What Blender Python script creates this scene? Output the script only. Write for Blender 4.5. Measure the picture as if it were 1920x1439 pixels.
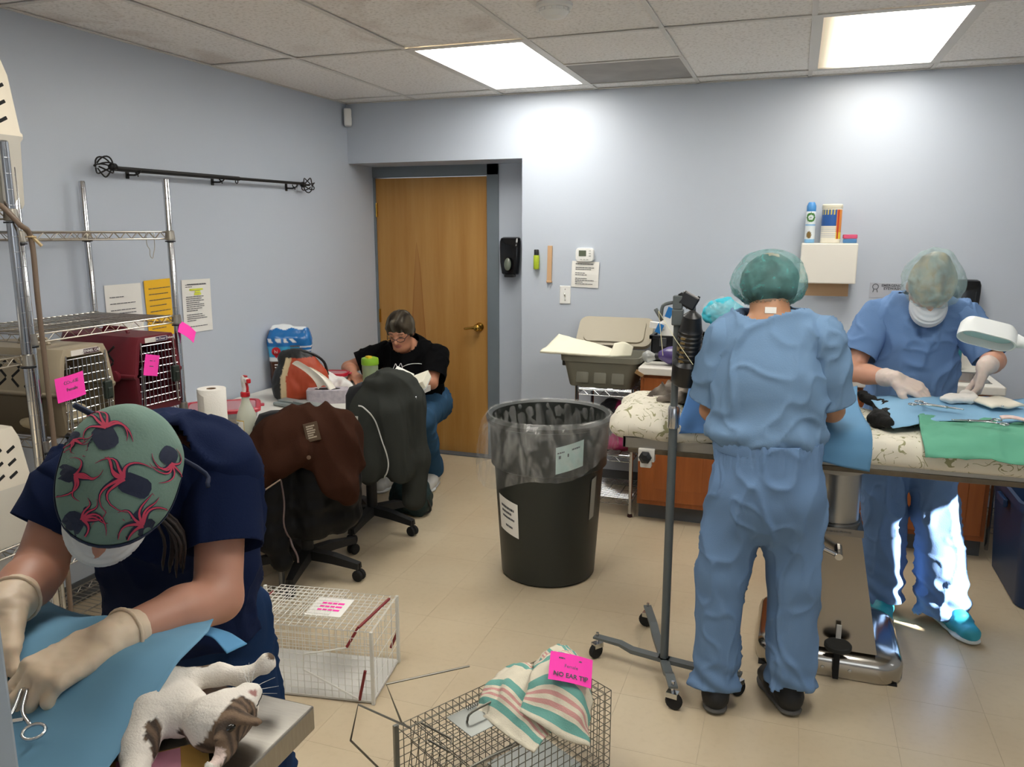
import bpy, bmesh, math, random
import numpy as np
from mathutils import Vector, Matrix, Euler
for o in list(bpy.data.objects):
    bpy.data.objects.remove(o)
random.seed(7)
SC = bpy.context.scene
COL = SC.collection
PI = math.pi

# ------------------------------------------------------------------ camera, world, sun, exposure
cam_d = bpy.data.cameras.new('camera')
cam_d.sensor_width = 36.0
cam_d.lens = 36.0 * 1490.0 / 1920.0
cam_d.clip_start = 0.02
cam = bpy.data.objects.new('camera', cam_d)
COL.objects.link(cam)
cam.matrix_world = Matrix(((0.943, -0.063, 0.327, 0.0),
                           (0.333, 0.178, -0.926, 0.0),
                           (0.0, 0.982, 0.189, 1.65),
                           (0, 0, 0, 1)))
_q = cam.matrix_world.to_quaternion()
cam.matrix_world = Matrix.Translation((0, 0, 1.65)) @ _q.to_matrix().to_4x4()
SC.camera = cam
world = bpy.data.worlds.new('sky')
SC.world = world
world.use_nodes = True
_bg = world.node_tree.nodes['Background']
_bg.inputs['Color'].default_value = (0.86, 0.93, 1.0, 1)
_bg.inputs['Strength'].default_value = 2.2
sun_d = bpy.data.lights.new('sun', 'SUN')
sun_d.energy = 38.0
sun_d.angle = 0.009
sun_d.color = (1.0, 0.95, 0.88)
sun = bpy.data.objects.new('sun', sun_d)
COL.objects.link(sun)
SUN_DIR = Vector((-0.80, 0.38, -0.46)).normalized()
sun.rotation_euler = SUN_DIR.to_track_quat('-Z', 'Y').to_euler()
sun.location = (6, -2, 5)
SC.view_settings.view_transform = 'Standard'
SC.view_settings.look = 'None'
SC.view_settings.exposure = 0.0
SC.view_settings.gamma = 1.0
SC.view_settings.use_curve_mapping = False
LAMP = 12.5          # radiance of the ceiling diffusers

# ------------------------------------------------------------------ helpers
def lin(c):
    if isinstance(c, str):
        c = c.lstrip('#')
        c = [int(c[i:i+2], 16) / 255 for i in (0, 2, 4)]
    return tuple((x / 12.92 if x <= 0.04045 else ((x + 0.055) / 1.055) ** 2.4) for x in c)

MATS = {}
def M(name, col, rough=0.5, metal=0.0, vary=0.0, vscale=6.0, bump=0.0, bscale=60.0, spec=0.5,
      trans=0.0, alpha=1.0, emit=0.0, col2=None, stretch=None, attr=False, sheen=0.0, sss=0.0, detail=4.0, ecol=None, wrinkle=None):
    """procedural principled material; vary mixes towards col2 (or darker) by noise"""
    if name in MATS:
        return MATS[name]
    m = bpy.data.materials.new(name)
    m.use_nodes = True
    nt = m.node_tree
    b = nt.nodes['Principled BSDF']
    c = lin(col)
    b.inputs['Base Color'].default_value = (*c, 1)
    b.inputs['Roughness'].default_value = rough
    b.inputs['Metallic'].default_value = metal
    b.inputs['Specular IOR Level'].default_value = spec
    b.inputs['Transmission Weight'].default_value = trans
    b.inputs['Alpha'].default_value = alpha
    if sheen:
        b.inputs['Sheen Weight'].default_value = sheen
    if sss:
        b.inputs['Subsurface Weight'].default_value = sss
        b.inputs['Subsurface Radius'].default_value = (0.02, 0.008, 0.004)
        b.inputs['Subsurface Scale'].default_value = 0.3
    if emit:
        b.inputs['Emission Color'].default_value = (*lin(ecol or col), 1)
        b.inputs['Emission Strength'].default_value = emit
    tc = None
    def coords():
        nonlocal tc
        if tc is None:
            t = nt.nodes.new('ShaderNodeTexCoord')
            mp = nt.nodes.new('ShaderNodeMapping')
            if stretch:
                mp.inputs['Scale'].default_value = stretch
            nt.links.new(t.outputs['Object'], mp.inputs['Vector'])
            tc = mp.outputs['Vector']
        return tc
    if attr:
        a = nt.nodes.new('ShaderNodeVertexColor')
        a.layer_name = 'Col'
        nt.links.new(a.outputs['Color'], b.inputs['Base Color'])
    elif vary:
        n = nt.nodes.new('ShaderNodeTexNoise')
        n.inputs['Scale'].default_value = vscale
        n.inputs['Detail'].default_value = detail
        nt.links.new(coords(), n.inputs['Vector'])
        r = nt.nodes.new('ShaderNodeValToRGB')
        r.color_ramp.elements[0].position = 0.3
        r.color_ramp.elements[1].position = 0.7
        d = lin(col2) if col2 else tuple(x * 0.45 for x in c)
        d = tuple(c[i] * (1 - vary) + d[i] * vary for i in range(3))
        r.color_ramp.elements[0].color = (*d, 1)
        r.color_ramp.elements[1].color = (*c, 1)
        nt.links.new(n.outputs['Fac'], r.inputs['Fac'])
        nt.links.new(r.outputs['Color'], b.inputs['Base Color'])
    if bump:
        n = nt.nodes.new('ShaderNodeTexNoise')
        n.inputs['Scale'].default_value = bscale
        n.inputs['Detail'].default_value = 3
        nt.links.new(coords(), n.inputs['Vector'])
        bp = nt.nodes.new('ShaderNodeBump')
        bp.inputs['Strength'].default_value = bump
        bp.inputs['Distance'].default_value = 0.004
        nt.links.new(n.outputs['Fac'], bp.inputs['Height'])
        nt.links.new(bp.outputs['Normal'], b.inputs['Normal'])
    if wrinkle:
        ws, wstr, wst = wrinkle
        t2 = nt.nodes.new('ShaderNodeTexCoord'); mp2 = nt.nodes.new('ShaderNodeMapping'); mp2.inputs['Scale'].default_value = wst
        mp2.inputs['Rotation'].default_value = (.2, .35, .4)
        nt.links.new(t2.outputs['Object'], mp2.inputs['Vector'])
        n = nt.nodes.new('ShaderNodeTexNoise'); n.noise_type = 'RIDGED_MULTIFRACTAL'; n.inputs['Scale'].default_value = ws; n.inputs['Detail'].default_value = 2.0; n.inputs['Distortion'].default_value = .6
        nt.links.new(mp2.outputs['Vector'], n.inputs['Vector'])
        bp2 = nt.nodes.new('ShaderNodeBump'); bp2.inputs['Strength'].default_value = wstr; bp2.inputs['Distance'].default_value = .022
        nt.links.new(n.outputs['Fac'], bp2.inputs['Height'])
        if bump: nt.links.new(bp2.outputs['Normal'], bp.inputs['Normal'])
        else: nt.links.new(bp2.outputs['Normal'], b.inputs['Normal'])
    MATS[name] = m
    return m

def tag(o, label=None, cat=None, group=None, kind=None):
    if label: o['label'] = label
    if cat: o['category'] = cat
    if group: o['group'] = group
    if kind: o['kind'] = kind
    return o

def thing(name, label, cat, loc=(0, 0, 0), rz=0.0, group=None):
    o = bpy.data.objects.new(name, None)
    o.empty_display_size = 0.05
    COL.objects.link(o)
    o.location = loc
    o.rotation_euler = (0, 0, rz)
    return tag(o, label, cat, group)

def wmat(o):
    m = Matrix.Identity(4)
    while o is not None:
        m = Matrix.LocRotScale(o.location, o.rotation_euler, o.scale) @ m
        o = o.parent
    return m

def link(name, me, mat, parent=None, smooth=True, loc=None, rot=None):
    if mat is not None:
        me.materials.clear()
        me.materials.append(mat)
    o = bpy.data.objects.new(name, me)
    COL.objects.link(o)
    if parent is not None:
        o.parent = parent
    if loc is not None: o.location = loc
    if rot is not None: o.rotation_euler = rot
    if smooth:
        n = len(me.polygons)
        me.polygons.foreach_set('use_smooth', [True] * n)
    return o

def copy_tree(o, parent=None):
    c = o.copy()
    COL.objects.link(c)
    c.parent = parent
    for ch in list(o.children):
        copy_tree(ch, c)
    return c

def rotm(rx=0, ry=0, rz=0):
    return Euler((rx, ry, rz)).to_matrix()

class MB:
    """collects shapes into one mesh"""
    def __init__(s):
        s.v, s.f = [], []
    def add(s, vs, fs, mat=None):
        n = len(s.v)
        if mat is not None:
            vs = [mat @ Vector(p) for p in vs]
        s.v += [tuple(p) for p in vs]
        s.f += [tuple(i + n for i in f) for f in fs]
        return s
    def box(s, c, size, rot=None, bev=0.0, seg=2):
        x, y, z = (q / 2 for q in size)
        if bev <= 0:
            vs = [Vector((a, b, d)) for a in (-x, x) for b in (-y, y) for d in (-z, z)]
            fs = [(0, 1, 3, 2), (4, 6, 7, 5), (0, 4, 5, 1), (2, 3, 7, 6), (0, 2, 6, 4), (1, 5, 7, 3)]
        else:
            bm = bmesh.new()
            bmesh.ops.create_cube(bm, size=1)
            for v in bm.verts:
                v.co = Vector((v.co.x * size[0], v.co.y * size[1], v.co.z * size[2]))
            bmesh.ops.bevel(bm, geom=bm.edges[:], offset=min(bev, min(size) * .49), segments=seg, affect='EDGES', profile=.5)
            bm.verts.index_update()
            vs = [v.co.copy() for v in bm.verts]
            fs = [tuple(v.index for v in f.verts) for f in bm.faces]
            bm.free()
        if rot is not None:
            vs = [rot @ v for v in vs]
        c = Vector(c)
        return s.add([v + c for v in vs], fs)
    def bb(s, lo, hi, bev=0.0, seg=2):
        lo, hi = Vector(lo), Vector(hi)
        return s.box((lo + hi) / 2, hi - lo, None, bev, seg)
    def tube(s, pts, r, n=8, closed=False, caps=True):
        pts = [Vector(p) for p in pts]
        m = len(pts)
        rs = r if isinstance(r, (list, tuple)) else [r] * m
        vs, fs = [], []
        prev = None
        for i, p in enumerate(pts):
            if closed:
                d = pts[(i + 1) % m] - pts[i - 1]
            else:
                d = pts[min(i + 1, m - 1)] - pts[max(i - 1, 0)]
            if d.length < 1e-9: d = Vector((0, 0, 1))
            d.normalize()
            if prev is None:
                a = Vector((0, 0, 1)) if abs(d.z) < .9 else Vector((1, 0, 0))
                u = d.cross(a).normalized()
            else:
                u = prev - d * prev.dot(d)
                if u.length < 1e-6:
                    a = Vector((0, 0, 1)) if abs(d.z) < .9 else Vector((1, 0, 0))
                    u = d.cross(a)
                u.normalize()
            prev = u
            w = d.cross(u)
            for k in range(n):
                t = 2 * PI * k / n
                vs.append(p + (u * math.cos(t) + w * math.sin(t)) * rs[i])
        for i in range(m if closed else m - 1):
            j = (i + 1) % m
            for k in range(n):
                l = (k + 1) % n
                fs.append((i * n + k, i * n + l, j * n + l, j * n + k))
        if caps and not closed:
            fs.append(tuple(range(n - 1, -1, -1)))
            fs.append(tuple((m - 1) * n + k for k in range(n)))
        return s.add(vs, fs)
    def lathe(s, prof, n=24, c=(0, 0, 0), rot=None, cap=True, sx=1.0, sy=1.0):
        vs, fs = [], []
        m = len(prof)
        for r, z in prof:
            for k in range(n):
                t = 2 * PI * k / n
                vs.append(Vector((r * math.cos(t) * sx, r * math.sin(t) * sy, z)))
        for i in range(m - 1):
            for k in range(n):
                l = (k + 1) % n
                fs.append((i * n + k, i * n + l, (i + 1) * n + l, (i + 1) * n + k))
        if cap:
            if prof[0][0] > 1e-6: fs.append(tuple(range(n - 1, -1, -1)))
            if prof[-1][0] > 1e-6: fs.append(tuple((m - 1) * n + k for k in range(n)))
        if rot is not None: vs = [rot @ v for v in vs]
        c = Vector(c)
        return s.add([v + c for v in vs], fs)
    def prism(s, poly, z0, z1, rot=None, c=(0, 0, 0)):
        """extrude a polygon (x,y list) from z0 to z1"""
        n = len(poly)
        vs = [Vector((x, y, z0)) for x, y in poly] + [Vector((x, y, z1)) for x, y in poly]
        fs = [tuple(range(n - 1, -1, -1)), tuple(range(n, 2 * n))]
        fs += [(i, (i + 1) % n, n + (i + 1) % n, n + i) for i in range(n)]
        if rot is not None: vs = [rot @ v for v in vs]
        c = Vector(c)
        return s.add([v + c for v in vs], fs)
    def loft(s, rings, cap=True):
        n = len(rings[0])
        vs = [Vector(p) for r in rings for p in r]
        fs = []
        for i in range(len(rings) - 1):
            for k in range(n):
                l = (k + 1) % n
                fs.append((i * n + k, i * n + l, (i + 1) * n + l, (i + 1) * n + k))
        if cap:
            fs.append(tuple(range(n - 1, -1, -1)))
            fs.append(tuple((len(rings) - 1) * n + k for k in range(n)))
        return s.add(vs, fs)
    def sheet(s, fn, nu, nv):
        vs = [fn(i / nu, j / nv) for i in range(nu + 1) for j in range(nv + 1)]
        fs = [(i * (nv + 1) + j, (i + 1) * (nv + 1) + j, (i + 1) * (nv + 1) + j + 1, i * (nv + 1) + j + 1)
              for i in range(nu) for j in range(nv)]
        return s.add(vs, fs)
    def mesh(s, name='m'):
        me = bpy.data.meshes.new(name)
        me.from_pydata([tuple(v) for v in s.v], [], s.f)
        me.validate()
        bm = bmesh.new()
        bm.from_mesh(me)
        bmesh.ops.recalc_face_normals(bm, faces=bm.faces[:])
        bm.to_mesh(me)
        bm.free()
        return me
    def build(s, name, mat, parent=None, smooth=False, world=False, solid=0.0, sub=0, crease=None, loc=None, rot=None):
        me = s.mesh(name)
        o = link(name, me, mat, parent, smooth, loc, rot)
        if world and parent is not None:
            me.transform(wmat(parent).inverted())
        if sub:
            md = o.modifiers.new('sub', 'SUBSURF'); md.levels = sub; md.render_levels = sub
        if solid:
            md = o.modifiers.new('solid', 'SOLIDIFY'); md.thickness = solid; md.offset = 0
        if smooth == 'auto':
            autosmooth(me)
        return o

def autosmooth(me, ang=0.6):
    bm = bmesh.new(); bm.from_mesh(me)
    for e in bm.edges:
        e.smooth = not (len(e.link_faces) == 2 and e.calc_face_angle(0) > ang)
    for f in bm.faces: f.smooth = True
    bm.to_mesh(me); bm.free()

def rrect(w, d, r, n=5, c=(0, 0)):
    """rounded rectangle outline"""
    out = []
    for (sx, sy, a0) in ((1, 1, 0), (-1, 1, PI / 2), (-1, -1, PI), (1, -1, 1.5 * PI)):
        for k in range(n + 1):
            a = a0 + PI / 2 * k / n
            out.append((c[0] + sx * (w / 2 - r) + r * math.cos(a), c[1] + sy * (d / 2 - r) + r * math.sin(a)))
    return out

def arc(c, r, a0, a1, n, ax='xy'):
    out = []
    for k in range(n + 1):
        a = a0 + (a1 - a0) * k / n
        p = (r * math.cos(a), r * math.sin(a))
        if ax == 'xy': out.append((c[0] + p[0], c[1] + p[1], c[2]))
        elif ax == 'xz': out.append((c[0] + p[0], c[1], c[2] + p[1]))
        else: out.append((c[0], c[1] + p[0], c[2] + p[1]))
    return out

def spline(pts, n=6):
    """Catmull-Rom through points"""
    P = [Vector(p) for p in pts]
    P = [P[0] * 2 - P[1]] + P + [P[-1] * 2 - P[-2]]
    out = []
    for i in range(1, len(P) - 2):
        for k in range(n):
            t = k / n
            a, b, c, d = P[i - 1], P[i], P[i + 1], P[i + 2]
            out.append(.5 * ((2 * b) + (c - a) * t + (2 * a - 5 * b + 4 * c - d) * t * t + (3 * b - a - 3 * c + d) * t ** 3))
    out.append(P[-2])
    return out

def text(name, body, size, mat, parent=None, loc=(0, 0, 0), rot=(PI / 2, 0, 0), align='CENTER', ext=0.0004, sx=1.0, bold=0.0, space=1.0):
    cu = bpy.data.curves.new(name, 'FONT')
    cu.body = body
    cu.size = size
    cu.align_x = align
    cu.align_y = 'CENTER'
    cu.extrude = ext
    cu.offset = bold
    cu.space_line = space
    cu.resolution_u = 2
    t = bpy.data.objects.new('tmp_text', cu)
    COL.objects.link(t)
    dg = bpy.context.evaluated_depsgraph_get()
    me = bpy.data.meshes.new_from_object(t.evaluated_get(dg))
    bpy.data.objects.remove(t)
    bpy.data.curves.remove(cu)
    if sx != 1.0:
        me.transform(Matrix.Diagonal((sx, 1, 1, 1)))
    o = link(name, me, mat, parent, False, loc, rot)
    return o

def scribble(name, w, lines, mat, parent, loc, rot, lh=0.012, thick=0.004, seed=1, fill=.85):
    """rows of print too small to read: short raised bars"""
    rnd = random.Random(seed)
    mb = MB()
    for j, frac in enumerate(lines):
        if frac <= 0: continue
        x = -w / 2
        end = x + w * frac
        while x < end:
            l = rnd.uniform(.008, .03) * (w / .18)
            l = min(l, end - x)
            mb.box((x + l / 2, -j * lh, 0), (l * fill, thick, .0006))
            x += l
    o = mb.build(name, mat, parent, loc=loc, rot=rot)
    o['kind'] = 'stuff'
    return o

# ------------------------------------------------------------------ signed distance modelling (smooth continuous bodies and soft things)
def _h(ix, iy, iz, seed):
    n = (ix * 374761393 + iy * 668265263 + iz * 2147483647 + seed * 974634777) & 0xffffffff
    n = ((n ^ (n >> 13)) * 1274126177) & 0xffffffff
    return ((n ^ (n >> 16)) & 0xffff) / 65535.0
def vnoise(P, scale, seed=0):
    q = np.asarray(P, dtype=np.float64) * scale + 1000.0
    i = np.floor(q).astype(np.int64)
    f = q - i
    f = f * f * (3 - 2 * f)
    r = 0
    for a in (0, 1):
        for b in (0, 1):
            for c in (0, 1):
                w = (f[:, 0] if a else 1 - f[:, 0]) * (f[:, 1] if b else 1 - f[:, 1]) * (f[:, 2] if c else 1 - f[:, 2])
                r = r + w * _h(i[:, 0] + a, i[:, 1] + b, i[:, 2] + c, seed)
    return r * 2 - 1
def fbm(P, scale, seed=0, n=3):
    return sum(vnoise(P, scale * 2 ** k, seed + k) / 2 ** k for k in range(n))

class SDF:
    def __init__(s, res=0.008, k=0.02):
        s.res, s.k, s.ops = res, k, []
    def cone(s, a, ra, b, rb, k=None, n=None, fac=1.0, op='u'):
        """round cone a->b; n, fac: flatten the section by fac along direction n"""
        s.ops.append((op, 'cone', k, (np.array(a, float), ra, np.array(b, float), rb, None if n is None else np.array(n, float) / np.linalg.norm(n), fac)))
        return s
    def chain(s, pts, k=None, n=None, fac=1.0, op='u'):
        for (a, ra), (b, rb) in zip(pts[:-1], pts[1:]):
            s.cone(a, ra, b, rb, k, n, fac, op)
        return s
    def ell(s, c, r, rot=None, k=None, op='u'):
        s.ops.append((op, 'ell', k, (np.array(c, float), np.array(r, float), None if rot is None else np.array(rot, float))))
        return s
    def box(s, c, half, rad=.01, rot=None, k=None, op='u'):
        s.ops.append((op, 'box', k, (np.array(c, float), np.array(half, float), rad, None if rot is None else np.array(rot, float))))
        return s
    def _bounds(s, op):
        _, t, k, a = op
        if t == 'cone':
            r = max(a[1], a[3]) * max(1, a[5])
            return np.minimum(a[0], a[2]) - r, np.maximum(a[0], a[2]) + r
        if t == 'ell':
            r = a[1] if a[2] is None else np.full(3, a[1].max())
            return a[0] - r, a[0] + r
        r = (a[1] + 0) if a[3] is None else np.full(3, np.linalg.norm(a[1]))
        return a[0] - r, a[0] + r
    def _eval(s, op, P):
        _, t, k, a = op
        if t == 'cone':
            p, ra, q, rb, n, fac = a
            ba = q - p
            L = max(ba @ ba, 1e-12)
            d = P - p
            h = np.clip((d @ ba) / L, 0, 1)
            d = d - h[..., None] * ba
            if n is not None:
                c = d @ n
                d = d + (c * (1 / fac - 1))[..., None] * n
                r = np.sqrt((d * d).sum(-1))
                return (r - (ra + h * (rb - ra))) * min(1, fac)
            return np.sqrt((d * d).sum(-1)) - (ra + h * (rb - ra))
        if t == 'ell':
            c, r, R = a
            d = P - c
            if R is not None: d = d @ R
            e = np.sqrt(((d / r) ** 2).sum(-1))
            g = np.sqrt(((d / (r * r)) ** 2).sum(-1))
            return e * (e - 1) / np.maximum(g, 1e-9)
        c, h, rad, R = a
        d = P - c
        if R is not None: d = d @ R
        q = np.abs(d) - (h - rad)
        return np.sqrt((np.maximum(q, 0) ** 2).sum(-1)) + np.minimum(q.max(-1), 0) - rad
    def mesh(s, name='body', disp=None, col=None, smooth=1):
        res = s.res
        bs = [s._bounds(o) for o in s.ops if o[0] == 'u']
        lo = np.min([b[0] for b in bs], 0) - 3 * res - .004
        hi = np.max([b[1] for b in bs], 0) + 3 * res + .004
        N = np.ceil((hi - lo) / res).astype(int) + 1
        F = np.full(tuple(N), .12, np.float32)
        ax = [lo[i] + np.arange(N[i]) * res for i in range(3)]
        for o in s.ops:
            k = o[2] if o[2] is not None else s.k
            k = max(k, 1e-5)
            b0, b1 = s._bounds(o)
            m = 2.0 * k + 3 * res
            i0 = np.clip(np.floor((b0 - m - lo) / res).astype(int), 0, N - 1)
            i1 = np.clip(np.ceil((b1 + m - lo) / res).astype(int) + 1, 1, N)
            sl = tuple(slice(i0[i], i1[i]) for i in range(3))
            G = np.stack(np.meshgrid(*(ax[i][i0[i]:i1[i]] for i in range(3)), indexing='ij'), -1)
            d = s._eval(o, G)
            f = F[sl]
            if o[0] == 'u':
                h = np.maximum(k - np.abs(f - d), 0) / k
                F[sl] = np.minimum(f, d) - h * h * k * .25
            else:
                d = -d
                h = np.maximum(k - np.abs(f - d), 0) / k
                F[sl] = np.maximum(f, d) + h * h * k * .25
        # surface nets
        S = F < 0
        nx, ny, nz = (N - 1)
        cs = np.zeros((nx, ny, nz), np.int8)
        for a in (0, 1):
            for b in (0, 1):
                for c in (0, 1):
                    cs += S[a:nx + a, b:ny + b, c:nz + c]
        act = (cs > 0) & (cs < 8)
        idx = np.argwhere(act)
        num = np.full((nx, ny, nz), -1, np.int64)
        num[act] = np.arange(len(idx))
        acc = np.zeros((len(idx), 3)); cnt = np.zeros(len(idx))
        I, J, K = idx.T
        for axn in range(3):
            o1, o2 = [q for q in range(3) if q != axn]
            for a in (0, 1):
                for b in (0, 1):
                    off = [0, 0, 0]; off[o1] = a; off[o2] = b
                    e = off.copy(); e[axn] = 1
                    f0 = F[I + off[0], J + off[1], K + off[2]]
                    f1 = F[I + e[0], J + e[1], K + e[2]]
                    cr = (f0 < 0) != (f1 < 0)
                    t = np.where(cr, f0 / np.where(cr, f0 - f1, 1), 0)
                    p = np.array(off, float)[None].repeat(len(idx), 0)
                    p[:, axn] += t
                    acc += p * cr[:, None]; cnt += cr
        V = lo + (idx + acc / np.maximum(cnt, 1)[:, None]) * res
        Q = []
        for axn in range(3):
            o1, o2 = [(1, 2), (2, 0), (0, 1)][axn]
            sl0 = [slice(None)] * 3; sl1 = [slice(None)] * 3
            sl0[axn] = slice(0, -1); sl1[axn] = slice(1, None)
            a, b = S[tuple(sl0)], S[tuple(sl1)]
            e = np.argwhere(a != b)
            e = e[(e[:, o1] > 0) & (e[:, o2] > 0) & (e[:, o1] < N[o1] - 1) & (e[:, o2] < N[o2] - 1)]
            st = a[tuple(e.T)]
            def cell(d1, d2):
                q = e.copy(); q[:, o1] -= d1; q[:, o2] -= d2
                return num[tuple(q.T)]
            q = np.stack([cell(1, 1), cell(0, 1), cell(0, 0), cell(1, 0)], 1)
            q[~st] = q[~st][:, ::-1]
            Q.append(q)
        Q = np.concatenate(Q)
        Q = Q[(Q >= 0).all(1)]
        for _ in range(smooth):
            A = np.zeros_like(V); c = np.zeros(len(V))
            for i in range(4):
                np.add.at(A, Q[:, i], V[Q[:, (i + 1) % 4]]); np.add.at(c, Q[:, i], 1)
                np.add.at(A, Q[:, i], V[Q[:, i - 1]]); np.add.at(c, Q[:, i], 1)
            V = V * .5 + .5 * A / np.maximum(c, 1)[:, None]
        if disp is not None:
            n = np.cross(V[Q[:, 2]] - V[Q[:, 0]], V[Q[:, 3]] - V[Q[:, 1]])
            Nn = np.zeros_like(V)
            for i in range(4): np.add.at(Nn, Q[:, i], n)
            Nn /= np.maximum(np.linalg.norm(Nn, axis=1), 1e-12)[:, None]
            r = disp(V, Nn)
            V = V + (Nn * r[:, None] if r.ndim == 1 else r)
        return npmesh(name, V, Q, col)
    def build(s, name, mat, parent=None, disp=None, col=None, smooth=1, world=True, cuts=None, solid=0.0, decim=0.0):
        me = s.mesh(name, disp, col, smooth)
        if cuts: trim(me, cuts)
        o = link(name, me, mat, parent, True)
        if world and parent is not None:
            me.transform(wmat(parent).inverted())
        if solid:
            md = o.modifiers.new('solid', 'SOLIDIFY'); md.thickness = solid; md.offset = -1
        return o

def npmesh(name, V, Q, col=None):
    me = bpy.data.meshes.new(name)
    me.vertices.add(len(V)); me.vertices.foreach_set('co', V.astype(np.float32).ravel())
    n = Q.shape[1]
    me.loops.add(len(Q) * n); me.loops.foreach_set('vertex_index', Q.astype(np.int32).ravel())
    me.polygons.add(len(Q)); me.polygons.foreach_set('loop_start', np.arange(len(Q), dtype=np.int32) * n)
    me.update(calc_edges=True); me.validate()
    if col is not None:
        C = np.ones((len(V), 4), np.float32); C[:, :3] = col(V)
        a = me.color_attributes.new('Col', 'FLOAT_COLOR', 'POINT')
        a.data.foreach_set('color', C.ravel())
    return me

def trim(me, cuts):
    """clean open hems: each cut (point, normal, centre, radius) removes what lies beyond the plane near the centre"""
    bm = bmesh.new(); bm.from_mesh(me)
    for co, no, ce, rad in cuts:
        co, no = Vector(co), Vector(no).normalized()
        ce = Vector(ce)
        vs = {v for v in bm.verts if (v.co - ce).length < rad}
        fs = [f for f in bm.faces if any(v in vs for v in f.verts)]
        es = {e for f in fs for e in f.edges}
        vv = {v for f in fs for v in f.verts}
        bmesh.ops.bisect_plane(bm, geom=list(vv) + list(es) + fs, plane_co=co, plane_no=no, clear_outer=False)
        dead = [f for f in bm.faces if (f.calc_center_median() - ce).length < rad and (f.calc_center_median() - co).dot(no) > 1e-5]
        bmesh.ops.delete(bm, geom=dead, context='FACES')
    # keep the largest island only
    bm.verts.ensure_lookup_table()
    seen, best = set(), []
    for v in bm.verts:
        if v in seen: continue
        st, isl = [v], []
        seen.add(v)
        while st:
            a = st.pop(); isl.append(a)
            for e in a.link_edges:
                b = e.other_vert(a)
                if b not in seen: seen.add(b); st.append(b)
        if len(isl) > len(best): best = isl
    keep = set(best)
    bmesh.ops.delete(bm, geom=[v for v in bm.verts if v not in keep], context='VERTS')
    bm.to_mesh(me); bm.free()

def raycol(*cols):
    return [np.array(lin(c)) for c in cols]

from mathutils.bvhtree import BVHTree
def snap(o, pts, d, off=.001):
    """move points along d onto the surface of o (same local frame)"""
    me = o.data
    bv = BVHTree.FromPolygons([v.co for v in me.vertices], [p.vertices[:] for p in me.polygons])
    d = Vector(d).normalized()
    out = []
    for p in pts:
        h = bv.ray_cast(Vector(p) - d * .5, d)
        out.append(h[0] - d * off if h[0] is not None else Vector(p))
    return out

# ------------------------------------------------------------------ the room
XL, XR, YB, YD, YF, CZ = -2.96, 2.30, 4.98, 5.32, -1.60, 2.50
m_wall = M('blue_wall_paint', '#c0c8d4', rough=.40, vary=.05, vscale=1.5, bump=.05, bscale=220)
m_white = M('white_paint', '#e9e9e6', rough=.5)
m_grey = M('grey_trim_paint', '#747e86', rough=.5, vary=.2, vscale=5)
m_base = M('dark_cove_base', '#5c6064', rough=.6)
m_brass = M('brass', '#c9a04c', rough=.25, metal=1)
m_black = M('black_plastic', '#17181a', rough=.35)
m_dark = M('dark_rubber', '#101010', rough=.8)
m_chrome = M('chrome', '#c8cacc', rough=.22, metal=1)
m_steel = M('brushed_steel', '#a9a8a4', rough=.34, metal=1, vary=.25, vscale=3, stretch=(1, 12, 1))
m_ink = M('printed_ink', '#55565c', rough=.8)
m_paper = M('white_paper', '#eceae4', rough=.8)
m_pink = M('pink_note_paper', '#ff3fb4', rough=.8)

def struct(name, mb, mat, parent=None, kind='structure', smooth=False):
    o = mb.build(name, mat, parent, smooth)
    if parent is None: o['kind'] = kind
    return o

# floor: vinyl tiles over a slab
def floor_mat():
    m = M('vinyl_tile', '#d3c5a8', rough=.3, spec=.45)
    nt = m.node_tree; b = nt.nodes['Principled BSDF']
    geo = nt.nodes.new('ShaderNodeNewGeometry')
    n1 = nt.nodes.new('ShaderNodeTexNoise'); n1.inputs['Scale'].default_value = 2.2; n1.inputs['Detail'].default_value = 6
    n2 = nt.nodes.new('ShaderNodeTexNoise'); n2.inputs['Scale'].default_value = 38; n2.inputs['Detail'].default_value = 4
    nt.links.new(geo.outputs['Position'], n1.inputs['Vector']); nt.links.new(geo.outputs['Position'], n2.inputs['Vector'])
    oi = nt.nodes.new('ShaderNodeObjectInfo')
    r1 = nt.nodes.new('ShaderNodeValToRGB')
    r1.color_ramp.elements[0].position = .3; r1.color_ramp.elements[0].color = (*lin('#c3b194'), 1)
    r1.color_ramp.elements[1].position = .62; r1.color_ramp.elements[1].color = (*lin('#cbbb9f'), 1)
    nt.links.new(n1.outputs['Fac'], r1.inputs['Fac'])
    mx = nt.nodes.new('ShaderNodeMix'); mx.data_type = 'RGBA'; mx.blend_type = 'MULTIPLY'
    r2 = nt.nodes.new('ShaderNodeValToRGB')
    r2.color_ramp.elements[0].position = .25; r2.color_ramp.elements[0].color = (.78, .76, .72, 1)
    r2.color_ramp.elements[1].position = .5; r2.color_ramp.elements[1].color = (1, 1, 1, 1)
    nt.links.new(n2.outputs['Fac'], r2.inputs['Fac'])
    mx.inputs[0].default_value = .22
    nt.links.new(r1.outputs['Color'], mx.inputs[6]); nt.links.new(r2.outputs['Color'], mx.inputs[7])
    hs = nt.nodes.new('ShaderNodeHueSaturation')
    mr = nt.nodes.new('ShaderNodeMapRange'); mr.inputs['To Min'].default_value = .985; mr.inputs['To Max'].default_value = 1.01
    nt.links.new(oi.outputs['Random'], mr.inputs['Value']); nt.links.new(mr.outputs['Result'], hs.inputs['Value'])
    nt.links.new(mx.outputs[2], hs.inputs['Color']); nt.links.new(hs.outputs['Color'], b.inputs['Base Color'])
    return m
m_tile = floor_mat()
m_slab = M('floor_grout', '#b8a88c', rough=.7)
mb = MB(); mb.bb((XL - .2, YF - .2, -.12), (XR + .2, YD + .3, -.002))
floor = struct('floor', mb, m_slab)
T = .3048
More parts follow.
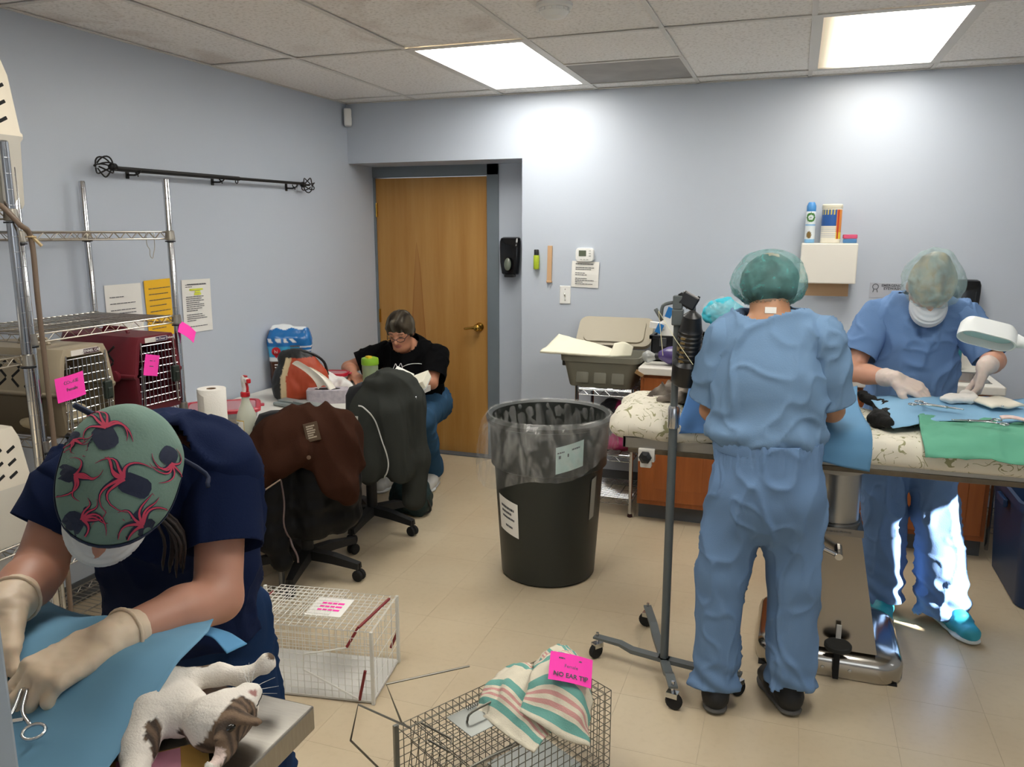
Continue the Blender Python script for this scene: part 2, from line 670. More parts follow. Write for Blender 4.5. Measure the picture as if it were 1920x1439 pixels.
tm = MB(); tm.box((0, 0, -.0012), (T - .0007, T - .0007, .0024)); tile_me = tm.mesh('floor_tile')
tile_me.materials.append(m_tile)
for i in range(18):
    for j in range(13):
        x, y = XL + .02 + (i + .5) * T, 1.38 + (j + .5) * T
        if x > XR: continue
        o = bpy.data.objects.new('floor_tile', tile_me); COL.objects.link(o); o.parent = floor
        o.location = (x, y, 0)
mb = MB(); mb.bb((XL, YF, -.0022), (XR, 1.379, 0))
o = mb.build('floor_sheet', m_tile, floor); o['kind'] = 'stuff'

# walls
mb = MB(); mb.bb((XL - .15, YF - .15, -.1), (XL, YD + .2, CZ + .1)); struct('wall_left', mb, m_wall)
mb = MB(); mb.bb((-1.69, YB, -.1), (XR + .15, YD + .2, CZ + .1))
mb.bb((XL, YB, 2.105), (-1.69, YD + .2, CZ + .1))
mb.bb((-1.975, YD, -.1), (-1.69, YD + .2, 2.105))
struct('wall_back', mb, m_wall)
# right wall, a narrow window out of the frame lets the sun in
WY0, WY1, WZ0, WZ1 = 2.60, 2.86, .94, 1.58
mb = MB()
mb.bb((XR, YF - .15, -.1), (XR + .15, WY0, CZ + .1)); mb.bb((XR, WY1, -.1), (XR + .15, YB, CZ + .1))
mb.bb((XR, WY0, -.1), (XR + .15, WY1, WZ0)); mb.bb((XR, WY0, WZ1), (XR + .15, WY1, CZ + .1))
struct('wall_right', mb, m_wall)
mb = MB()
for y in (WY0, WY1): mb.bb((XR - .02, y - .03, WZ0 - .03), (XR + .05, y + .03, WZ1 + .03))
for z in (WZ0, WZ1): mb.bb((XR - .02, WY0, z - .03), (XR + .05, WY1, z + .03))
struct('window_1', mb, m_white)
# wall behind the camera with an unseen wide window added for daylight fill
FX0, FX1, FZ0, FZ1 = .2, 2.0, .95, 2.1
mb = MB()
mb.bb((XL, YF - .15, -.1), (FX0, YF, CZ + .1)); mb.bb((FX1, YF - .15, -.1), (XR, YF, CZ + .1))
mb.bb((FX0, YF - .15, -.1), (FX1, YF, FZ0)); mb.bb((FX0, YF - .15, FZ1), (FX1, YF, CZ + .1))
struct('wall_front', mb, m_wall)
mb = MB()
for x in (FX0, (FX0 + FX1) / 2, FX1): mb.bb((x - .03, YF - .06, FZ0), (x + .03, YF + .02, FZ1))
for z in (FZ0, FZ1): mb.bb((FX0, YF - .06, z - .03), (FX1, YF + .02, z + .03))
struct('fill_window', mb, m_white)
# baseboards
mb = MB(); mb.bb((XL, YF, 0), (XL + .008, YD, .10), .003); struct('baseboard_left', mb, m_base)
mb = MB(); mb.bb((-1.69, YB - .008, 0), (XR, YB, .10), .003); mb.bb((-1.975, YD - .008, 0), (-1.69, YD, .1), .003); struct('baseboard_back', mb, m_base)
# a grey painted jamb just inside the frame, beside the steel table
mb = MB(); mb.bb((-.80, .33, 0), (-.652, .47, 2.2), .004); struct('trim_1', mb, M('jamb_paint', '#98a3ad', rough=.5))

# door in its recess
def door_mat():
    m = M('door_veneer', '#b98b4e', rough=.38, spec=.4)
    nt = m.node_tree; b = nt.nodes['Principled BSDF']
    tc = nt.nodes.new('ShaderNodeTexCoord')
    mp = nt.nodes.new('ShaderNodeMapping'); mp.inputs['Scale'].default_value = (5, 1, .35)
    nt.links.new(tc.outputs['Object'], mp.inputs['Vector'])
    n = nt.nodes.new('ShaderNodeTexNoise'); n.inputs['Scale'].default_value = 2.2; n.inputs['Detail'].default_value = 6; n.inputs['Roughness'].default_value = .6
    nt.links.new(mp.outputs['Vector'], n.inputs['Vector'])
    r = nt.nodes.new('ShaderNodeValToRGB')
    r.color_ramp.elements[0].position = .28; r.color_ramp.elements[0].color = (*lin('#a8773a'), 1)
    r.color_ramp.elements[1].position = .68; r.color_ramp.elements[1].color = (*lin('#bd9052'), 1)
    nt.links.new(n.outputs['Fac'], r.inputs['Fac'])
    # cathedral figure: long pointed ellipse rings
    sep = nt.nodes.new('ShaderNodeSeparateXYZ'); nt.links.new(tc.outputs['Object'], sep.inputs[0])
    def mth(op, a, bb=None):
        q = nt.nodes.new('ShaderNodeMath'); q.operation = op
        for i, v in enumerate((a, bb)):
            if v is None: continue
            if isinstance(v, (int, float)): q.inputs[i].default_value = v
            else: nt.links.new(v, q.inputs[i])
        return q.outputs[0]
    wob = mth('MULTIPLY', mth('SUBTRACT', n.outputs['Fac'], .5), .03)
    dx = mth('ADD', mth('SUBTRACT', sep.outputs['X'], .325), wob)
    dz = mth('SUBTRACT', sep.outputs['Z'], .85)
    # half width shrinks linearly to a tip at z = 1.62
    hw = mth('MULTIPLY', mth('POWER', mth('MAXIMUM', mth('SUBTRACT', .72, mth('ABSOLUTE', dz)), 0.0001), .75), .085)
    q = mth('DIVIDE', mth('ABSOLUTE', dx), hw)
    ring = mth('SUBTRACT', 1, mth('MINIMUM', mth('ABSOLUTE', mth('MULTIPLY', mth('SUBTRACT', q, .85), 6)), 1))
    fill = mth('MULTIPLY', mth('LESS_THAN', q, .85), .32)
    fac = mth('MINIMUM', mth('ADD', mth('MULTIPLY', ring, .5), fill), 1)
    mx = nt.nodes.new('ShaderNodeMix'); mx.data_type = 'RGBA'
    nt.links.new(fac, mx.inputs[0]); nt.links.new(r.outputs['Color'], mx.inputs[6]); mx.inputs[7].default_value = (*lin('#8f5426'), 1)
    nt.links.new(mx.outputs[2], b.inputs['Base Color'])
    return m
DX0, DX1 = -2.945, -2.065
mb = MB(); mb.bb((0, 0, .012), (DX1 - DX0, .045, 2.025), .002)
door = mb.build('door_1', door_mat(), loc=(DX0, YD + .01, 0)); door['kind'] = 'structure'
for z in (.25, 1.02, 1.80):
    mb = MB(); mb.tube([(.004, -.006, z - .05), (.004, -.006, z + .05)], .008); mb.bb((-.012, -.003, z - .05), (.012, .0, z + .05)); mb.build('hinge', m_brass, door, smooth='auto')
hd = MB(); hd.lathe([(0, 0), (.032, 0), (.032, .006), (.02, .012), (.013, .03), (.013, .04), (.024, .046), (.026, .062), (.018, .072), (0, .074)], 20, rot=rotm(PI / 2, 0, 0))
hd.tube(spline([(0, -.058, 0), (-.05, -.058, -.004), (-.10, -.052, -.012)], 4), [.011] * 4 + [.009] * 4 + [.007])
hd.build('door_handle', m_brass, door, smooth=True, loc=(.815, 0, .965))
mb = MB(); mb.bb((-1.975 - .088, YD - .012, 0), (-1.975, YD + .1, 2.11), .003); mb.bb((XL, YD - .012, 2.03), (-1.975, YD + .1, 2.11), .003); mb.bb((XL, YD - .005, 0), (-2.945, YD + .1, 2.03), .002)
tr = struct('trim_2', mb, m_grey)
mb = MB(); mb.bb((XL, YD - .06, 0), (-1.975, YD + .1, .012), .004); struct('trim_3', mb, m_base)

# ceiling: lay-in tiles between metal tee bars
def ceil_mat(name, stain):
    m = M(name, '#cfc7bd', rough=.9, bump=.5, bscale=90)
    nt = m.node_tree; b = nt.nodes['Principled BSDF']
    geo = nt.nodes.new('ShaderNodeNewGeometry')
    n = nt.nodes.new('ShaderNodeTexNoise'); n.inputs['Scale'].default_value = 70; n.inputs['Detail'].default_value = 3
    nt.links.new(geo.outputs['Position'], n.inputs['Vector'])
    r = nt.nodes.new('ShaderNodeValToRGB')
    r.color_ramp.elements[0].position = .3; r.color_ramp.elements[0].color = (*lin('#dad6d0'), 1)
    r.color_ramp.elements[1].position = .5; r.color_ramp.elements[1].color = (*lin('#f3f0ec'), 1)
    nt.links.new(n.outputs['Fac'], r.inputs['Fac'])
    out = r.outputs['Color']
    if stain:
        n2 = nt.nodes.new('ShaderNodeTexNoise'); n2.inputs['Scale'].default_value = 2.3; n2.inputs['Detail'].default_value = 5; n2.inputs['Distortion'].default_value = .8
        nt.links.new(geo.outputs['Position'], n2.inputs['Vector'])
        r2 = nt.nodes.new('ShaderNodeValToRGB')
        r2.color_ramp.elements[0].position = .52; r2.color_ramp.elements[0].color = (0, 0, 0, 1)
        r2.color_ramp.elements[1].position = .66; r2.color_ramp.elements[1].color = (.3, .3, .3, 1)
        nt.links.new(n2.outputs['Fac'], r2.inputs['Fac'])
        mx = nt.nodes.new('ShaderNodeMix'); mx.data_type = 'RGBA'
        nt.links.new(r2.outputs['Color'], mx.inputs[0]); nt.links.new(out, mx.inputs[6]); mx.inputs[7].default_value = (*lin('#a98f78'), 1)
        out = mx.outputs[2]
    nt.links.new(out, b.inputs['Base Color'])
    return m
m_ct, m_cs = ceil_mat('ceiling_tile_board', False), ceil_mat('stained_ceiling_board', True)
m_tee = M('tee_bar_enamel', '#d9d6d0', rough=.5)
mb = MB(); mb.bb((XL, YF, CZ + .03), (XR, YB, CZ + .1)); ceiling = struct('ceiling', mb, m_slab)
GX = [XL] + [-2.43 + .61 * i for i in range(8)] + [XR]
GY = [YF, -1.14, .05, 1.24, 2.43, 3.62, 4.80, YB]
LIGHTS = {(2, 5): 1, (5, 5): 2, (2, 3): 3, (5, 3): 3}
rnd = random.Random(3)
for i in range(len(GX) - 1):
    for j in range(len(GY) - 1):
        if (i, j) in LIGHTS: continue
        x0, x1, y0, y1 = GX[i], GX[i + 1], GY[j], GY[j + 1]
        if (i, j) == (3, 5):
            cells = [(y0, 4.22), (4.22, y1)]
        else: cells = [(y0, y1)]
        for c, (a, b) in enumerate(cells):
            mb = MB(); mb.bb((-(x1 - x0) / 2 + .004, -(b - a) / 2 + .004, 0), ((x1 - x0) / 2 - .004, (b - a) / 2 - .004, .014))
            st = (i, j) in ((0, 4), (1, 4), (1, 3), (2, 4))
            mt = m_cs if st else m_ct
            if (i, j) == (3, 5) and c == 1: mt = M('air_grille_board', '#a9a5a0', rough=.8, vary=.4, vscale=5)
            o = mb.build('ceiling_tile', mt, ceiling, loc=((x0 + x1) / 2, (a + b) / 2, CZ + rnd.uniform(0, .003)))
            o.rotation_euler = (rnd.uniform(-.003, .003), rnd.uniform(-.003, .003), 0)
for x in GX[1:-1]:
    mb = MB(); mb.bb((x - .011, YF, CZ - .004), (x + .011, YB, CZ)); mb.build('tee_bar', m_tee, ceiling)
for y in GY[1:-1]:
    mb = MB(); mb.bb((XL, y - .011, CZ - .0045), (XR, y + .011, CZ - .0005)); mb.build('tee_bar', m_tee, ceiling)
mb = MB(); mb.bb((GX[3], 4.209, CZ - .0045), (GX[4], 4.231, CZ - .0005)); mb.build('tee_bar', m_tee, ceiling)
mb = MB(); mb.bb((XL, YB - .02, CZ - .004), (XR, YB, CZ)); mb.bb((XL, YF, CZ - .004), (XL + .02, YB, CZ)); mb.build('wall_angle', m_tee, ceiling)

def emit_mat(name, ramp):
    m = M(name, '#ffffff', rough=.5)
    nt = m.node_tree; b = nt.nodes['Principled BSDF']
    b.inputs['Emission Color'].default_value = (1.0, .97, .90, 1)
    b.inputs['Emission Strength'].default_value = LAMP
    if ramp:
        # the tube along one side has failed, that side of the lens stays dim
        tc = nt.nodes.new('ShaderNodeTexCoord'); sep = nt.nodes.new('ShaderNodeSeparateXYZ')
        nt.links.new(tc.outputs['Object'], sep.inputs[0])
        r = nt.nodes.new('ShaderNodeMapRange'); r.interpolation_type = 'SMOOTHSTEP'
        r.inputs['From Min'].default_value = -.27; r.inputs['From Max'].default_value = 0.0
        r.inputs['To Min'].default_value = .42; r.inputs['To Max'].default_value = LAMP
        nt.links.new(sep.outputs['X'], r.inputs['Value']); nt.links.new(r.outputs['Result'], b.inputs['Emission Strength'])
        b.inputs['Base Color'].default_value = (.55, .5, .42, 1)
        cr = nt.nodes.new('ShaderNodeValToRGB')
        cr.color_ramp.elements[0].position = .0; cr.color_ramp.elements[0].color = (1, .82, .55, 1)
        cr.color_ramp.elements[1].position = .5; cr.color_ramp.elements[1].color = (1, .97, .9, 1)
        mr = nt.nodes.new('ShaderNodeMapRange'); mr.inputs['From Min'].default_value = -.27; mr.inputs['From Max'].default_value = .27
        nt.links.new(sep.outputs['X'], mr.inputs['Value']); nt.links.new(mr.outputs['Result'], cr.inputs['Fac']); nt.links.new(cr.outputs['Color'], b.inputs['Emission Color'])
    return m
m_em, m_em2 = emit_mat('lamp_diffuser', False), emit_mat('lamp_diffuser_half_lit', True)
LAB3 = {(2, 3): 'ceiling light panel over the foreground table, out of view', (5, 3): 'ceiling light panel over the space before the operating table, out of view', (2, 1): 'ceiling light panel behind the viewer towards the shelving wall', (5, 1): 'ceiling light panel behind the viewer towards the windows'}
LAB = {1: 'bright white recessed ceiling light panel above the door side of the room', 2: 'recessed ceiling light panel with a dim warm strip along one side',
       3: 'recessed ceiling light panel behind the viewer'}
for (i, j), k in LIGHTS.items():
    x, y = (GX[i] + GX[i + 1]) / 2, (GY[j] + GY[j + 1]) / 2
    w, d = GX[i + 1] - GX[i] - .022, GY[j + 1] - GY[j] - .022
    t = thing('ceiling_light', LAB3.get((i, j), LAB[k]), 'ceiling light', (x, y, CZ), group='recessed ceiling lights')
    mb = MB()
    for s in (-1, 1):
        mb.box((s * (w / 2 - .012), 0, .002), (.024, d, .012)); mb.box((0, s * (d / 2 - .012), .002), (w - .048, .024, .012))
    mb.build('frame', m_tee, t)
    mb = MB(); mb.box((0, 0, .004), (w - .046, d - .046, .004)); mb.build('diffuser', m_em2 if k == 2 else m_em, t)
# smoke detector
t = thing('smoke_detector', 'round white smoke detector on the ceiling', 'smoke detector', (-.93, 3.12, CZ))
mb = MB(); mb.lathe([(.07, 0), (.07, -.012), (.062, -.018)], 28); mb.build('base', m_white, t, smooth='auto')
mb = MB(); mb.lathe([(.055, -.018), (.055, -.03), (.04, -.048), (.022, -.052), (0, -.053)], 28)
for k in range(12): mb.box((.056 * math.cos(k * PI / 6), .056 * math.sin(k * PI / 6), -.024), (.006, .012, .01), rotm(0, 0, k * PI / 6))
mb.build('sensor_cap', m_white, t, smooth='auto')
# ------------------------------------------------------------------ wire shelving along the left wall
m_wire = M('zinc_wire', '#b3ada2', rough=.3, metal=1)
m_post = M('chrome_post', '#c4c6ca', rough=.16, metal=1)
m_hose = M('brown_tubing', '#6d5c4e', rough=.5)
def shelf_mesh(w, l, pitch=.027, rail=.028):
    """deck wires across w, on a zigzag truss rim; centre origin, deck at z = 0"""
    mb = MB()
    x, y = w / 2, l / 2
    for z in (0, -rail):
        mb.tube([(-x, -y, z), (x, -y, z), (x, y, z), (-x, y, z)], .0032, 6, closed=True)
    for (a, b) in (((-x, -y), (x, -y)), ((x, -y), (x, y)), ((x, y), (-x, y)), ((-x, y), (-x, -y))):
        L = math.hypot(b[0] - a[0], b[1] - a[1]); n = max(4, int(L / .03) // 2 * 2)
        mb.tube([(a[0] + (b[0] - a[0]) * k / n, a[1] + (b[1] - a[1]) * k / n, 0 if k % 2 else -rail) for k in range(n + 1)], .002, 4)
    n = int(l / pitch)
    for k in range(1, n):
        q = -y + l * k / n
        mb.tube([(-x, q, .002), (x, q, .002)], .0017, 4)
    for k in (1, 2, 3):
        q = -x + w * k / 4
        mb.tube([(q, -y, -.003), (q, y, -.003)], .0028, 5)
    return mb
def shelving(label, x0, x1, y0, y1, H, levels, r=.0135):
    t = thing('wire_shelving', label, 'shelving', ((x0 + x1) / 2, (y0 + y1) / 2, 0), group='wire shelving units along the wall')
    w, l = x1 - x0, y1 - y0
    for sx in (-1, 1):
        for sy in (-1, 1):
            mb = MB(); mb.lathe([(r * .8, 0), (r, .01), (r, H - .004), (r * .8, H)], 14, (sx * w / 2, sy * l / 2, 0))
            for k in range(int(H / .05)):
                mb.lathe([(r + .0002, .05 * k + .03), (r + .0005, .05 * k + .031), (r + .0002, .05 * k + .032)], 14, (sx * w / 2, sy * l / 2, 0), cap=False)
            p = mb.build('post', m_post, t, smooth='auto')
            for z in levels:
                mb = MB(); mb.lathe([(r + .001, z - .034), (r + .007, z - .032), (r + .004, z + .004), (r + .001, z + .006)], 12, (sx * w / 2, sy * l / 2, 0)); mb.build('collar', m_wire, p, smooth='auto')
                mb = MB(); mb.lathe([(r + .001, z - .041), (r + .0075, z - .041), (r + .0075, z - .036), (r + .001, z - .036)], 12, (sx * w / 2, sy * l / 2, 0)); mb.build('black_ring', m_black, p)
    for z in levels:
        o = shelf_mesh(w - .02, l - .02).build('shelf', m_wire, t, loc=(0, 0, z)); o['kind'] = 'stuff'
    return t
far_unit = shelving('chrome wire shelving unit whose empty upper shelves stand before the wall notices', -2.915, -2.465, 2.01, 2.70, 1.86, (1.645, 1.295, .915, .46, .10))
near_unit = shelving('chrome wire shelving unit cut off by the picture edge, brown tubing on its post', -2.90, -2.425, 1.02, 1.955, 1.935, (1.715, 1.235, .60, .09), .0165)
# s-hook wire hanging from the top shelf
mb = MB(); mb.tube(spline([(0, -.022, .02), (0, -.02, -.03), (0, -.008, -.05), (0, -.008, -.075), (0, .004, -.085), (0, .01, -.07), (0, .02, -.04), (0, .022, .02)], 5), .0016, 5)
tag(mb.build('wire_hook', m_wire, loc=(-2.474, 2.60, 1.625), smooth=True), 'bent thin wire hook hanging from the top empty shelf', 'hook')
# tubing on the near post
mb = MB(); mb.tube(spline([(-2.465, 1.93, 1.74), (-2.42, 1.925, 1.725), (-2.385, 1.95, 1.67), (-2.39, 1.99, 1.62), (-2.385, 1.985, 1.40), (-2.39, 1.99, 1.0), (-2.385, 1.985, .6), (-2.395, 1.98, .12)], 8), .009, 8)
tb = mb.build('tubing', m_hose, smooth=True); tag(tb, 'brown rubber tubing looped round the near shelving post and hanging down', 'tubing')
mb = MB(); mb.tube(arc((-2.39, 1.99, 1.63), .014, 0, 2 * PI, 12), .003, 6); mb.tube([(-2.40, 1.97, 1.66), (-2.37, 2.01, 1.60)], .006, 6); mb.build('clip', M('tan_plastic', '#b09a72', rough=.5), tb)
mb = MB(); mb.tube(spline([(-2.41, 1.72, 1.18), (-2.40, 1.715, .95), (-2.395, 1.71, .66)], 6), .006, 6)
tag(mb.build('strap', m_black, smooth=True), 'thin black strap hanging before the pale crates', 'strap')

# ------------------------------------------------------------------ pet carriers
def carrier(name, label, L, W, H, ctop, cbot, loc, rz, vents='slash', door=True, latch='#1c2620', group='pet carriers on the wire shelving', text_on=None, kc=.5):
    t = thing(name, label, 'pet carrier', loc, rz, group)
    mt = M('carrier_' + ctop, ctop, rough=kc, vary=.1, vscale=3); mbm = M('carrier_' + cbot, cbot, rough=kc, vary=.1, vscale=3)
    zm = H * .5
    def sec(x, s, in_=0.0):
        hw = W / 2 * s
        pts = [(-.80, 0), (.80, 0), (.86, .03), (.93, .46), (1, .485), (1, .515), (.95, .53), (.80, .90), (.68, 1), (-.68, 1), (-.80, .90), (-.95, .53), (-1, .515), (-1, .485), (-.93, .46), (-.86, .03)]
        c = .5
        return [(x, p[0] * hw, (c + (p[1] - c) * (1 - in_ * 2 / H * .5 * 2)) * H if in_ else p[1] * H) for p in pts]
    rings = [sec(-L / 2, .80), sec(-L / 2 + .02, .92), sec(-L / 2 + .05, 1), sec(L / 2 - .05, 1), sec(L / 2 - .012, .98), sec(L / 2, .93), sec(L / 2, .80, .028), sec(L / 2 - .03, .76, .032), sec(-L / 2 + .06, .74, .04)]
    if not door: rings = rings[:6] + [sec(L / 2 + .006, .80, .03)]
    full = MB().loft(rings)
    for nm, mat, no in (('top_shell', mt, (0, 0, -1)), ('bottom_shell', mbm, (0, 0, 1))):
        me = full.mesh(nm)
        bm = bmesh.new(); bm.from_mesh(me)
        bmesh.ops.bisect_plane(bm, geom=bm.verts[:] + bm.edges[:] + bm.faces[:], plane_co=(0, 0, zm + .0001), plane_no=no, clear_outer=True)
        bm.to_mesh(me); bm.free()
        o = link(nm, me, mat, t, False)
        autosmooth(me, .5)
        if nm == 'top_shell':
            top = o
            mb = MB()
            for sy in (-1, 1):
                tilt = math.atan2(W / 2 * .15, H * .37) * sy
                for i in range(-2, 3):
                    for j in range(3):
                        x = i * L * .13 - .02; z = zm + H * (.12 + .105 * j)
                        f = (z / H - .53) / .37
                        y = sy * (W / 2 * (.95 - .15 * f) - .0005)
                        a = (.7 if (i + j) % 2 else -.7) if vents == 'slash' else .9
                        mb.box((x, y, z), (.045 if vents == 'slash' else .05, .004, .011 if vents == 'slash' else .016), rotm(tilt, 0, 0) @ rotm(0, a, 0), .004, 1)
            if not door:
                for i in range(-2, 3):
                    for j in range(3): mb.box((L / 2 + .0045, i * W * .13, zm + H * (.10 + .11 * j)), (.006, .036, .014), rotm(.5, 0, 0), .004, 1)
            mb.build('vent_slots', m_dark, o)['kind'] = 'stuff'
            mb = MB(); mb.tube([(-.07, 0, H + .0), (-.06, 0, H + .02), (.06, 0, H + .02), (.07, 0, H + .0)], .008, 8); mb.build('carry_handle', mt, o)
    for sy in (-1, 1):
        for x in (-L * .3, L * .32):
            mb = MB(); mb.lathe([(0, 0), (.020, 0), (.023, .006), (.023, .016), (.014, .02), (0, .02)], 12, (x, sy * (W / 2 - .002), zm), rotm(-sy * PI / 2, 0, 0))
            mb.build('side_knob', M('knob_' + ctop, ctop, rough=.5), t, smooth='auto')
    if door:
        mb = MB(); x = L / 2 + .004
        z0, z1 = H * .10, H * .88
        for k in range(9):
            f = k / 8
            zz = z0 + (z1 - z0) * f
            hw = W * .38 * (1 - max(0, zz / H - .53) * .45)
            mb.tube([(x, -hw, zz), (x, hw, zz)], .0017, 5)
        for k in range(-5, 6):
            y = k / 5 * W * .38
            top_z = z1 if abs(k) < 4 else H * .62 if abs(k) == 5 else z1 - .02
            mb.tube([(x + .002, y, z0), (x + .002, y * .88, top_z)], .0017, 5)
        for s in (-1, 1): mb.tube([(x + .003, s * W * .33, z0 - .012), (x + .003, s * W * .31, z1 + .015)], .0028, 6)
        mb.build('wire_door', m_chrome, t)
        mb = MB(); mb.box((L / 2 + .012, W * .29, H * .45), (.018, .035, H * .22), None, .004, 1); mb.box((L / 2 + .02, W * .29, H * .42), (.012, .02, H * .12), None, .003, 1)
        mb.build('latch', M('latch_green', latch, rough=.5), t)
    if text_on:
        mb = MB(); mb.box((L / 2 + .001, 0, H * .945), (.002, W * .42, .02)); mb.build('name_plate', M('plate_' + ctop, '#d8d2cc', rough=.4), t)
        mb = MB(); mb.box((L / 2 + .0016, .03, H * .945), (.002, W * .24, .017)); mb.build('name_plate_strip', M('plate_strip_' + ctop, text_on[1], rough=.4), t)
        text('lettering', text_on[0], .014, m_white, t, (L / 2 + .003, .03, H * .945), (PI / 2, 0, PI / 2))
    return t
def note(name, label, loc, rot, w=.11, h=.085, lines=('',), cat='note', curl=.006, size=.014, group='bright pink cage notes'):
    mb = MB(); mb.sheet(lambda u, v: ((u - .5) * w, (v - .5) * h, curl * math.sin(u * 3.1) + curl * .5 * v * v), 8, 5)
    o = mb.build(name, m_pink, loc=loc, rot=rot, solid=.0008)
    tag(o, label, cat, group)
    for k, s in enumerate(lines):
        text('handwriting', s, size, m_ink, o, (0, h * .22 - k * size * 1.5, curl * 1.1 + .001), (0, 0, 0))
    return o
carrier('pet_carrier', 'tan and brown hard plastic pet carrier with a wire door, pink note on it', .46, .285, .315, '#a0937c', '#6f6350', (-2.645, 2.165, .922), .04, text_on=('KENNEL CAB', '#4a3038'))
carrier('pet_carrier', 'dark red hard plastic pet carrier with a wire door', .44, .27, .31, '#6a1c28', '#561520', (-2.665, 2.565, .922), -.05, text_on=('Double Door Deluxe', '#3c2a50'))
note('sticky_note', 'pink note clipped to the wire door of the tan carrier', (-2.403, 2.09, 1.105), (PI / 2, -.08, PI / 2 + .05), .125, .088, ('COOKIE', 'Female'), size=.017)
note('sticky_note', 'tilted pink note hung on the wire door of the dark red carrier', (-2.433, 2.505, 1.115), (PI / 2, .22, PI / 2), .075, .085, (), size=.012)
_n = [o for o in bpy.data.objects if o.name.startswith('sticky_note')][-1]
scribble('handwriting', .034, [.8, 0, .6], m_ink, _n, (0, .018, .0075), (0, 0, 0), lh=.011, thick=.003, seed=8)
note('sticky_note', 'pink note sticking out from the top corner of the dark red carrier', (-2.43, 2.715, 1.225), (.9, .7, 1.2), .085, .065, ())
# folded light towel inside the tan carrier
s = SDF(.008, .03)
s.ell((-2.55, 2.13, .972), (.10, .11, .035)).ell((-2.52, 2.17, .985), (.07, .07, .035))
tag(s.build('towel', M('cream_towel', '#d8c9a8', rough=.9), disp=lambda P, N: .006 * fbm(P, 30, 3)), 'cream towel bundled inside the tan carrier', 'towel')
carrier('pet_carrier', 'beige plastic pet carrier standing on top of the near shelving', .42, .34, .47, '#e2d8c4', '#b8b3a8', (-2.668, 1.90, 1.7225), 0, group='pale pet carriers on the shelving', kc=.6, door=False)
carrier('pet_carrier', 'off-white pet carrier with oval slots on the middle shelf at the edge', .52, .36, .40, '#dad2c2', '#c6c2b8', (-2.69, 1.76, .607), 0, vents='oval', group='pale pet carriers on the shelving', door=False)
carrier('pet_carrier', 'white pet carrier with oval slots on the lowest shelf', .44, .40, .36, '#e0dcd4', '#cfcbc4', (-2.71, 1.86, .097), 0, vents='oval', group='pale pet carriers on the shelving', door=False)
# fluffy white thing at the picture edge
s = SDF(.006, .02)
s.ell((-2.60, 1.80, 1.315), (.07, .085, .055)).ell((-2.55, 1.84, 1.30), (.05, .055, .045))
tag(s.build('fleece_toy', M('white_fleece', '#e6e0d8', rough=.95), disp=lambda P, N: .006 * fbm(P, 60, 5)), 'fluffy white fleece toy on the shelf at the edge', 'toy')
# flattened carton lying on the upper shelf of the far unit
# ------------------------------------------------------------------ left wall: rod, notices, sensor
m_iron = M('black_iron', '#1d1b1a', rough=.45, metal=.4)
t = thing('curtain_rod', 'black iron curtain rod with cage finials mounted on the blue wall', 'curtain rod', (-2.895, 3.6, 1.925))
mb = MB(); mb.tube([(0, -.73, -.002), (0, .12, .004)], .0115, 10); mb.build('thick_tube', m_iron, t, smooth='auto')
mb = MB(); mb.tube([(0, .1, .004), (0, .72, .010)], .0085, 10); mb.build('thin_tube', m_iron, t, smooth='auto')
for y0, sg in ((-.73, -1), (.72, 1)):
    mb = MB()
    z = .004
    mb.lathe([(0, 0), (.017, 0), (.017, .02), (.011, .03)], 12, (0, y0, z), rotm(-PI / 2 * sg, 0, 0))
    for k in range(7):
        a = 2 * PI * k / 7
        pts = []
        for q in range(9):
            u = q / 8
            r = .043 * math.sin(PI * (.06 + .90 * u)) ** .8 + .003
            tw = a + u * .5
            pts.append((r * math.cos(tw), y0 + sg * (.02 + .080 * u), z + r * math.sin(tw)))
        mb.tube(pts, .0036, 5)
    mb.lathe([(0, 0), (.008, .004), (0, .014)], 8, (0, y0 + sg * .105, z), rotm(-PI / 2 * sg, 0, 0))
    mb.build('finial', m_iron, t, smooth=True)
for y in (-.60, -.02, .64):
    mb = MB(); mb.tube([(-.06, y, -.02), (-.02, y, -.022), (0, y, -.018)], .005, 6); mb.box((-.062, y, -.012), (.006, .02, .05), None, .002, 1)
    mb.tube(arc((0, y, .0), .0165, PI, 2 * PI, 8, 'xz'), .0035, 5); mb.tube([(0, y, -.016), (0, y, -.03)], .003, 5); mb.build('bracket', m_iron, t, smooth='auto')
mb = MB(); mb.tube(arc((0, .10, -.012), .010, 0, 2 * PI, 12, 'yz'), .003, 5); mb.build('ring', m_iron, t)
def notice(name, label, x, y, z, w, h, mat, lines, seed, head=True, tilt=0.0, parent_rot=(PI / 2, 0, PI / 2)):
    rt = Euler((PI / 2, 0, PI / 2)).to_matrix() @ rotm(0, 0, tilt)
    mb = MB(); mb.sheet(lambda u, v: ((u - .5) * w, (v - .5) * h, .004 * abs(u - .4) + .003 * (v - .5) ** 2), 6, 6)
    o = mb.build(name, mat, loc=(x, y, z), rot=rt.to_euler(), solid=.0006)
    tag(o, label, 'notice', 'notices taped to the blue wall')
    scribble('print', w * .78, lines, m_ink, o, (0, h * .40, .0036), (0, 0, 0), lh=h * .9 / len(lines), thick=.0035, seed=seed)
    return o
notice('wall_notice', 'white printed notice behind the shelving, next to the yellow one', -2.957, 2.91, 1.27, .215, .27, m_paper, [0, 0, .5, 0, .9, 0, .9, .9, .6, 0, .8, 0, .7, 0, 0, 0], 1)
o = notice('wall_notice', 'yellow printed notice between two white ones', -2.957, 3.145, 1.275, .205, .28, M('yellow_paper', '#f2bd2a', rough=.8), [0, .9, 0, .8, 0, .9, 0, .7, 0, .85, 0, .8, 0, .9, 0, .6, 0, 0], 2, tilt=.02)
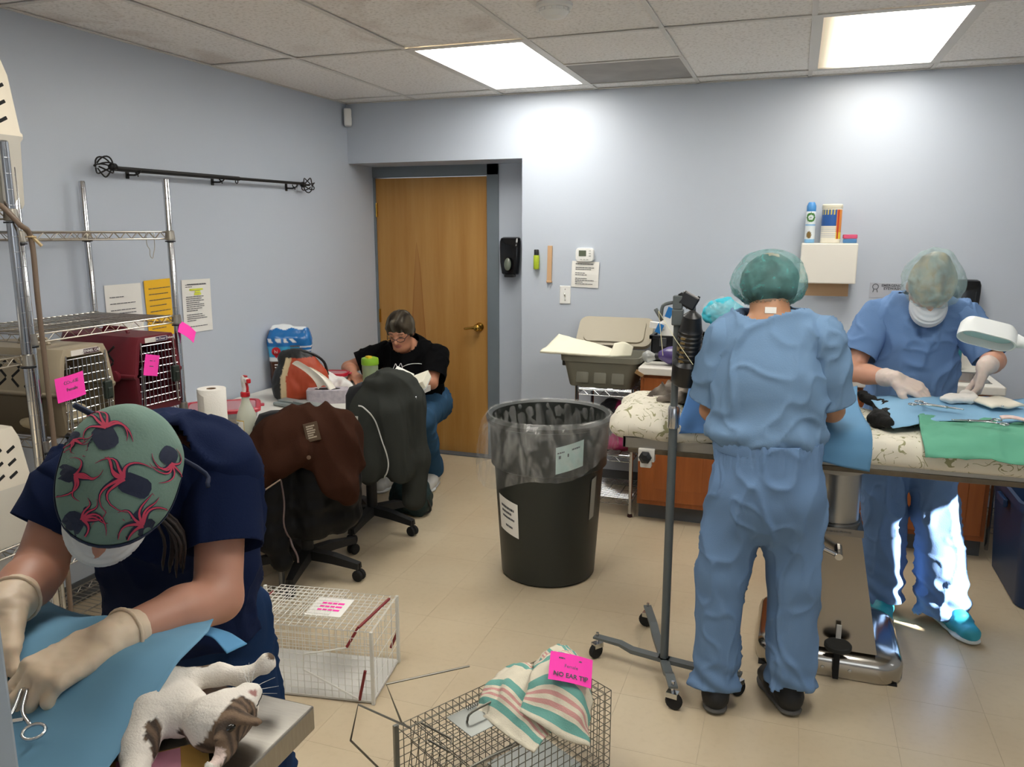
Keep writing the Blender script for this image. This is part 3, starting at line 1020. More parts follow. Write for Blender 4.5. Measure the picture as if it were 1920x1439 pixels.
o = notice('wall_notice', 'white notice with yellow-green highlighted lines, right of the yellow one', -2.957, 3.395, 1.263, .212, .275, m_paper, [.95, .3, 0, 0, 0, 0, .8, .7, .8, .6, .8, .8, .7, .5, 0, .7, .8, .9, .4, 0, 0, .9, 0, 0], 3, tilt=-.015)
mb = MB(); mb.box((-.005, .085, .0045), (.10, .009, .0006)); mb.box((.005, .073, .0045), (.04, .01, .0006)); mb.box((.005, .061, .0045), (.05, .01, .0006)); mb.build('highlighter', M('highlighter_yellow', '#d8e24a', rough=.8), o)
scribble('heading', .14, [1], m_ink, o, (0, .112, .0042), (0, 0, 0), thick=.006, seed=21)
t = thing('motion_sensor', 'small white motion sensor high in the corner', 'sensor', (-2.955, 4.93, 2.405), .5)
mb = MB(); mb.box((.03, 0, 0), (.05, .062, .115), None, .01, 3); mb.build('case', m_white, t, smooth='auto')
mb = MB(); mb.box((.052, 0, -.018), (.01, .044, .045), None, .004, 2); mb.build('lens', M('sensor_lens', '#d8d8d6', rough=.3), t, smooth='auto')
# ------------------------------------------------------------------ long white table and what lies on it
ZT = .72
m_lam = M('white_laminate', '#dedbd3', rough=.35)
def stuff(o):
    o['kind'] = 'stuff'
    return o
t = thing('folding_table', 'long white folding table along the blue wall', 'table', (-2.495, 3.55, 0))
mb = MB(); mb.prism(rrect(.88, 1.60, .03), ZT - .03, ZT); mb.build('table_top', m_lam, t)
for sx in (-1, 1):
    for sy in (-1, 1):
        mb = MB(); mb.tube([(sx * .36, sy * .68, 0), (sx * .36, sy * .68, ZT - .03)], .014, 8); mb.build('leg', M('grey_steel', '#7c7e80', rough=.4, metal=.8), t, smooth='auto')
# paper towel roll
t = thing('paper_towel_roll', 'white paper towel roll standing on the table', 'paper towels', (-2.43, 2.84, ZT))
mb = MB(); mb.lathe([(.021, .004), (.062, 0), (.064, .02), (.061, .12), (.062, .235), (.060, .238), (.021, .236), (.021, .004)], 32, cap=False); mb.build('roll', M('towel_paper', '#efece4', rough=.9, bump=.3, bscale=150), t, smooth='auto')
mb = MB(); mb.lathe([(.0205, .004), (.0205, .237), (.018, .237), (.018, .004)], 20, cap=False); mb.build('cardboard_core', M('cardboard', '#8a6f55', rough=.9), t, smooth='auto')
mb = MB(); mb.sheet(lambda u, v: ((.063 + .018 * u * u) * math.cos(-2.2 + u * .9), (.063 + .018 * u * u) * math.sin(-2.2 + u * .9), .004 + v * .23 - .02 * u), 6, 4); mb.build('loose_sheet', MATS['towel_paper'], t, smooth=True)
# spray bottle
t = thing('spray_bottle', 'clear spray bottle with a red and white trigger on the table', 'spray bottle', (-2.265, 2.86, ZT), -.5)
mb = MB(); mb.lathe([(.0, 0), (.040, 0), (.043, .006), (.043, .11), (.040, .13), (.026, .165), (.018, .185), (.0165, .20), (.0165, .212)], 28)
mb.build('bottle', M('hdpe_bottle', '#d9dccb', rough=.35, trans=.35), t, smooth='auto')
mb = MB(); mb.lathe([(.0195, .208), (.020, .210), (.020, .226), (.016, .230)], 20); mb.build('collar', M('red_plastic', '#c01c28', rough=.4), t, smooth='auto')
mb = MB(); mb.loft([[(x * s, y * s * .8, z) for x, y in rrect(.03, .03, .008)] for z, s in ((.226, 1), (.25, .8), (.252, .9), (.29, 1.0), (.302, .7))]); mb.box((.02, 0, .285), (.05, .018, .022), rotm(0, .15, 0), .005, 1); mb.build('spray_head', m_white, t, smooth='auto')
mb = MB(); mb.tube(spline([(.022, 0, .272), (.03, 0, .25), (.024, 0, .232)], 4), .006, 6); mb.box((.045, 0, .283), (.008, .02, .02), None, .003, 1); mb.box((.012, 0, .301), (.03, .012, .006), None, .002, 1); stuff(mb.build('trigger', MATS['red_plastic'], t, smooth='auto'))
mb = MB(); mb.sheet(lambda u, v: (.0436 * math.cos(-2.6 + u * 1.9), .0436 * math.sin(-2.6 + u * 1.9), .012 + v * .095), 12, 2); lab = mb.build('label', M('label_yellow', '#d8b23a', rough=.5), t, smooth=True)
mb = MB(); mb.sheet(lambda u, v: (.0439 * math.cos(-2.55 + u * 1.8), .0439 * math.sin(-2.55 + u * 1.8), .016 + v * .087), 12, 2); mb.build('label_face', m_paper, lab, smooth=True)
mb = MB(); mb.sheet(lambda u, v: (.0442 * math.cos(-2.5 + u * .9), .0442 * math.sin(-2.5 + u * .9), .04 + v * .022), 8, 1); mb.build('label_red', MATS['red_plastic'], lab, smooth=True)
mb = MB(); mb.sheet(lambda u, v: (.0442 * math.cos(-2.5 + u * .9), .0442 * math.sin(-2.5 + u * .9), .064 + v * .012), 8, 1); mb.build('label_blue', M('label_blue', '#2f5f8a', rough=.5), lab, smooth=True)
text('label_word', 'dnP', .02, m_ink, lab, (.0446 * math.cos(-1.6), .0446 * math.sin(-1.6), .09), (PI / 2, 0, 0))
for k in range(3): text('label_mark', 'O', .012, m_ink, lab, (.0447 * math.cos(-1.15), .0447 * math.sin(-1.15), .045 + k * .014), (PI / 2, 0, .42))
# food containers with red lids
m_clear = M('clear_plastic', '#d9dcd8', rough=.2, trans=.6, alpha=.65)
m_redlid = M('red_lid', '#b3162f', rough=.35)
def tub(label, loc, rz, w, d, h, inner=None, n=.05):
    t = thing('food_container', label, 'container', loc, rz, 'food containers with red lids')
    mb = MB(); mb.loft([[(x, y, z) for x, y in rrect(w * s, d * s, n * s)] for z, s in ((0, .86), (.004, .88), (h, .97))]); mb.build('tub', m_clear, t, smooth='auto')
    mb = MB(); mb.loft([[(x, y, z) for x, y in rrect(w * s, d * s, n * s)] for z, s in ((h - .008, 1.0), (h - .008, 1.04), (h + .006, 1.05), (h + .012, 1.02), (h + .012, .93), (h + .006, .91))])
    mb.box((w * .53, 0, h + .003), (.03, .05, .006), None, .003, 1); lid = mb.build('lid', m_redlid, t, smooth='auto')
    mb = MB(); mb.loft([[(x, y, z) for x, y in rrect(w * .9, d * .9, n * .9)] for z in (h + .006, h + .008)]); mb.build('lid_window', M('pink_clear_lid', '#b77a80', rough=.25), lid)
    if inner:
        mb = MB(); mb.loft([[(x, y, z) for x, y in rrect(w * s, d * s, n * s)] for z, s in ((.006, .82), (h * .55, .87))]); mb.build('contents', M('container_contents', inner, rough=.9), t)
    return t
tub('wide food container with a red lid behind the paper towel roll', (-2.585, 3.09, ZT), .65, .34, .25, .085, '#8f7a66')
tub('small red-lidded container beside the seated woman’s hand', (-2.66, 4.20, ZT), .3, .19, .14, .06)
# folded grey newspaper-like bag
mb = MB(); mb.box((0, 0, .012), (.34, .10, .02), None, .008, 2); mb.box((.0, .012, .026), (.33, .06, .012), rotm(.06, 0, .02), .005, 2); mb.box((.06, 0, .034), (.2, .05, .006), rotm(0, 0, -.05), .002, 1)
tag(mb.build('plastic_bag', M('grey_film', '#8d9796', rough=.35, vary=.4, vscale=14, bump=.4, bscale=40), loc=(-2.44, 3.53, ZT), rot=(0, 0, -.25), smooth='auto'), 'flat folded grey plastic bag in front of the tissue box', 'bag')
# pet food bag
t = thing('pet_food_bag', 'blue and brown pet food bag leaning near the wall', 'pet food bag', (-2.845, 4.03, ZT), .50)
s = SDF(.008, .02)
s.box((0, 0, .16), (.118, .06, .16), .03).box((0, 0, .30), (.112, .038, .06), .02, k=.05).box((-.04, .0, .345), (.06, .018, .035), .012, k=.02)
def bagcol(P):
    blue, lb, br, wh = raycol('#1f6fb4', '#47aede', '#4a2a1c', '#e9eef0')
    z, x = P[:, 2], P[:, 0] + .012 * vnoise(P, 30, 4)
    c = np.tile(blue, (len(P), 1))
    c[(z < .25) & (x < .06)] = lb
    c[(z < .165)] = br
    c[(z < .185) & (z > .165)] = wh
    c[z < .03] = blue
    c[z > .355 + .006 * np.sin(P[:, 0] * 70)] = wh
    st = (x > .065) & (z > .18) & (z < .27) & (np.sin(z * 260) > .55); c[st] = wh
    st = (z > .275) & (z < .30) & (x < .05) & (np.sin(x * 150 + z * 80) > -.2); c[st] = wh
    return c
s.build('bag', M('bag_print', '#ffffff', rough=.25, attr=True), t, disp=lambda P, N: .006 * fbm(P, 14, 2), col=bagcol, world=False)
mb = MB(); mb.lathe([(0, 0), (.026, 0), (.026, .002), (0, .002)], 20, (-.072, -.0665, .225), rotm(PI / 2, 0, 0)); mb.prism([(-.024, 0), (.024, 0), (0, -.036)], 0, .002, rotm(PI / 2, 0, 0), (-.072, -.0665, .22)); q = mb.build('heart_badge', MATS['red_plastic'], t)
text('badge_text', 'hi', .03, m_white, q, (-.072, -.070, .223))
scribble('bag_print', .07, [.8, 1], m_ink, t, (.045, -.0675, .255), (PI / 2, 0, 0), lh=.018, thick=.011, seed=31)
scribble('bag_print', .09, [.6, .9, 0, .7, .5], m_white, t, (-.04, -.068, .145), (PI / 2, 0, 0), lh=.016, thick=.007, seed=32)
# orange and black shoulder bag
t = thing('shoulder_bag', 'rust orange and black cloth bag with a cream stripe', 'bag', (-2.60, 3.77, ZT), .55)
s = SDF(.008, .05)
s.ell((0, 0, .10), (.15, .10, .115)).ell((.0, .0, .19), (.09, .07, .07)).ell((-.05, .01, .235), (.06, .045, .03)).box((0, 0, .04), (.14, .085, .04), .03)
def bc(P):
    o, b, c = raycol('#a8401f', '#1b1c1c', '#c9b690')
    x = P[:, 0] + .35 * (P[:, 2] - .13) * (P[:, 2] > .13) * -1
    r = np.tile(o, (len(P), 1))
    r[x < -.075] = c
    r[x < -.105] = b
    r[(P[:, 2] > .235)] = b
    return r
s.build('bag_body', M('bag_cloth', '#ffffff', rough=.55, attr=True), t, disp=lambda P, N: .010 * fbm(P * np.array([1, 1, .45]), 17, 9), col=bc, world=False)
mb = MB(); mb.tube(spline([(-.07, 0, .25), (-.02, -.02, .265), (.06, -.01, .255), (.13, .01, .20), (.15, .03, .12)], 5), .008, 6); mb.build('strap', m_black, t, smooth=True)
# tissue box and tissue
t = thing('tissue_box', 'grey floral tissue box with a tissue pulled out', 'tissue box', (-2.395, 3.72, ZT), .45)
m_tb = M('floral_carton', '#b9b2b8', rough=.7, vary=.6, vscale=45, col2='#8d8794')
mb = MB(); mb.loft([[(x, y, z) for x, y in rrect(.22, .115, .02)] for z in (0, .072)]); mb.build('carton', m_tb, t, smooth='auto')
mb = MB(); mb.prism([(.07 * math.cos(a) , .028 * math.sin(a)) for a in np.linspace(0, 2 * PI, 18)[:-1]], .0722, .0732); mb.build('opening', m_dark, t)
mb = MB(); mb.sheet(lambda u, v: (-.05 + .10 * u - .10 * (1 - v) ** 0 * v * v * 1.1 - .02 * v, -.01 + .022 * math.sin(u * 7 + v * 2) * (1 - .4 * v) - .03 * v, .07 + .15 * v + .02 * math.sin(u * 5)), 14, 10); mb.build('tissue', M('tissue_paper', '#efeadc', rough=.9), t, smooth=True)
# white plastic bag of things behind the tissue box
s = SDF(.008, .03); s.ell((-2.50, 4.0, ZT + .04), (.08, .06, .04)).ell((-2.44, 3.97, ZT + .035), (.05, .045, .035)).ell((-2.60, 4.02, ZT + .10), (.03, .03, .035)).ell((-2.57, 4.0, ZT + .05), (.05, .05, .05))
tag(s.build('plastic_bag', M('white_film', '#dcdad6', rough=.4), disp=lambda P, N: .012 * fbm(P, 24, 6)), 'crumpled white plastic bag behind the tissue box', 'bag')
s = SDF(.007, .02); s.ell((-2.33, 4.02, ZT + .03), (.07, .05, .03)).ell((-2.28, 4.05, ZT + .028), (.05, .04, .028))
tag(s.build('knit_scarf', M('dark_scarf', '#3c4650', rough=.9), disp=lambda P, N: .008 * fbm(P, 26, 8)), 'dark blue-grey scarf heaped on the table by the grey jacket', 'scarf')
# jar with a green lid
t = thing('shaker_bottle', 'clear jar with a green and yellow flip lid', 'bottle', (-2.42, 4.24, ZT), -.4)
mb = MB(); mb.lathe([(0, 0), (.045, 0), (.048, .01), (.05, .12), (.047, .13)], 24); mb.build('jar', M('green_tint_plastic', '#aebf9a', rough=.2, trans=.5), t, smooth='auto')
mb = MB(); mb.lathe([(.052, .125), (.053, .13), (.053, .155), (.05, .165), (.035, .17), (0, .17)], 24); mb.build('lid', M('green_lid', '#86b52c', rough=.4), t, smooth='auto')
mb = MB(); mb.box((.015, -.02, .174), (.035, .03, .016), None, .005, 2); mb.build('flip_spout', M('yellow_spout', '#e0c02a', rough=.4), t, smooth='auto')
# sheets of paper on the table
for i, (x, y, r, l) in enumerate(((-2.17, 3.12, .3, 'blank white sheet lying on the table behind the spray bottle'), (-2.14, 2.94, -.2, 'printed white form lying on the table beside the spray bottle'))):
    mb = MB(); mb.box((0, 0, .0006), (.21, .28, .0012)); o = mb.build('paper_sheet', m_paper, loc=(x, y, ZT + .0003 * i), rot=(0, 0, r)); tag(o, l, 'paper', 'papers on the white table')
    if i: scribble('print', .16, [.4, 0, .8, .6, 0, .7], m_ink, o, (0, .08, .0016), (0, 0, 0), seed=5)
mb = MB(); mb.tube([(-.06, 0, .005), (.06, 0, .005)], .005, 6); o = mb.build('marker_pen', m_black, loc=(-2.13, 3.0, ZT + .0015), rot=(0, 0, .8), smooth='auto'); tag(o, 'short black marker pen lying on the printed form', 'pen')
# little white dispenser bottle behind the shelving post
t = thing('pill_bottle', 'small white bottle at the end of the table by the shelving', 'bottle', (-2.70, 2.84, ZT))
mb = MB(); mb.lathe([(0, 0), (.03, 0), (.032, .004), (.032, .07), (.024, .08)], 20); mb.build('bottle', m_white, t, smooth='auto')
mb = MB(); mb.lathe([(.026, .08), (.028, .082), (.028, .10), (0, .102)], 20); mb.build('cap', M('cap_white', '#d5d0cb', rough=.5), t, smooth='auto')

# ------------------------------------------------------------------ swivel chairs and the jackets hung on them
m_chair = M('chair_black', '#1a1a1b', rough=.55)
m_chf = M('chair_cloth', '#1e1f22', rough=.95)
def swivel(label, loc, rz, ph=0.0):
    t = thing('swivel_chair', label, 'chair', loc, rz, 'black swivel chairs at the white table')
    mb = MB(); mb.loft([[(x * s, y * s, z) for x, y in rrect(.46, .44, .12)] for z, s in ((.42, .8), (.43, .95), (.455, 1), (.48, 1), (.50, .95), (.505, .8))]); mb.build('seat', m_chf, t, smooth=True)
    mb = MB(); mb.loft([[(x * s, -.235 + y - .02 * (z - .7), z) for x, y in rrect(.40, .05, .024)] for z, s in ((.58, .8), (.60, .95), (.70, 1.02), (.82, 1), (.86, .9), (.87, .7))]); mb.build('backrest', m_chf, t, smooth=True)
    mb = MB(); mb.tube(spline([(0, -.02, .41), (0, -.2, .42), (0, -.265, .48), (0, -.268, .62)], 5), .016, 8); mb.build('back_bar', m_chair, t, smooth=True)
    mb = MB(); mb.lathe([(.03, .10), (.03, .28), (.018, .285), (.018, .42)], 14); mb.build('gas_column', m_chair, t, smooth='auto')
    for k in range(5):
        a = ph + k * 2 * PI / 5
        R = rotm(0, 0, a)
        mb = MB(); mb.loft([[tuple(R @ Vector((x, y, z))) for y, z in ((-.026 * s, z0 - .018 * s), (.026 * s, z0 - .018 * s), (.02 * s, z0 + .018 * s), (-.02 * s, z0 + .018 * s))] for x, s, z0 in ((.02, 1.2, .10), (.15, 1.1, .095), (.29, .8, .075))])
        lg = mb.build('leg', m_chair, t)
        c = R @ Vector((.285, 0, .028))
        mb = MB()
        for sy in (-1, 1):
            mb.lathe([(0, -.009), (.024, -.009), (.028, -.004), (.028, .004), (.024, .009), (0, .009)], 14, tuple(c + R @ Vector((0, sy * .014, 0))), R @ rotm(PI / 2, 0, 0))
        mb.tube([tuple(c + Vector((0, 0, .01))), tuple(c + Vector((0, 0, .06)))], .008, 6); stuff(mb.build('caster', m_dark, lg, smooth='auto'))
    return t
C1, C2 = (-2.165, 3.125), (-2.175, 3.78)
swivel('black swivel chair under the brown and black jackets', (*C1, 0), .62, 1.57 - .95)
swivel('black swivel chair under the grey jacket', (*C2, 0), .85, -1.05)
def J(x, y, z): return (x, y, z)
# black quilted jacket under the brown one
t = thing('black_jacket', 'black jacket hanging beneath the brown fleece on the chair', 'jacket', (-2.02, 2.93, 0), .64)
s = SDF(.010, .05)
s.box((.0, .02, .56), (.21, .075, .28), .06).cone((-.14, -.03, .70), .07, (-.165, -.05, .30), .052).cone((-.165, -.05, .30), .052, (-.125, -.05, .19), .045).cone((.05, -.02, .6), .09, (.02, -.02, .34), .07).cone((.17, .02, .6), .08, (.19, .03, .36), .06)
s.build('jacket_body', M('black_nylon', '#08090c', rough=.6, spec=.2, wrinkle=(5, .5, (1, 1, .5))), t, disp=lambda P, N: .010 * fbm(P * np.array([1, 1, .5]), 16, 5) + .003 * np.sin(P[:, 2] * 75), world=False)
jb = t.children[0]
mb = MB(); mb.tube(snap(jb, spline([(-.11, -.125, .60), (-.10, -.125, .48), (-.105, -.11, .36), (-.06, -.10, .24), (-.055, -.105, .20)], 6), (0, 1, 0), .001), .0045, 6); mb.build('zip', M('zip_mauve', '#6a5a58', rough=.5), t, smooth=True)
# brown fleece
t = thing('brown_jacket', 'brown fleece jacket draped over the near swivel chair', 'jacket', (-2.02, 2.93, 0), .64)
s = SDF(.008, .03)
s.ell((-.0, .0, .755), (.20, .125, .135)).ell((.05, -.015, .80), (.15, .10, .10))
s.ell((.12, -.01, .72), (.135, .12, .15)).cone((.17, -.03, .72), .085, (.20, -.06, .62), .06)
s.cone((.03, -.06, .74), .095, (.145, -.105, .545), .075, n=(0, 1, 0), fac=.7).cone((.145, -.105, .545), .075, (.165, -.11, .475), .035)
s.cone((-.10, -.04, .76), .10, (-.225, -.06, .63), .085).cone((-.225, -.06, .63), .085, (-.265, -.05, .54), .070, n=(0, 1, 0), fac=.8)
s.cone((-.235, -.0, .56), .06, (-.235, .0, .33), .045, n=(0, 1, 0), fac=.7)
s.cone((-.12, -.10, .66), .062, (.0, -.125, .72), .05)
def fold(P, N):
    r = .009 * fbm(P * np.array([1.3, 1, .55]), 10, 21, 2) + .010 * (1 - 2 * np.abs(vnoise(P * np.array([1.4, 1, .5]), 11, 77)))
    return r + .010 * (1 - 2 * np.abs(np.sin(P[:, 0] * 17 + P[:, 2] * 12 + 2 * vnoise(P, 5, 3)))) * np.clip((P[:, 0] + .02) / .08, 0, 1)
s.build('fleece', M('brown_fleece', '#39231a', rough=.95, spec=.05, bump=.3, bscale=200, wrinkle=(3, .7, (1, 1, .55))), t, disp=fold, world=False)
_p = snap(t.children[0], [(.03, 0, .80), (.03, 0, .84), (.03, 0, .76)], (0, 1, 0), .006)
_ti = math.atan2(_p[1].y - _p[2].y, _p[1].z - _p[2].z)
mb = MB(); mb.box((0, 0, 0), (.062, .006, .082), None, .002, 1); pt = mb.build('brand_patch', M('patch_brown', '#4a3826', rough=.8), t, loc=_p[0], rot=(-_ti, -.18, 0))
scribble('patch_print', .04, [.9, .7, .9, .8, .6, .9], M('patch_thread', '#a89c8a', rough=.8), pt, (0, -.0036, .026), (PI / 2, 0, 0), lh=.0098, thick=.006, seed=9)
mb = MB(); mb.lathe([(0, 0), (.009, 0), (.009, .003), (0, .004)], 12, (.01, -.178, .70), rotm(PI / 2, 0, 0)); mb.build('snap', M('snap_brown', '#6a5240', rough=.5), t)
fl = t.children[0]
mb = MB(); mb.tube(snap(fl, spline([(-.29, -.10, .50), (-.24, -.128, .515), (-.17, -.14, .565), (-.11, -.152, .605)], 5), (0, 1, 0), .0), .0035, 5); mb.build('hem_edge', M('hem_thread', '#a08a78', rough=.8), t, smooth=True)
# grey jacket on the second chair
t = thing('grey_jacket', 'grey zip jacket draped over the far swivel chair', 'jacket', (-2.00, 3.62, 0), .70)
s = SDF(.009, .04)
s.ell((.03, .0, .80), (.15, .10, .12)).box((.02, .0, .62), (.155, .095, .22), .07).ell((-.02, -.05, .885), (.075, .055, .035)).cone((.04, -.03, .88), .06, (.13, -.01, .86), .055)
s.cone((-.10, -.03, .76), .075, (-.09, -.05, .42), .075, n=(0, 1, 0), fac=.6).cone((.13, -.03, .76), .085, (.16, -.04, .46), .066).cone((.16, -.04, .46), .066, (.145, -.05, .23), .050)
s.cone((.01, -.07, .72), .08, (.06, -.09, .42), .07)
s.build('jacket_body', M('grey_fleece', '#383a37', rough=.95, spec=.05, bump=.2, bscale=180, wrinkle=(3, .7, (1.3, 1.3, .35))), t, disp=lambda P, N: .008 * fbm(P * np.array([1.5, 1.2, .4]), 10, 31, 2) + .011 * (1 - 2 * np.abs(vnoise(P * np.array([1.7, 1.7, .3]), 11, 35))), world=False)
gj = t.children[0]
mb = MB(); mb.tube(snap(gj, spline([(-.14, -.06, .775), (-.115, -.105, .765), (-.065, -.145, .70), (-.03, -.165, .58), (-.005, -.165, .47), (-.02, -.13, .37)], 6), (0, 1, 0), .0), .0042, 6); mb.build('white_piping', M('white_piping', '#d2d2ce', rough=.6), t, smooth=True)
mb = MB(); mb.box((.15, -.12, .80), (.012, .008, .018), None, .003, 1); mb.build('zip_pull', m_chrome, t)
# backpack on the floor
s = SDF(.009, .03); s.ell((-2.07, 4.06, .12), (.12, .11, .12)).ell((-2.03, 4.02, .10), (.09, .07, .09)).box((-2.08, 4.07, .06), (.12, .09, .06), .04)
t = thing('backpack', 'dark teal backpack slumped on the floor by the seated woman’s feet', 'backpack', (-2.05, 4.13, 0))
s.build('pack', M('teal_nylon', '#0d2a2c', rough=.7), t, disp=lambda P, N: .008 * fbm(P, 20, 4))
mb = MB(); mb.tube(spline([(-2.0, 4.02, .20), (-1.95, 4.01, .12), (-1.94, 4.05, .03), (-1.98, 4.0, .012)], 5), .007, 6); mb.build('shoulder_strap', m_black, t, smooth=True, world=True)
# ------------------------------------------------------------------ helpers for cloth and for laying things on surfaces
def cloth(name, mat, ctrl, parent=None, n=8, amp=.004, scale=18, seed=1, solid=.0015, world=True, crease=0.0, sub=0):
    """soft sheet through a grid of control points, with small wrinkles"""
    rows = [spline(r, n) for r in ctrl]
    cols = [spline([r[k] for r in rows], n) for k in range(len(rows[0]))]
    nu, nv = len(cols[0]) - 1, len(cols) - 1
    P = np.array([[tuple(cols[j][i]) for j in range(nv + 1)] for i in range(nu + 1)])
    du = np.gradient(P, axis=0); dv = np.gradient(P, axis=1)
    N = np.cross(du, dv); N /= np.maximum(np.linalg.norm(N, axis=2), 1e-9)[..., None]
    q = P.reshape(-1, 3)
    r = amp * fbm(q, scale, seed)
    if crease: r = r + crease * (1 - np.abs(vnoise(q * np.array([1, .6, 1]), scale * .7, seed + 9)) * 2)
    P = P + N * r.reshape(nu + 1, nv + 1, 1)
    mb = MB(); mb.v = [tuple(p) for p in P.reshape(-1, 3)]
    mb.f = [(i * (nv + 1) + j, (i + 1) * (nv + 1) + j, (i + 1) * (nv + 1) + j + 1, i * (nv + 1) + j + 1) for i in range(nu) for j in range(nv)]
    return mb.build(name, mat, parent, smooth=True, world=world, solid=solid)
# ------------------------------------------------------------------ back wall fittings
mb = MB(); mb.lathe([(0, 0), (.017, 0), (.019, .004), (.019, .085), (.017, .09)], 18)
t = thing('spray_can', 'small lime green spray bottle with a black cap hung on the wall', 'spray bottle', (-1.583, YB - .024, 1.405))
mb.build('bottle', M('lime_label', '#b5c832', rough=.4, vary=.3, vscale=30, col2='#7d9a20'), t, smooth='auto')
mb = MB(); mb.lathe([(.0155, .09), (.0155, .122), (.013, .126), (0, .126)], 18); mb.build('cap', m_black, t, smooth='auto')
mb = MB(); mb.box((0, 0, .0), (.03, .012, .235), rotm(0, .02, 0), .001, 1); mb.box((-.001, -.002, -.113), (.036, .015, .012), None, .002, 1)
o = mb.build('wood_strip', M('pine_strip', '#c9a37c', rough=.6), loc=(-1.498, YB - .009, 1.438)); tag(o, 'narrow bare pine strip fixed upright on the back wall', 'wood strip')
t = thing('thermostat', 'white thermostat with a small dark display on the back wall', 'thermostat', (-1.264, YB, 1.50))
mb = MB(); mb.loft([[(x * s, y, z * s) for x, z in rrect(.118, .086, .022)] for y, s in ((0, 1), (-.02, 1), (-.027, .95), (-.028, .85))]); mb.build('case', m_white, t, smooth='auto')
mb = MB(); mb.box((-.012, -.029, .010), (.048, .003, .036), None, .001, 1); mb.build('display', M('lcd', '#5d6455', rough=.25), t)
mb = MB()
for k in range(3): mb.box((.036, -.029, .026 - .016 * k), (.014, .003, .006), None, .001, 1)
for k in range(3): mb.box((-.02 + .02 * k, -.029, -.029), (.012, .003, .005), None, .001, 1)
stuff(mb.build('buttons', M('button_grey', '#b8b8b4', rough=.5), t))
# paper notice under the thermostat
mb = MB(); mb.sheet(lambda u, v: ((u - .5) * .178, -.003 - .004 * math.sin(v * 3), (v - .5) * .165), 4, 4); o = mb.build('wall_notice', m_paper, loc=(-1.262, YB - .002, 1.376), rot=(0, .03, 0), solid=.0006); tag(o, 'square white notice taped beneath the thermostat', 'notice')
scribble('print', .13, [.9, 0, .95, .8, 0, .5, .6, 0, .6, .95, .4, .9], m_ink, o, (0, -.0085, .066), (PI / 2, 0, 0), lh=.0115, thick=.004, seed=11)
t = thing('light_switch', 'white toggle light switch on the back wall', 'light switch', (-1.393, YB, 1.243))
mb = MB(); mb.box((0, -.003, 0), (.073, .006, .116), None, .003, 2); mb.build('cover_plate', m_white, t)
mb = MB(); mb.box((0, -.008, 0), (.011, .006, .026), None, .001, 1); mb.box((0, -.014, .004), (.008, .014, .01), rotm(.5, 0, 0), .002, 1); mb.build('toggle', M('toggle_white', '#d6d6d0', rough=.4), t)
for z in (-.036, .036):
    mb = MB(); mb.lathe([(0, 0), (.004, 0), (.003, .0015), (0, .002)], 8, (0, -.006, z), rotm(PI / 2, 0, 0)); mb.build('screw', m_chrome, t)
def soap(label, loc, rz, s=1.0):
    t = thing('soap_dispenser', label, 'soap dispenser', loc, rz, 'black wall soap dispensers')
    mb = MB(); mb.loft([[(x * s * w, (-.055 * d + y * d * .5) * s, z * s) for x, y in rrect(.15, .11, .04)] for z, w, d in ((-.128, .70, .75), (-.12, .80, .95), (-.04, .95, 1.0), (.06, 1.0, 1.0), (.10, 1.0, .95), (.122, .92, .8), (.13, .75, .6))])
    mb.build('case', M('gloss_black', '#0d0e10', rough=.15), t, smooth='auto')
    mb = MB(); mb.lathe([(0, 0), (.026, 0), (.024, .004), (0, .006)], 20, (0, -.112 * s, -.055 * s), rotm(PI / 2 - .08, 0, 0), sy=1.7); mb.build('level_window', M('window_smoke', '#6d7466', rough=.2), t, smooth=True)
    mb = MB(); mb.box((0, -.06 * s, -.135 * s), (.07 * s, .06 * s, .02 * s), None, .006, 2); mb.build('push_bar', m_black, t)
    return t
soap('glossy black soap dispenser in the door recess', (-1.872, YD, 1.477), 0)
soap('black wall dispenser behind the woman in blue facing us', (.885, YB, 1.265), 0, .95)
# white towel dispenser box with things on top
t = thing('towel_dispenser', 'white wall box with a brown paper towel hanging out', 'towel dispenser', (.172, YB, 1.36))
mb = MB(); mb.box((0, -.085, .11), (.295, .17, .222), None, .006, 2); mb.build('case', M('dispenser_white', '#e7e3d9', rough=.45), t)
mb = MB(); mb.sheet(lambda u, v: ((u - .5) * .235, -.10 - .006 * math.sin(u * 4), .0 - .075 * v), 6, 3); mb.build('paper_towel', M('kraft_paper', '#a98b6c', rough=.85), t, solid=.002)
ZB = 1.582
t = thing('air_freshener_can', 'blue-capped air freshener can on the wall box', 'spray can', (.065, YB - .09, ZB))
def fresh(P):
    w, b, g, lb, br = raycol('#dfe6ea', '#3d7fc2', '#3c7a2c', '#7fb4de', '#7a6236')
    z = P[:, 2]; a = np.arctan2(P[:, 1], P[:, 0])
    c = np.tile(w, (len(P), 1)); c[z < .02] = lb
    c[(z > .094) & (z < .105)] = lb
    d = np.hypot((a + PI / 2) * .027, z - .142); c[d < .026] = g; c[d < .014] = w
    d = np.hypot((a + PI / 2 + .2) * .027, (z - .045) * .7); c[d < .014] = br
    return c
def lathe_col(name, prof, n, mat, parent, colf):
    mb = MB(); mb.lathe(prof, n); V = np.array(mb.v); q = np.array([f for f in mb.f if len(f) == 4])
    o = link(name, npmesh(name, V, q, colf), mat, parent, True); return o
prof = [(.024, 0), (.027, .003)] + [(.027, .003 + .165 * k / 40) for k in range(1, 41)] + [(.022, .178)]
lathe_col('can', prof, 40, M('can_print', '#ffffff', rough=.3, attr=True), t, fresh)
mb = MB(); mb.lathe([(.024, .175), (.025, .18), (.025, .205), (.017, .224), (.015, .226), (0, .222)], 20); mb.build('cap', M('cap_blue', '#4a8fd0', rough=.4), t, smooth='auto')
text('brand', 'air', .016, M('brand_green', '#2d6a20', rough=.5), t, (0, -.0275, .142))
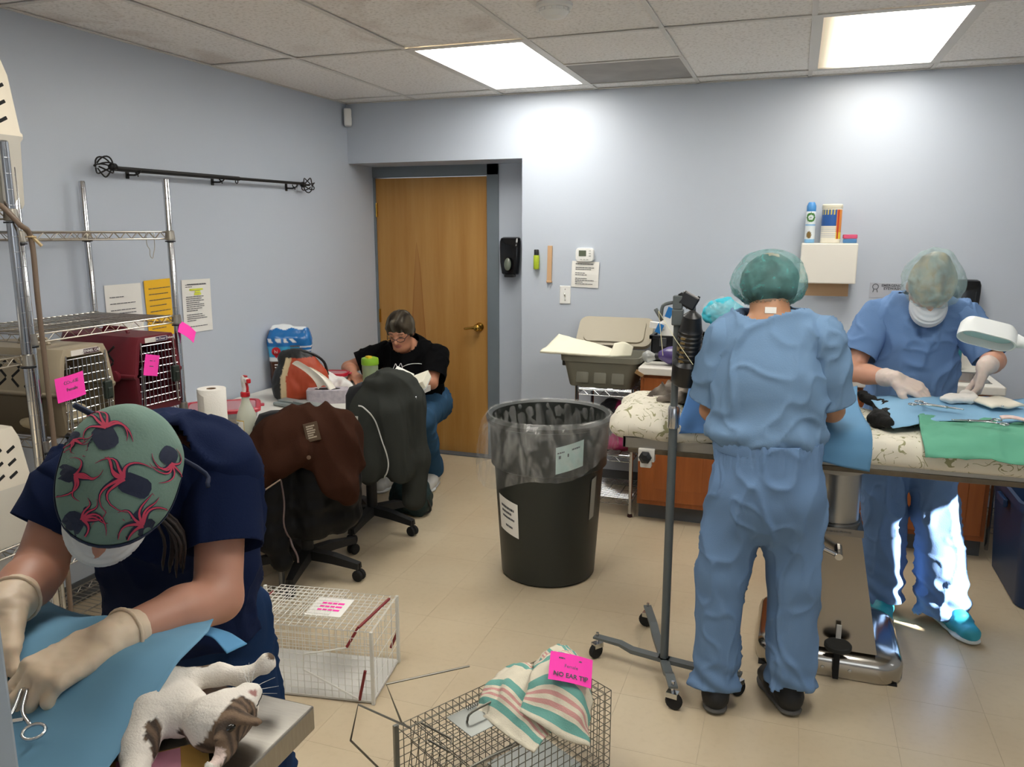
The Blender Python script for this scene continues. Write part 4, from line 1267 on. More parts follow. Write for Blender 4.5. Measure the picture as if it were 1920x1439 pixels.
t = thing('wipes_canister', 'white wipes canister with a blue label on the wall box', 'wipes canister', (.175, YB - .095, ZB))
def wip(P):
    w, b, o, y, r = raycol('#e9e3d2', '#2c5aa0', '#e08a2a', '#e9d23a', '#c23a30')
    z = P[:, 2]; a = np.arctan2(P[:, 1], P[:, 0])
    c = np.tile(w, (len(P), 1))
    lab = (z > .022) & (z < .182)
    c[lab & (z > .095)] = b
    c[lab & (a > -1.05) & (a < .2)] = o
    c[lab & (a > -1.05) & (a < .2) & (z < .06)] = y
    c[lab & (a > -1.0) & (a < -.8)] = r
    c[lab & (z > .155) & (np.sin(a * 40) > .2) & (a < -1.2)] = y
    c[lab & (z < .09) & (np.sin(z * 620) > .5) & (a < -1.05)] = b * .5 + w * .5
    return c
prof = [(.050, 0), (.053, .003)] + [(.053, .003 + .185 * k / 60) for k in range(1, 61)] + [(.05, .192)]
lathe_col('canister', prof, 60, MATS['can_print'], t, wip)
mb = MB(); mb.lathe([(.054, .190), (.055, .192), (.055, .208), (.050, .214), (0, .215)], 28); mb.build('lid', M('lid_cream', '#e8e2cc', rough=.5), t, smooth='auto')
for nm, c, z, lb in (('blue', '#4f7fb0', 0, 'blue scouring sponge lying on the wall box beside the canister'), ('pink', '#d2577a', .024, 'pink sponge lying on the blue sponge')):
    mb = MB(); mb.box((0, 0, .0115), (.072, .05, .023), None, .004, 2); o = mb.build('sponge', M('sponge_' + nm, c, rough=.95, bump=.4, bscale=200), loc=(.277, YB - .10, ZB + z + .0005), rot=(0, 0, .06 if z else -.05)); tag(o, lb, 'sponge', 'sponges on the wall box')
# eyewash sign
mb = MB(); mb.box((0, 0, 0), (.175, .003, .085), None, .001, 1); o = mb.build('eyewash_sign', M('sign_clear_grey', '#b4b8c2', rough=.4), loc=(.495, YB - .002, 1.318)); tag(o, 'grey emergency eyewash sign on the back wall', 'sign')
text('sign_text', 'EMERGENCY\nEYEWASH', .02, m_ink, o, (.03, -.0022, .018), bold=.0006, space=.85)
mb = MB(); mb.tube(arc((-.058, -.003, .02), .015, 0, 2 * PI, 18, 'xz'), .0018, 4); mb.tube([(-.066, -.003, .004), (-.07, -.003, -.012)], .002, 4); mb.tube([(-.05, -.003, .004), (-.046, -.003, -.012)], .002, 4); stuff(mb.build('sign_symbol', m_ink, o))

# ------------------------------------------------------------------ counter with cabinets and sink
m_oak = M('honey_oak', '#a85f2e', rough=.38, vary=.45, vscale=3.0, stretch=(12, 12, 1.2), col2='#7a3d18')
m_ctop = M('counter_laminate', '#e3dfd6', rough=.3)
CX0, CX1, CY0, CY1 = -.79, 1.0, 4.345, YB
def cabinet(label, x0, x1, doors):
    t = thing('base_cabinet', label, 'cabinet', ((x0 + x1) / 2, 4.38, 0), group='oak base cabinets along the back wall')
    w = x1 - x0
    mb = MB(); mb.bb((-w / 2, .0, .10), (w / 2, YB - .003 - 4.38, .862)); mb.build('body', m_oak, t)
    mb = MB(); mb.bb((-w / 2, .06, .0), (w / 2, YB - .01 - 4.38, .10)); mb.build('toe_kick', m_base, t)
    def panel(nm, xa, xb, za, zb):
        mb = MB(); mb.bb((xa, -.018, za), (xb, 0, zb), .003, 1)
        f = .055
        o = mb.build(nm, m_oak, t)
        mb = MB(); mb.loft([[(x, y, z) for x, z in ((xa + q, za + q), (xb - q, za + q), (xb - q, zb - q), (xa + q, zb - q))] for q, y in ((f - .012, -.0181), (f, -.012), (f + .004, -.012), (f + .022, -.0205), (f + .024, -.0205))]); mb.build('raised_field', m_oak, o)
    panel('drawer', -w / 2 + .02, w / 2 - .02, .69, .842)
    if doors == 1: panel('door', -w / 2 + .02, w / 2 - .02, .13, .66)
    else:
        panel('door', -w / 2 + .02, -.004, .13, .66); panel('door', .004, w / 2 - .02, .13, .66)
cabinet('oak base cabinet with one door at the cart end of the counter', -.78, -.32, 1)
cabinet('oak base cabinet with two doors in the middle, behind the operating table', -.32, .38, 2)
cabinet('oak base cabinet with two doors at the free end of the counter', .38, .985, 2)
SX0, SX1, SY0, SY1 = .24, .955, 4.43, 4.76
t = thing('counter', 'white laminate counter top with a raised back edge', 'counter', (0, 4.66, 0))
mb = MB(); z0, z1 = .862, .905
mb.bb((CX0, CY0, z0), (SX0, CY1, z1), .006); mb.bb((SX1, CY0, z0), (CX1, CY1, z1), .006); mb.bb((SX0 - .01, CY0, z0), (SX1 + .01, SY0, z1), .006); mb.bb((SX0 - .01, SY1, z0), (SX1 + .01, CY1, z1), .006)
mb.build('worktop', m_ctop, t, world=True)
mb = MB(); mb.bb((CX0, YB - .022, .9), (CX1, YB - .001, 1.0), .004); mb.build('backsplash', m_ctop, t, world=True)
mb = MB(); mb.box((CX0 + .008, CY0 + .004, .868), (.05, .02, .02), rotm(0, .5, 0)); mb.build('chipped_edge', M('chipboard', '#9a7850', rough=.9), t, world=True)
t = thing('sink', 'double stainless steel sink set in the white counter', 'sink', (.6, 4.6, .9))
mb = MB()
for xa, xb in ((SX0, .585), (.61, SX1)):
    rings = [(0, .908, 0), (.012, .909, 0), (.022, .905, 0), (.03, .80, 0), (.05, .755, 0)]
    cx, w, d = (xa + xb) / 2, xb - xa, SY1 - SY0
    mb.loft([[(cx + x, (SY0 + SY1) / 2 + y, z) for x, y in rrect(w - 2 * q, d - 2 * q, .05)] for q, z, _ in rings], cap=False)
    mb.prism([(cx + x, (SY0 + SY1) / 2 + y) for x, y in rrect(w - .1, d - .1, .05)], .752, .757)
mb.bb((SX0, SY0, .9045), (SX1, SY0 + .008, .908)); mb.bb((SX0, SY1 - .008, .9045), (SX1, SY1, .908)); mb.bb((.58, SY0, .9), (.615, SY1, .908))
mb.build('bowls', m_steel, t, world=True, smooth='auto')
mb = MB(); mb.tube(spline([(.60, 4.80, .905), (.60, 4.80, 1.05), (.60, 4.77, 1.12), (.60, 4.68, 1.14), (.60, 4.63, 1.10)], 6), .011, 10); mb.lathe([(.03, .905), (.03, .915), (.014, .925)], 16, (.60, 4.80, 0)); mb.build('tap', m_chrome, t, world=True, smooth=True)
mb = MB(); mb.tube([(.30, 4.80, .905), (.30, 4.80, .935), (.27, 4.76, .95)], .010, 8); mb.lathe([(.022, .905), (.022, .912), (.012, .918)], 14, (.30, 4.80, 0)); mb.build('side_sprayer', m_chrome, t, world=True, smooth=True)
# teal wipes tub behind the sink
t = thing('wipes_canister', 'teal-labelled wipes tub with a yellow lid behind the sink', 'wipes canister', (.822, 4.84, .9055))
mb = MB(); mb.loft([[(x, y, z) for x, y in rrect(.115, .09, .03)] for z in (0, .125)]); mb.build('tub', M('teal_label', '#2f8fa0', rough=.4, vary=.15, vscale=20), t, smooth='auto')
mb = MB(); mb.loft([[(x * s, y * s, z) for x, y in rrect(.115, .09, .03)] for z, s in ((.125, 1), (.15, 1), (.158, .8))]); mb.build('lid', M('lid_yellow', '#d8cf6a', rough=.5), t, smooth='auto')
mb = MB(); mb.prism([(.036 * math.cos(a), .018 * math.sin(a)) for a in np.linspace(0, 2 * PI, 20)[:-1]], 0, .001, rotm(PI / 2, 0, 0), (0, -.0452, .09)); q = mb.build('badge', M('badge_blue', '#2a5a9c', rough=.4), t)
text('label_word', 'CLOROX', .016, m_white, q, (0, -.0468, .09)); scribble('print', .06, [.8, .6, .8], M('print_gold', '#c9b060', rough=.6), t, (0, -.0455, .055), (PI / 2, 0, 0), lh=.013, thick=.006, seed=4)
# black tool box, papers on it
t = thing('tool_box', 'open black plastic tool box on the counter', 'tool box', (-.59, 4.70, .9055), 0)
mb = MB()
for (lo, hi) in (((-.17, -.13, 0), (.17, -.12, .15)), ((-.17, .12, 0), (.17, .13, .15)), ((-.17, -.13, 0), (-.16, .13, .15)), ((.16, -.13, 0), (.17, .13, .15)), ((-.17, -.13, 0), (.17, .13, .012)), ((-.18, -.14, .13), (.18, -.12, .152)), ((-.18, -.14, .13), (-.16, .14, .152)), ((.16, -.14, .13), (.18, .14, .152)), ((-.18, .12, .13), (.18, .14, .152))): mb.bb(lo, hi, .002, 1)
mb.build('box', m_black, t)
for x in (-.1, .1):
    mb = MB(); mb.box((x, -.14, .115), (.04, .012, .05), None, .003, 1); mb.build('latch', M('latch_grey', '#44474a', rough=.5), t)
mb = MB(); mb.bb((-.15, -.11, .02), (.15, .11, .12)); mb.build('contents', M('box_contents', '#3a3d40', rough=.8), t)
t = thing('paper_stack', 'white papers held with blue tape standing in the tool box', 'papers', (-.64, 4.66, 1.03))
mb = MB(); mb.prism([(-.10, 0), (.14, 0), (.14, .10), (.05, .15), (-.02, .18), (-.09, .09)], 0, .02, rotm(PI / 2 - .15, 0, 0), (0, 0, .0)); mb.build('papers', m_paper, t)
mb = MB(); mb.box((-.03, -.03, .155), (.035, .008, .06), rotm(0, .35, 0)); mb.build('blue_tape', M('blue_tape', '#1f78c0', rough=.6), t)
mb = MB(); mb.box((-.085, -.026, .06), (.035, .008, .055), rotm(0, .4, 0)); mb.build('blue_tape', MATS['blue_tape'], t)
mb = MB(); mb.box((-.10, .0, .075), (.09, .05, .035), rotm(0, .1, .2)); mb.build('card_box', m_paper, t)
# breathing bag
t = thing('breathing_bag', 'purple resuscitation bag with a clear round mask end on the counter', 'breathing bag', (-.60, 4.45, .9055))
mb = MB(); mb.lathe([(0, -.12), (.02, -.115), (.03, -.10), (.05, -.06), (.057, -.0), (.05, .05), (.03, .085), (.02, .09), (0, .092)], 28, (.02, 0, .058), rotm(0, PI / 2, 0)); mb.build('bag', M('purple_rubber', '#5a4a86', rough=.25, trans=.25), t, smooth=True)
mb = MB(); mb.lathe([(0, -.035), (.02, -.03), (.036, -.005), (.036, .005), (.022, .03), (.014, .05), (.014, .07)], 20, (-.155, -.0, .045), rotm(0, PI / 2, 0)); mb.build('mask', M('clear_vinyl', '#d2d4d2', rough=.15, trans=.6), t, smooth=True)
mb = MB(); mb.lathe([(.018, 0), (.02, .01), (.018, .03)], 16, (-.115, 0, .05), rotm(0, PI / 2, 0)); mb.build('valve', m_black, t, smooth='auto')
# things right of the tool box
t = thing('storage_bin', 'dark grey bin on the counter holding a green packet', 'bin', (-.34, 4.72, .9055))
mb = MB(); mb.loft([[(x * s, y * s, z) for x, y in rrect(.13, .2, .02)] for z, s in ((0, .9), (.20, 1), (.205, 1.05), (.215, 1.05))]); mb.build('bin', M('bin_grey', '#45494c', rough=.5), t, smooth='auto')
mb = MB(); mb.box((.03, -.105, .13), (.05, .01, .06), None, .002, 1); mb.build('green_packet', M('green_packet', '#8fae3c', rough=.5), t)
mb = MB(); mb.box((0, 0, .045), (.07, .05, .09), None, .002, 1); o = mb.build('medicine_box', m_paper, loc=(-.41, 4.52, .9055), rot=(0, 0, .2)); tag(o, 'small white and red medicine box beside the purple bag', 'box')
mb = MB(); mb.box((0, -.0006, .075), (.072, .051, .03), None, .001, 1); mb.build('red_band', MATS['red_plastic'], o)
s = SDF(.008, .03); s.ell((-.38, 4.70, 1.20), (.095, .09, .072)).ell((-.32, 4.72, 1.18), (.07, .07, .055)).ell((-.43, 4.68, 1.175), (.055, .06, .05))
t = thing('cap_bag', 'clear bag stuffed with turquoise surgical caps', 'bag', (-.36, 4.70, 1.12))
s.build('caps', M('turquoise_caps', '#3fb8cc', rough=.8), t, disp=lambda P, N: .012 * fbm(P * np.array([1, 1, 1.4]), 20, 3))
s = SDF(.010, .03); s.ell((-.38, 4.70, 1.195), (.11, .105, .078)).ell((-.31, 4.72, 1.18), (.08, .08, .06)).ell((-.27, 4.72, 1.235), (.03, .03, .03))
s.build('clear_film', M('clear_film', '#ffffff', rough=.08, alpha=.16, spec=.8), t, disp=lambda P, N: .010 * fbm(P, 24, 13))

# ------------------------------------------------------------------ wire cart with the storage tote
t = thing('wire_cart', 'small chrome wire cart holding the open tote', 'cart', (-.99, 4.60, 0))
for sx in (-1, 1):
    for sy in (-1, 1):
        mb = MB(); mb.tube([(sx * .165, sy * .19, .012), (sx * .165, sy * .19, .765)], .011, 10); p = mb.build('post', m_post, t, smooth='auto')
        mb = MB(); mb.lathe([(.013, 0), (.016, .004), (.012, .02)], 12, (sx * .165, sy * .19, 0)); mb.build('foot', M('brown_foot', '#3a1a18', rough=.6), p)
for z in (.745, .36, .10):
    stuff(shelf_mesh(.33, .38, .022, .03).build('shelf', m_chrome, t, loc=(0, 0, z)))
m_tote = M('taupe_plastic', '#79776a', rough=.5)
t = thing('storage_tote', 'grey-green plastic storage tote with its lid propped open', 'tote', (-1.035, 4.60, .75))
mb = MB(); rs = []
W, D, H = .47, .34, .185
out = [(0, .78), (.006, .80), (H - .035, .93), (H - .033, 1.0), (H, 1.01), (H, .955), (.012, .77)]
mb.loft([[(x, y, z) for x, y in rrect(W * s, D * s, .05 * s)] for z, s in out]); mb.build('tub', m_tote, t, smooth='auto')
mb = MB()
for k in (-1, 0, 1): mb.box((k * .105 + .005, -.148 - .0, .06), (.075, .012, .07), rotm(-.16, 0, 0), .01, 2)
stuff(mb.build('ribs', m_tote, t, smooth='auto'))
for sx in (-1, 1):
    mb = MB(); mb.box((sx * W * .5, 0, H - .055), (.03, .12, .05), None, .006, 2); mb.build('handle', m_black, t)
mb = MB(); rot = rotm(.80, 0, 0)
def lidring(s, z): return [tuple(rot @ Vector((x * s, y * s + .125, -z)) + Vector((.0, .165, H + .012))) for x, y in rrect(W * 1.0, .22, .05)]
mb.loft([lidring(1.0, 0), lidring(1.0, .028), lidring(.95, .03), lidring(.95, .006), lidring(.82, .006), lidring(.80, -.01)]); lid = mb.build('lid', M('taupe_lid', '#a39a86', rough=.5), t, smooth='auto')
mb = MB()
for x in (-.12, -.04, .04, .12): mb.box(tuple(rot @ Vector((x, .125, -.004)) + Vector((0, .165, H + .012))), (.006, .15, .006), rot)
stuff(mb.build('lid_ribs', MATS['taupe_lid'], lid))
t = thing('paper_pile', 'cream papers sticking out over the edge of the tote', 'papers', (-1.13, 4.52, .93))
cloth('papers', M('cream_paper', '#e6e2cc', rough=.8), [[(-1.38, 4.40, .955), (-1.37, 4.52, .97), (-1.33, 4.62, 1.03)], [(-1.24, 4.40, .95), (-1.22, 4.52, .98), (-1.2, 4.62, 1.0)], [(-1.08, 4.42, .945), (-1.06, 4.52, .965), (-1.05, 4.62, .97)], [(-.97, 4.44, .94), (-.96, 4.52, .94), (-.95, 4.60, .94)]], t, amp=.003, solid=.012)
cloth('folded_sheet', MATS['cream_paper'], [[(-.98, 4.44, .935), (-.96, 4.50, 1.01)], [(-.91, 4.46, .94), (-.90, 4.50, 1.02)], [(-.86, 4.50, .94), (-.855, 4.53, .99)]], t, amp=.002, solid=.003)
s = SDF(.010, .04); s.ell((-.98, 4.58, .52), (.12, .14, .14)).ell((-.94, 4.54, .42), (.12, .13, .055)).ell((-1.05, 4.60, .45), (.08, .12, .075))
def fc(P):
    a, b = raycol('#8e1650', '#17141a'); c = np.tile(b, (len(P), 1)); c[vnoise(P, 9, 4) > .02] = a; return c
tag(s.build('duffel_bag', M('magenta_cloth', '#ffffff', rough=.7, attr=True), disp=lambda P, N: .012 * fbm(P, 15, 5), col=fc), 'magenta and black cloth bag on the middle shelf of the wire cart', 'bag')

# ------------------------------------------------------------------ trash can with a clear liner
t = thing('trash_can', 'large round grey trash can with two paper signs', 'trash can', (-1.065, 3.55, 0))
m_can = M('can_grey', '#2f322e', rough=.42, vary=.15, vscale=3, spec=.4)
mb = MB(); mb.lathe([(0, 0), (.215, 0), (.228, .012), (.262, .55), (.278, .56), (.278, .60), (.285, .76), (.298, .765), (.302, .785), (.292, .80), (.272, .79), (.262, .60), (.21, .03), (0, .02)], 56); can = mb.build('can', m_can, t, smooth='auto')
def on_can(u0, u1, za, zb, tz, rr=.003):
    def f(u, v):
        a = u0 + (u1 - u0) * u; z = za + (zb - za) * v + tz * u
        r = np.interp(z, [0.012, .55, .56, .60, .76], [.228, .262, .278, .278, .285]) + rr
        return (r * math.cos(a), r * math.sin(a), z)
    return f
mb = MB(); mb.sheet(on_can(-2.42, -1.87, .26, .43, -.025), 12, 3); sg = mb.build('paper_sign', m_paper, t, smooth=True)
fn = on_can(-2.42, -1.87, .26, .43, -.025, .0045)
def sign_lines(fn, rows, seed, parent, nm='print'):
    rnd = random.Random(seed); mb = MB()
    for (v, a, b, th) in rows:
        u = a
        while u < b:
            l = min(rnd.uniform(.03, .09), b - u)
            mb.sheet(lambda p, q: fn(u + l * .8 * p, v + th * q), 1, 1); u += l
    return stuff(mb.build(nm, m_ink, parent))
sign_lines(fn, [(.72, .18, .85, .07), (.58, .22, .72, .07), (.44, .25, .85, .06), (.2, .4, .75, .06)], 3, sg)
mb = MB(); mb.sheet(on_can(-1.17, -.70, .575, .70, .03), 12, 3); sg = mb.build('paper_sign', M('pale_teal_print', '#a8c4c0', rough=.7, vary=.3, vscale=30, col2='#d5dcd8'), t, smooth=True)
sign_lines(on_can(-1.17, -.70, .575, .70, .03, .0045), [(.75, .05, .3, .05), (.75, .55, .85, .06), (.55, .1, .18, .12), (.55, .4, .46, .12)], 6, sg)
mb = MB(); mb.sheet(on_can(-.42, -.28, .32, .52, .01), 5, 3); mb.build('tape_strip', M('tape_clear', '#8f908c', rough=.2), t, smooth=True)
m_film = M('liner_film', '#f2f2ee', rough=.12, alpha=.20, spec=.9)
def film_alpha():
    nt = m_film.node_tree; b = nt.nodes['Principled BSDF']
    tc = nt.nodes.new('ShaderNodeTexCoord'); mp = nt.nodes.new('ShaderNodeMapping'); mp.inputs['Scale'].default_value = (4, 4, 1.2)
    n = nt.nodes.new('ShaderNodeTexNoise'); n.inputs['Scale'].default_value = 3; n.inputs['Detail'].default_value = 5; n.inputs['Distortion'].default_value = 1.5
    r = nt.nodes.new('ShaderNodeMapRange'); r.inputs['From Min'].default_value = .42; r.inputs['From Max'].default_value = .75; r.inputs['To Min'].default_value = .05; r.inputs['To Max'].default_value = .34
    nt.links.new(tc.outputs['Object'], mp.inputs['Vector']); nt.links.new(mp.outputs['Vector'], n.inputs['Vector']); nt.links.new(n.outputs['Fac'], r.inputs['Value']); nt.links.new(r.outputs['Result'], b.inputs['Alpha'])
film_alpha()
t = thing('bin_liner', 'clear plastic liner folded over the rim of the trash can', 'bin liner', (-1.065, 3.55, .5))
NU, NV = 120, 26
vs = []
rnd = random.Random(5)
def linerpt(i, j):
    a = 2 * PI * i / NU
    drop = .215 + .085 * math.cos(a + 2.45) + .02 * math.sin(5 * a)
    prof = [(.255, .45), (.268, .62), (.278, .77), (.292, .806), (.306, .79), (.309, .74), (.312, .80 - drop * .6), (.300, .80 - drop)]
    q = j / NV * (len(prof) - 1); k = min(int(q), len(prof) - 2); f = q - k
    r = prof[k][0] * (1 - f) + prof[k + 1][0] * f; z = prof[k][1] * (1 - f) + prof[k + 1][1] * f
    w = .004 * math.sin(a * 23 + z * 30) + .005 * math.sin(a * 11 - z * 45 + 1)
    if q > 4.2: r += max(0, (q - 4)) * .008 + abs(w) * 1.3 + .007 * max(0, math.cos(a + 2.45)) * (q - 4)
    elif q < 2.5: r -= abs(w) * 1.2 + .004
    else: z += .0035 * abs(math.sin(a * 31))
    return (r * math.cos(a), r * math.sin(a), z - .5)
mb = MB(); mb.sheet(lambda u, v: linerpt(round(u * NU), round(v * NV)), NU, NV); mb.build('film', m_film, t, smooth=True)

# ------------------------------------------------------------------ IV stand
m_iv = M('grey_enamel', '#575d5e', rough=.4)
PX, PY = -.372, 2.765
t = thing('iv_stand', 'grey rolling IV stand with a chrome collar', 'stand', (PX, PY, 0))
mb = MB(); mb.tube([(0, 0, .07), (0, 0, .98)], .0155, 16); mb.build('lower_pole', m_iv, t, smooth='auto')
mb = MB(); mb.tube([(0, 0, .98), (0, 0, 1.43)], .0125, 16); mb.build('upper_pole', m_iv, t, smooth='auto')
mb = MB(); mb.lathe([(.019, .965), (.021, .97), (.021, 1.035), (.017, 1.045)], 20); mb.build('collar', m_chrome, t, smooth='auto')
mb = MB(); mb.bb((-.018, -.018, 1.33), (.02, .018, 1.385), .004, 2); mb.bb((-.016, -.016, 1.385), (.016, .016, 1.432), .003, 2); mb.build('head_block', m_iv, t)
mb = MB(); mb.tube(spline([(0, 0, 1.41), (-.03, -.004, 1.405), (-.05, -.008, 1.395), (-.055, -.008, 1.36)], 5), .006, 8); mb.tube([(-.075, -.01, 1.385), (-.05, -.008, 1.345)], .007, 8); mb.build('hook', m_iv, t, smooth=True)
mb = MB(); mb.tube(spline([(0, 0, 1.42), (.03, .004, 1.43), (.05, .006, 1.415), (.055, .006, 1.38)], 5), .006, 8); mb.build('hook', m_iv, t, smooth=True)
for a, L in ((2.95, .285), (1.90, .40), (-1.27, .215), (-.14, .285)):
    R = rotm(0, 0, a)
    mb = MB()
    sec = lambda x, z, h=.004: [tuple(R @ Vector((x, y, zz))) for y, zz in ((-.016, z - h), (.016, z - h), (.016, z + h), (-.016, z + h))]
    mb.loft([sec(-.02, .072, .008), sec(L * .45, .072, .008), sec(L * .62, .086, .006), sec(L, .087, .004)]); ar = mb.build('foot_arm', m_iv, t)
    c = R @ Vector((L - .012, 0, 0))
    mb = MB(); R2 = rotm(0, 0, a + 1.1)
    mb.tube([tuple(c + Vector((0, 0, .06))), tuple(c + Vector((0, 0, .105)))], .006, 8); mb.loft([[tuple(c + R2 @ Vector((x, y, z))) for x, y in ((-.02, -.014), (.02, -.014), (.02, .014), (-.02, .014))] for z in (.045, .064)])
    mb.build('caster_fork', m_chrome, ar)
    mb = MB(); mb.lathe([(0, -.011), (.025, -.011), (.03, -.006), (.03, .006), (.025, .011), (0, .011)], 18, tuple(c + R2 @ Vector((.006, 0, .03))), R2 @ rotm(PI / 2, 0, 0)); mb.build('caster_wheel', m_dark, ar, smooth='auto')
# black ribbed blower hanging on the stand
t = thing('hand_blower', 'black ribbed cylindrical blower hanging from the IV stand', 'blower', (PX + .035, PY + .005, 1.13), .15)
rt = rotm(.28, .05, 0)
mb = MB(); pr = [(0, 0), (.046, 0), (.05, .006), (.05, .075), (.042, .085)]
for k in range(7): pr += [(.038, .09 + .016 * k), (.041, .095 + .016 * k), (.041, .101 + .016 * k), (.038, .105 + .016 * k)]
pr += [(.036, .21), (.03, .25), (.012, .265), (0, .266)]
mb.lathe(pr, 24, (0, 0, 0), rt); mb.build('housing', m_black, t, smooth='auto')
mb = MB(); mb.lathe([(0, -.001), (.042, -.002), (.042, .004)], 24, (0, 0, 0), rt); mb.build('nozzle', m_dark, t)
mb = MB(); mb.box((-.030, -.06, .13), (.008, .05, .004), rt)
for k in range(6): mb.box(tuple(rt @ Vector((-.022, -.034, .095 + .017 * k))), (.02, .006, .007), rt)
stuff(mb.build('brass_ribs', M('dull_brass', '#8c7a55', rough=.4, metal=.6), t))
mb = MB(); mb.box((.0, .0, .285), (.06, .035, .05), rotm(0, .5, 0), .006, 2); mb.tube([(.0, 0, .26), (-.03, 0, .31)], .008, 8); mb.tube([(.02, 0, .27), (.035, 0, .30)], .005, 6); mb.build('clip', m_black, t)
mb = MB(); mb.tube([(-.1, -.02, .25), (-.04, -.08, .16), (.02, -.10, .08)], .0012, 4); mb.tube([(-.1, -.02, .25), (-.08, -.05, .10)], .0012, 4); mb.build('string', M('string', '#d4cda8', rough=.8), t)

# ------------------------------------------------------------------ operating table
t = thing('operating_table', 'stainless steel operating table on a tapered pedestal', 'table', (.21, 3.08, 0))
TX0, TX1, TY0, TY1, TZ = -.56, 1.02, 2.815, 3.33, .91
mb = MB(); mb.bb((TX0, TY0, TZ - .008), (TX1, TY1, TZ), .002); mb.bb((TX0, TY0, TZ - .045), (TX1, TY0 + .012, TZ), .002); mb.bb((TX0, TY1 - .012, TZ - .045), (TX1, TY1, TZ), .002); mb.bb((TX0, TY0, TZ - .045), (TX0 + .012, TY1, TZ), .002); mb.bb((TX1 - .012, TY0, TZ - .045), (TX1, TY1, TZ), .002)
mb.build('top', m_steel, t, world=True)
mb = MB(); mb.bb((TX0 + .02, TY0 - .004, TZ - .062), (TX1 - .1, TY0 + .01, TZ - .044), .002); mb.build('side_rail', M('worn_bronze_rail', '#6f6454', rough=.45, metal=.7, vary=.5, vscale=25), t, world=True)
mb = MB(); mb.bb((-.06, 2.93, TZ - .075), (.52, 3.27, TZ - .03)); mb.build('under_frame', M('cast_grey', '#87847e', rough=.5, metal=.5), t, world=True)
mb = MB(); mb.lathe([(.088, .77), (.09, .78), (.09, .845), (.086, .85)], 28, (.205, 3.12, 0)); mb.build('head_collar', M('off_white_casting', '#b8b2a6', rough=.5), t, world=True, smooth='auto')
mb = MB(); mb.lathe([(.079, .575), (.079, .78)], 28, (.205, 3.12, 0)); mb.lathe([(.086, .572), (.086, .58), (.079, .582)], 28, (.205, 3.12, 0)); mb.build('column', m_steel, t, world=True, smooth='auto')
mb = MB()
def shr(z, w, y0, y1): return [(.205 + sx * w + .03 * (.57 - z) * 1.0, y, z) for sx, y in ((-1, y0), (1, y0), (1, y1), (-1, y1))]
mb.loft([shr(.572, .092, 3.02, 3.22), shr(.545, .092, 3.017, 3.222), shr(.545, .086, 3.02, 3.22), shr(.11, .155, 2.985, 3.30)]); mb.build('pedestal', M('mirror_steel', '#9c958b', rough=.2, metal=1, vary=.15, vscale=2), t, world=True)
scribble('plate_engraving', .10, [1], M('engraving_grey', '#7d766c', rough=.5), t, (-.005, 3.0165 - 3.08, .559), (PI / 2, 0, 0), thick=.006, seed=33)
mb = MB(); mb.loft([[(.21 + x, 3.215 + y, z) for x, y in rrect(.53 * s, .50 * s, .09 * s + .005)] for z, s in ((.004, .985), (.012, 1.0), (.055, 1.0), (.075, .98), (.09, .93), (.098, .86), (.112, .70), (.118, .62))]); mb.build('base', M('polished_steel', '#b5b0a8', rough=.17, metal=1), t, world=True, smooth='auto')
mb = MB(); mb.bb((-.04, 2.98, 0), (.45, 3.45, .006)); mb.build('base_pad', m_dark, t, world=True)
mb = MB(); mb.tube([(.10, 2.93, .545), (.215, 2.965, .488)], .009, 10); mb.tube([(.215, 2.95, .487), (.215, 3.02, .50)], .014, 10); mb.build('crank_lever', m_chrome, t, world=True, smooth='auto')
mb = MB(); mb.lathe([(0, .142), (.045, .142), (.048, .146), (.048, .158), (.043, .163), (0, .163)], 24, (.235, 2.93, 0)); mb.build('foot_pedal', M('pedal_rubber', '#22221f', rough=.8), t, world=True, smooth='auto')
mb = MB(); mb.bb((.225, 2.925, .02), (.245, 2.955, .145), .002); mb.bb((.225, 2.93, .02), (.245, 3.0, .035), .002); mb.build('pedal_stem', m_dark, t, world=True)
mb = MB(); mb.bb((.228, 2.965, .15), (.246, 2.975, .215), .001); mb.build('pedal_strap', M('strap_white', '#c4c0b8', rough=.5), t, world=True)
for x in (.19, .285):
    mb = MB(); mb.lathe([(0, 0), (.008, 0), (.006, .004), (0, .005)], 10, (x, 2.967, .04), rotm(PI / 2, 0, 0)); mb.build('bolt', m_chrome, t, world=True)
mb = MB(); mb.bb((-.50, 2.80, .82), (-.44, 2.83, .868), .003); mb.bb((-.49, 2.79, .80), (-.45, 2.82, .83), .004, 2); mb.build('rail_clamp', M('clamp_white', '#d2cec6', rough=.5), t, world=True)
mb = MB(); mb.lathe([(0, 0), (.018, 0), (.024, .006), (.024, .014), (.012, .02)], 6, (-.47, 2.79, .842), rotm(PI / 2, 0, 0)); mb.build('clamp_knob', m_black, t, world=True)
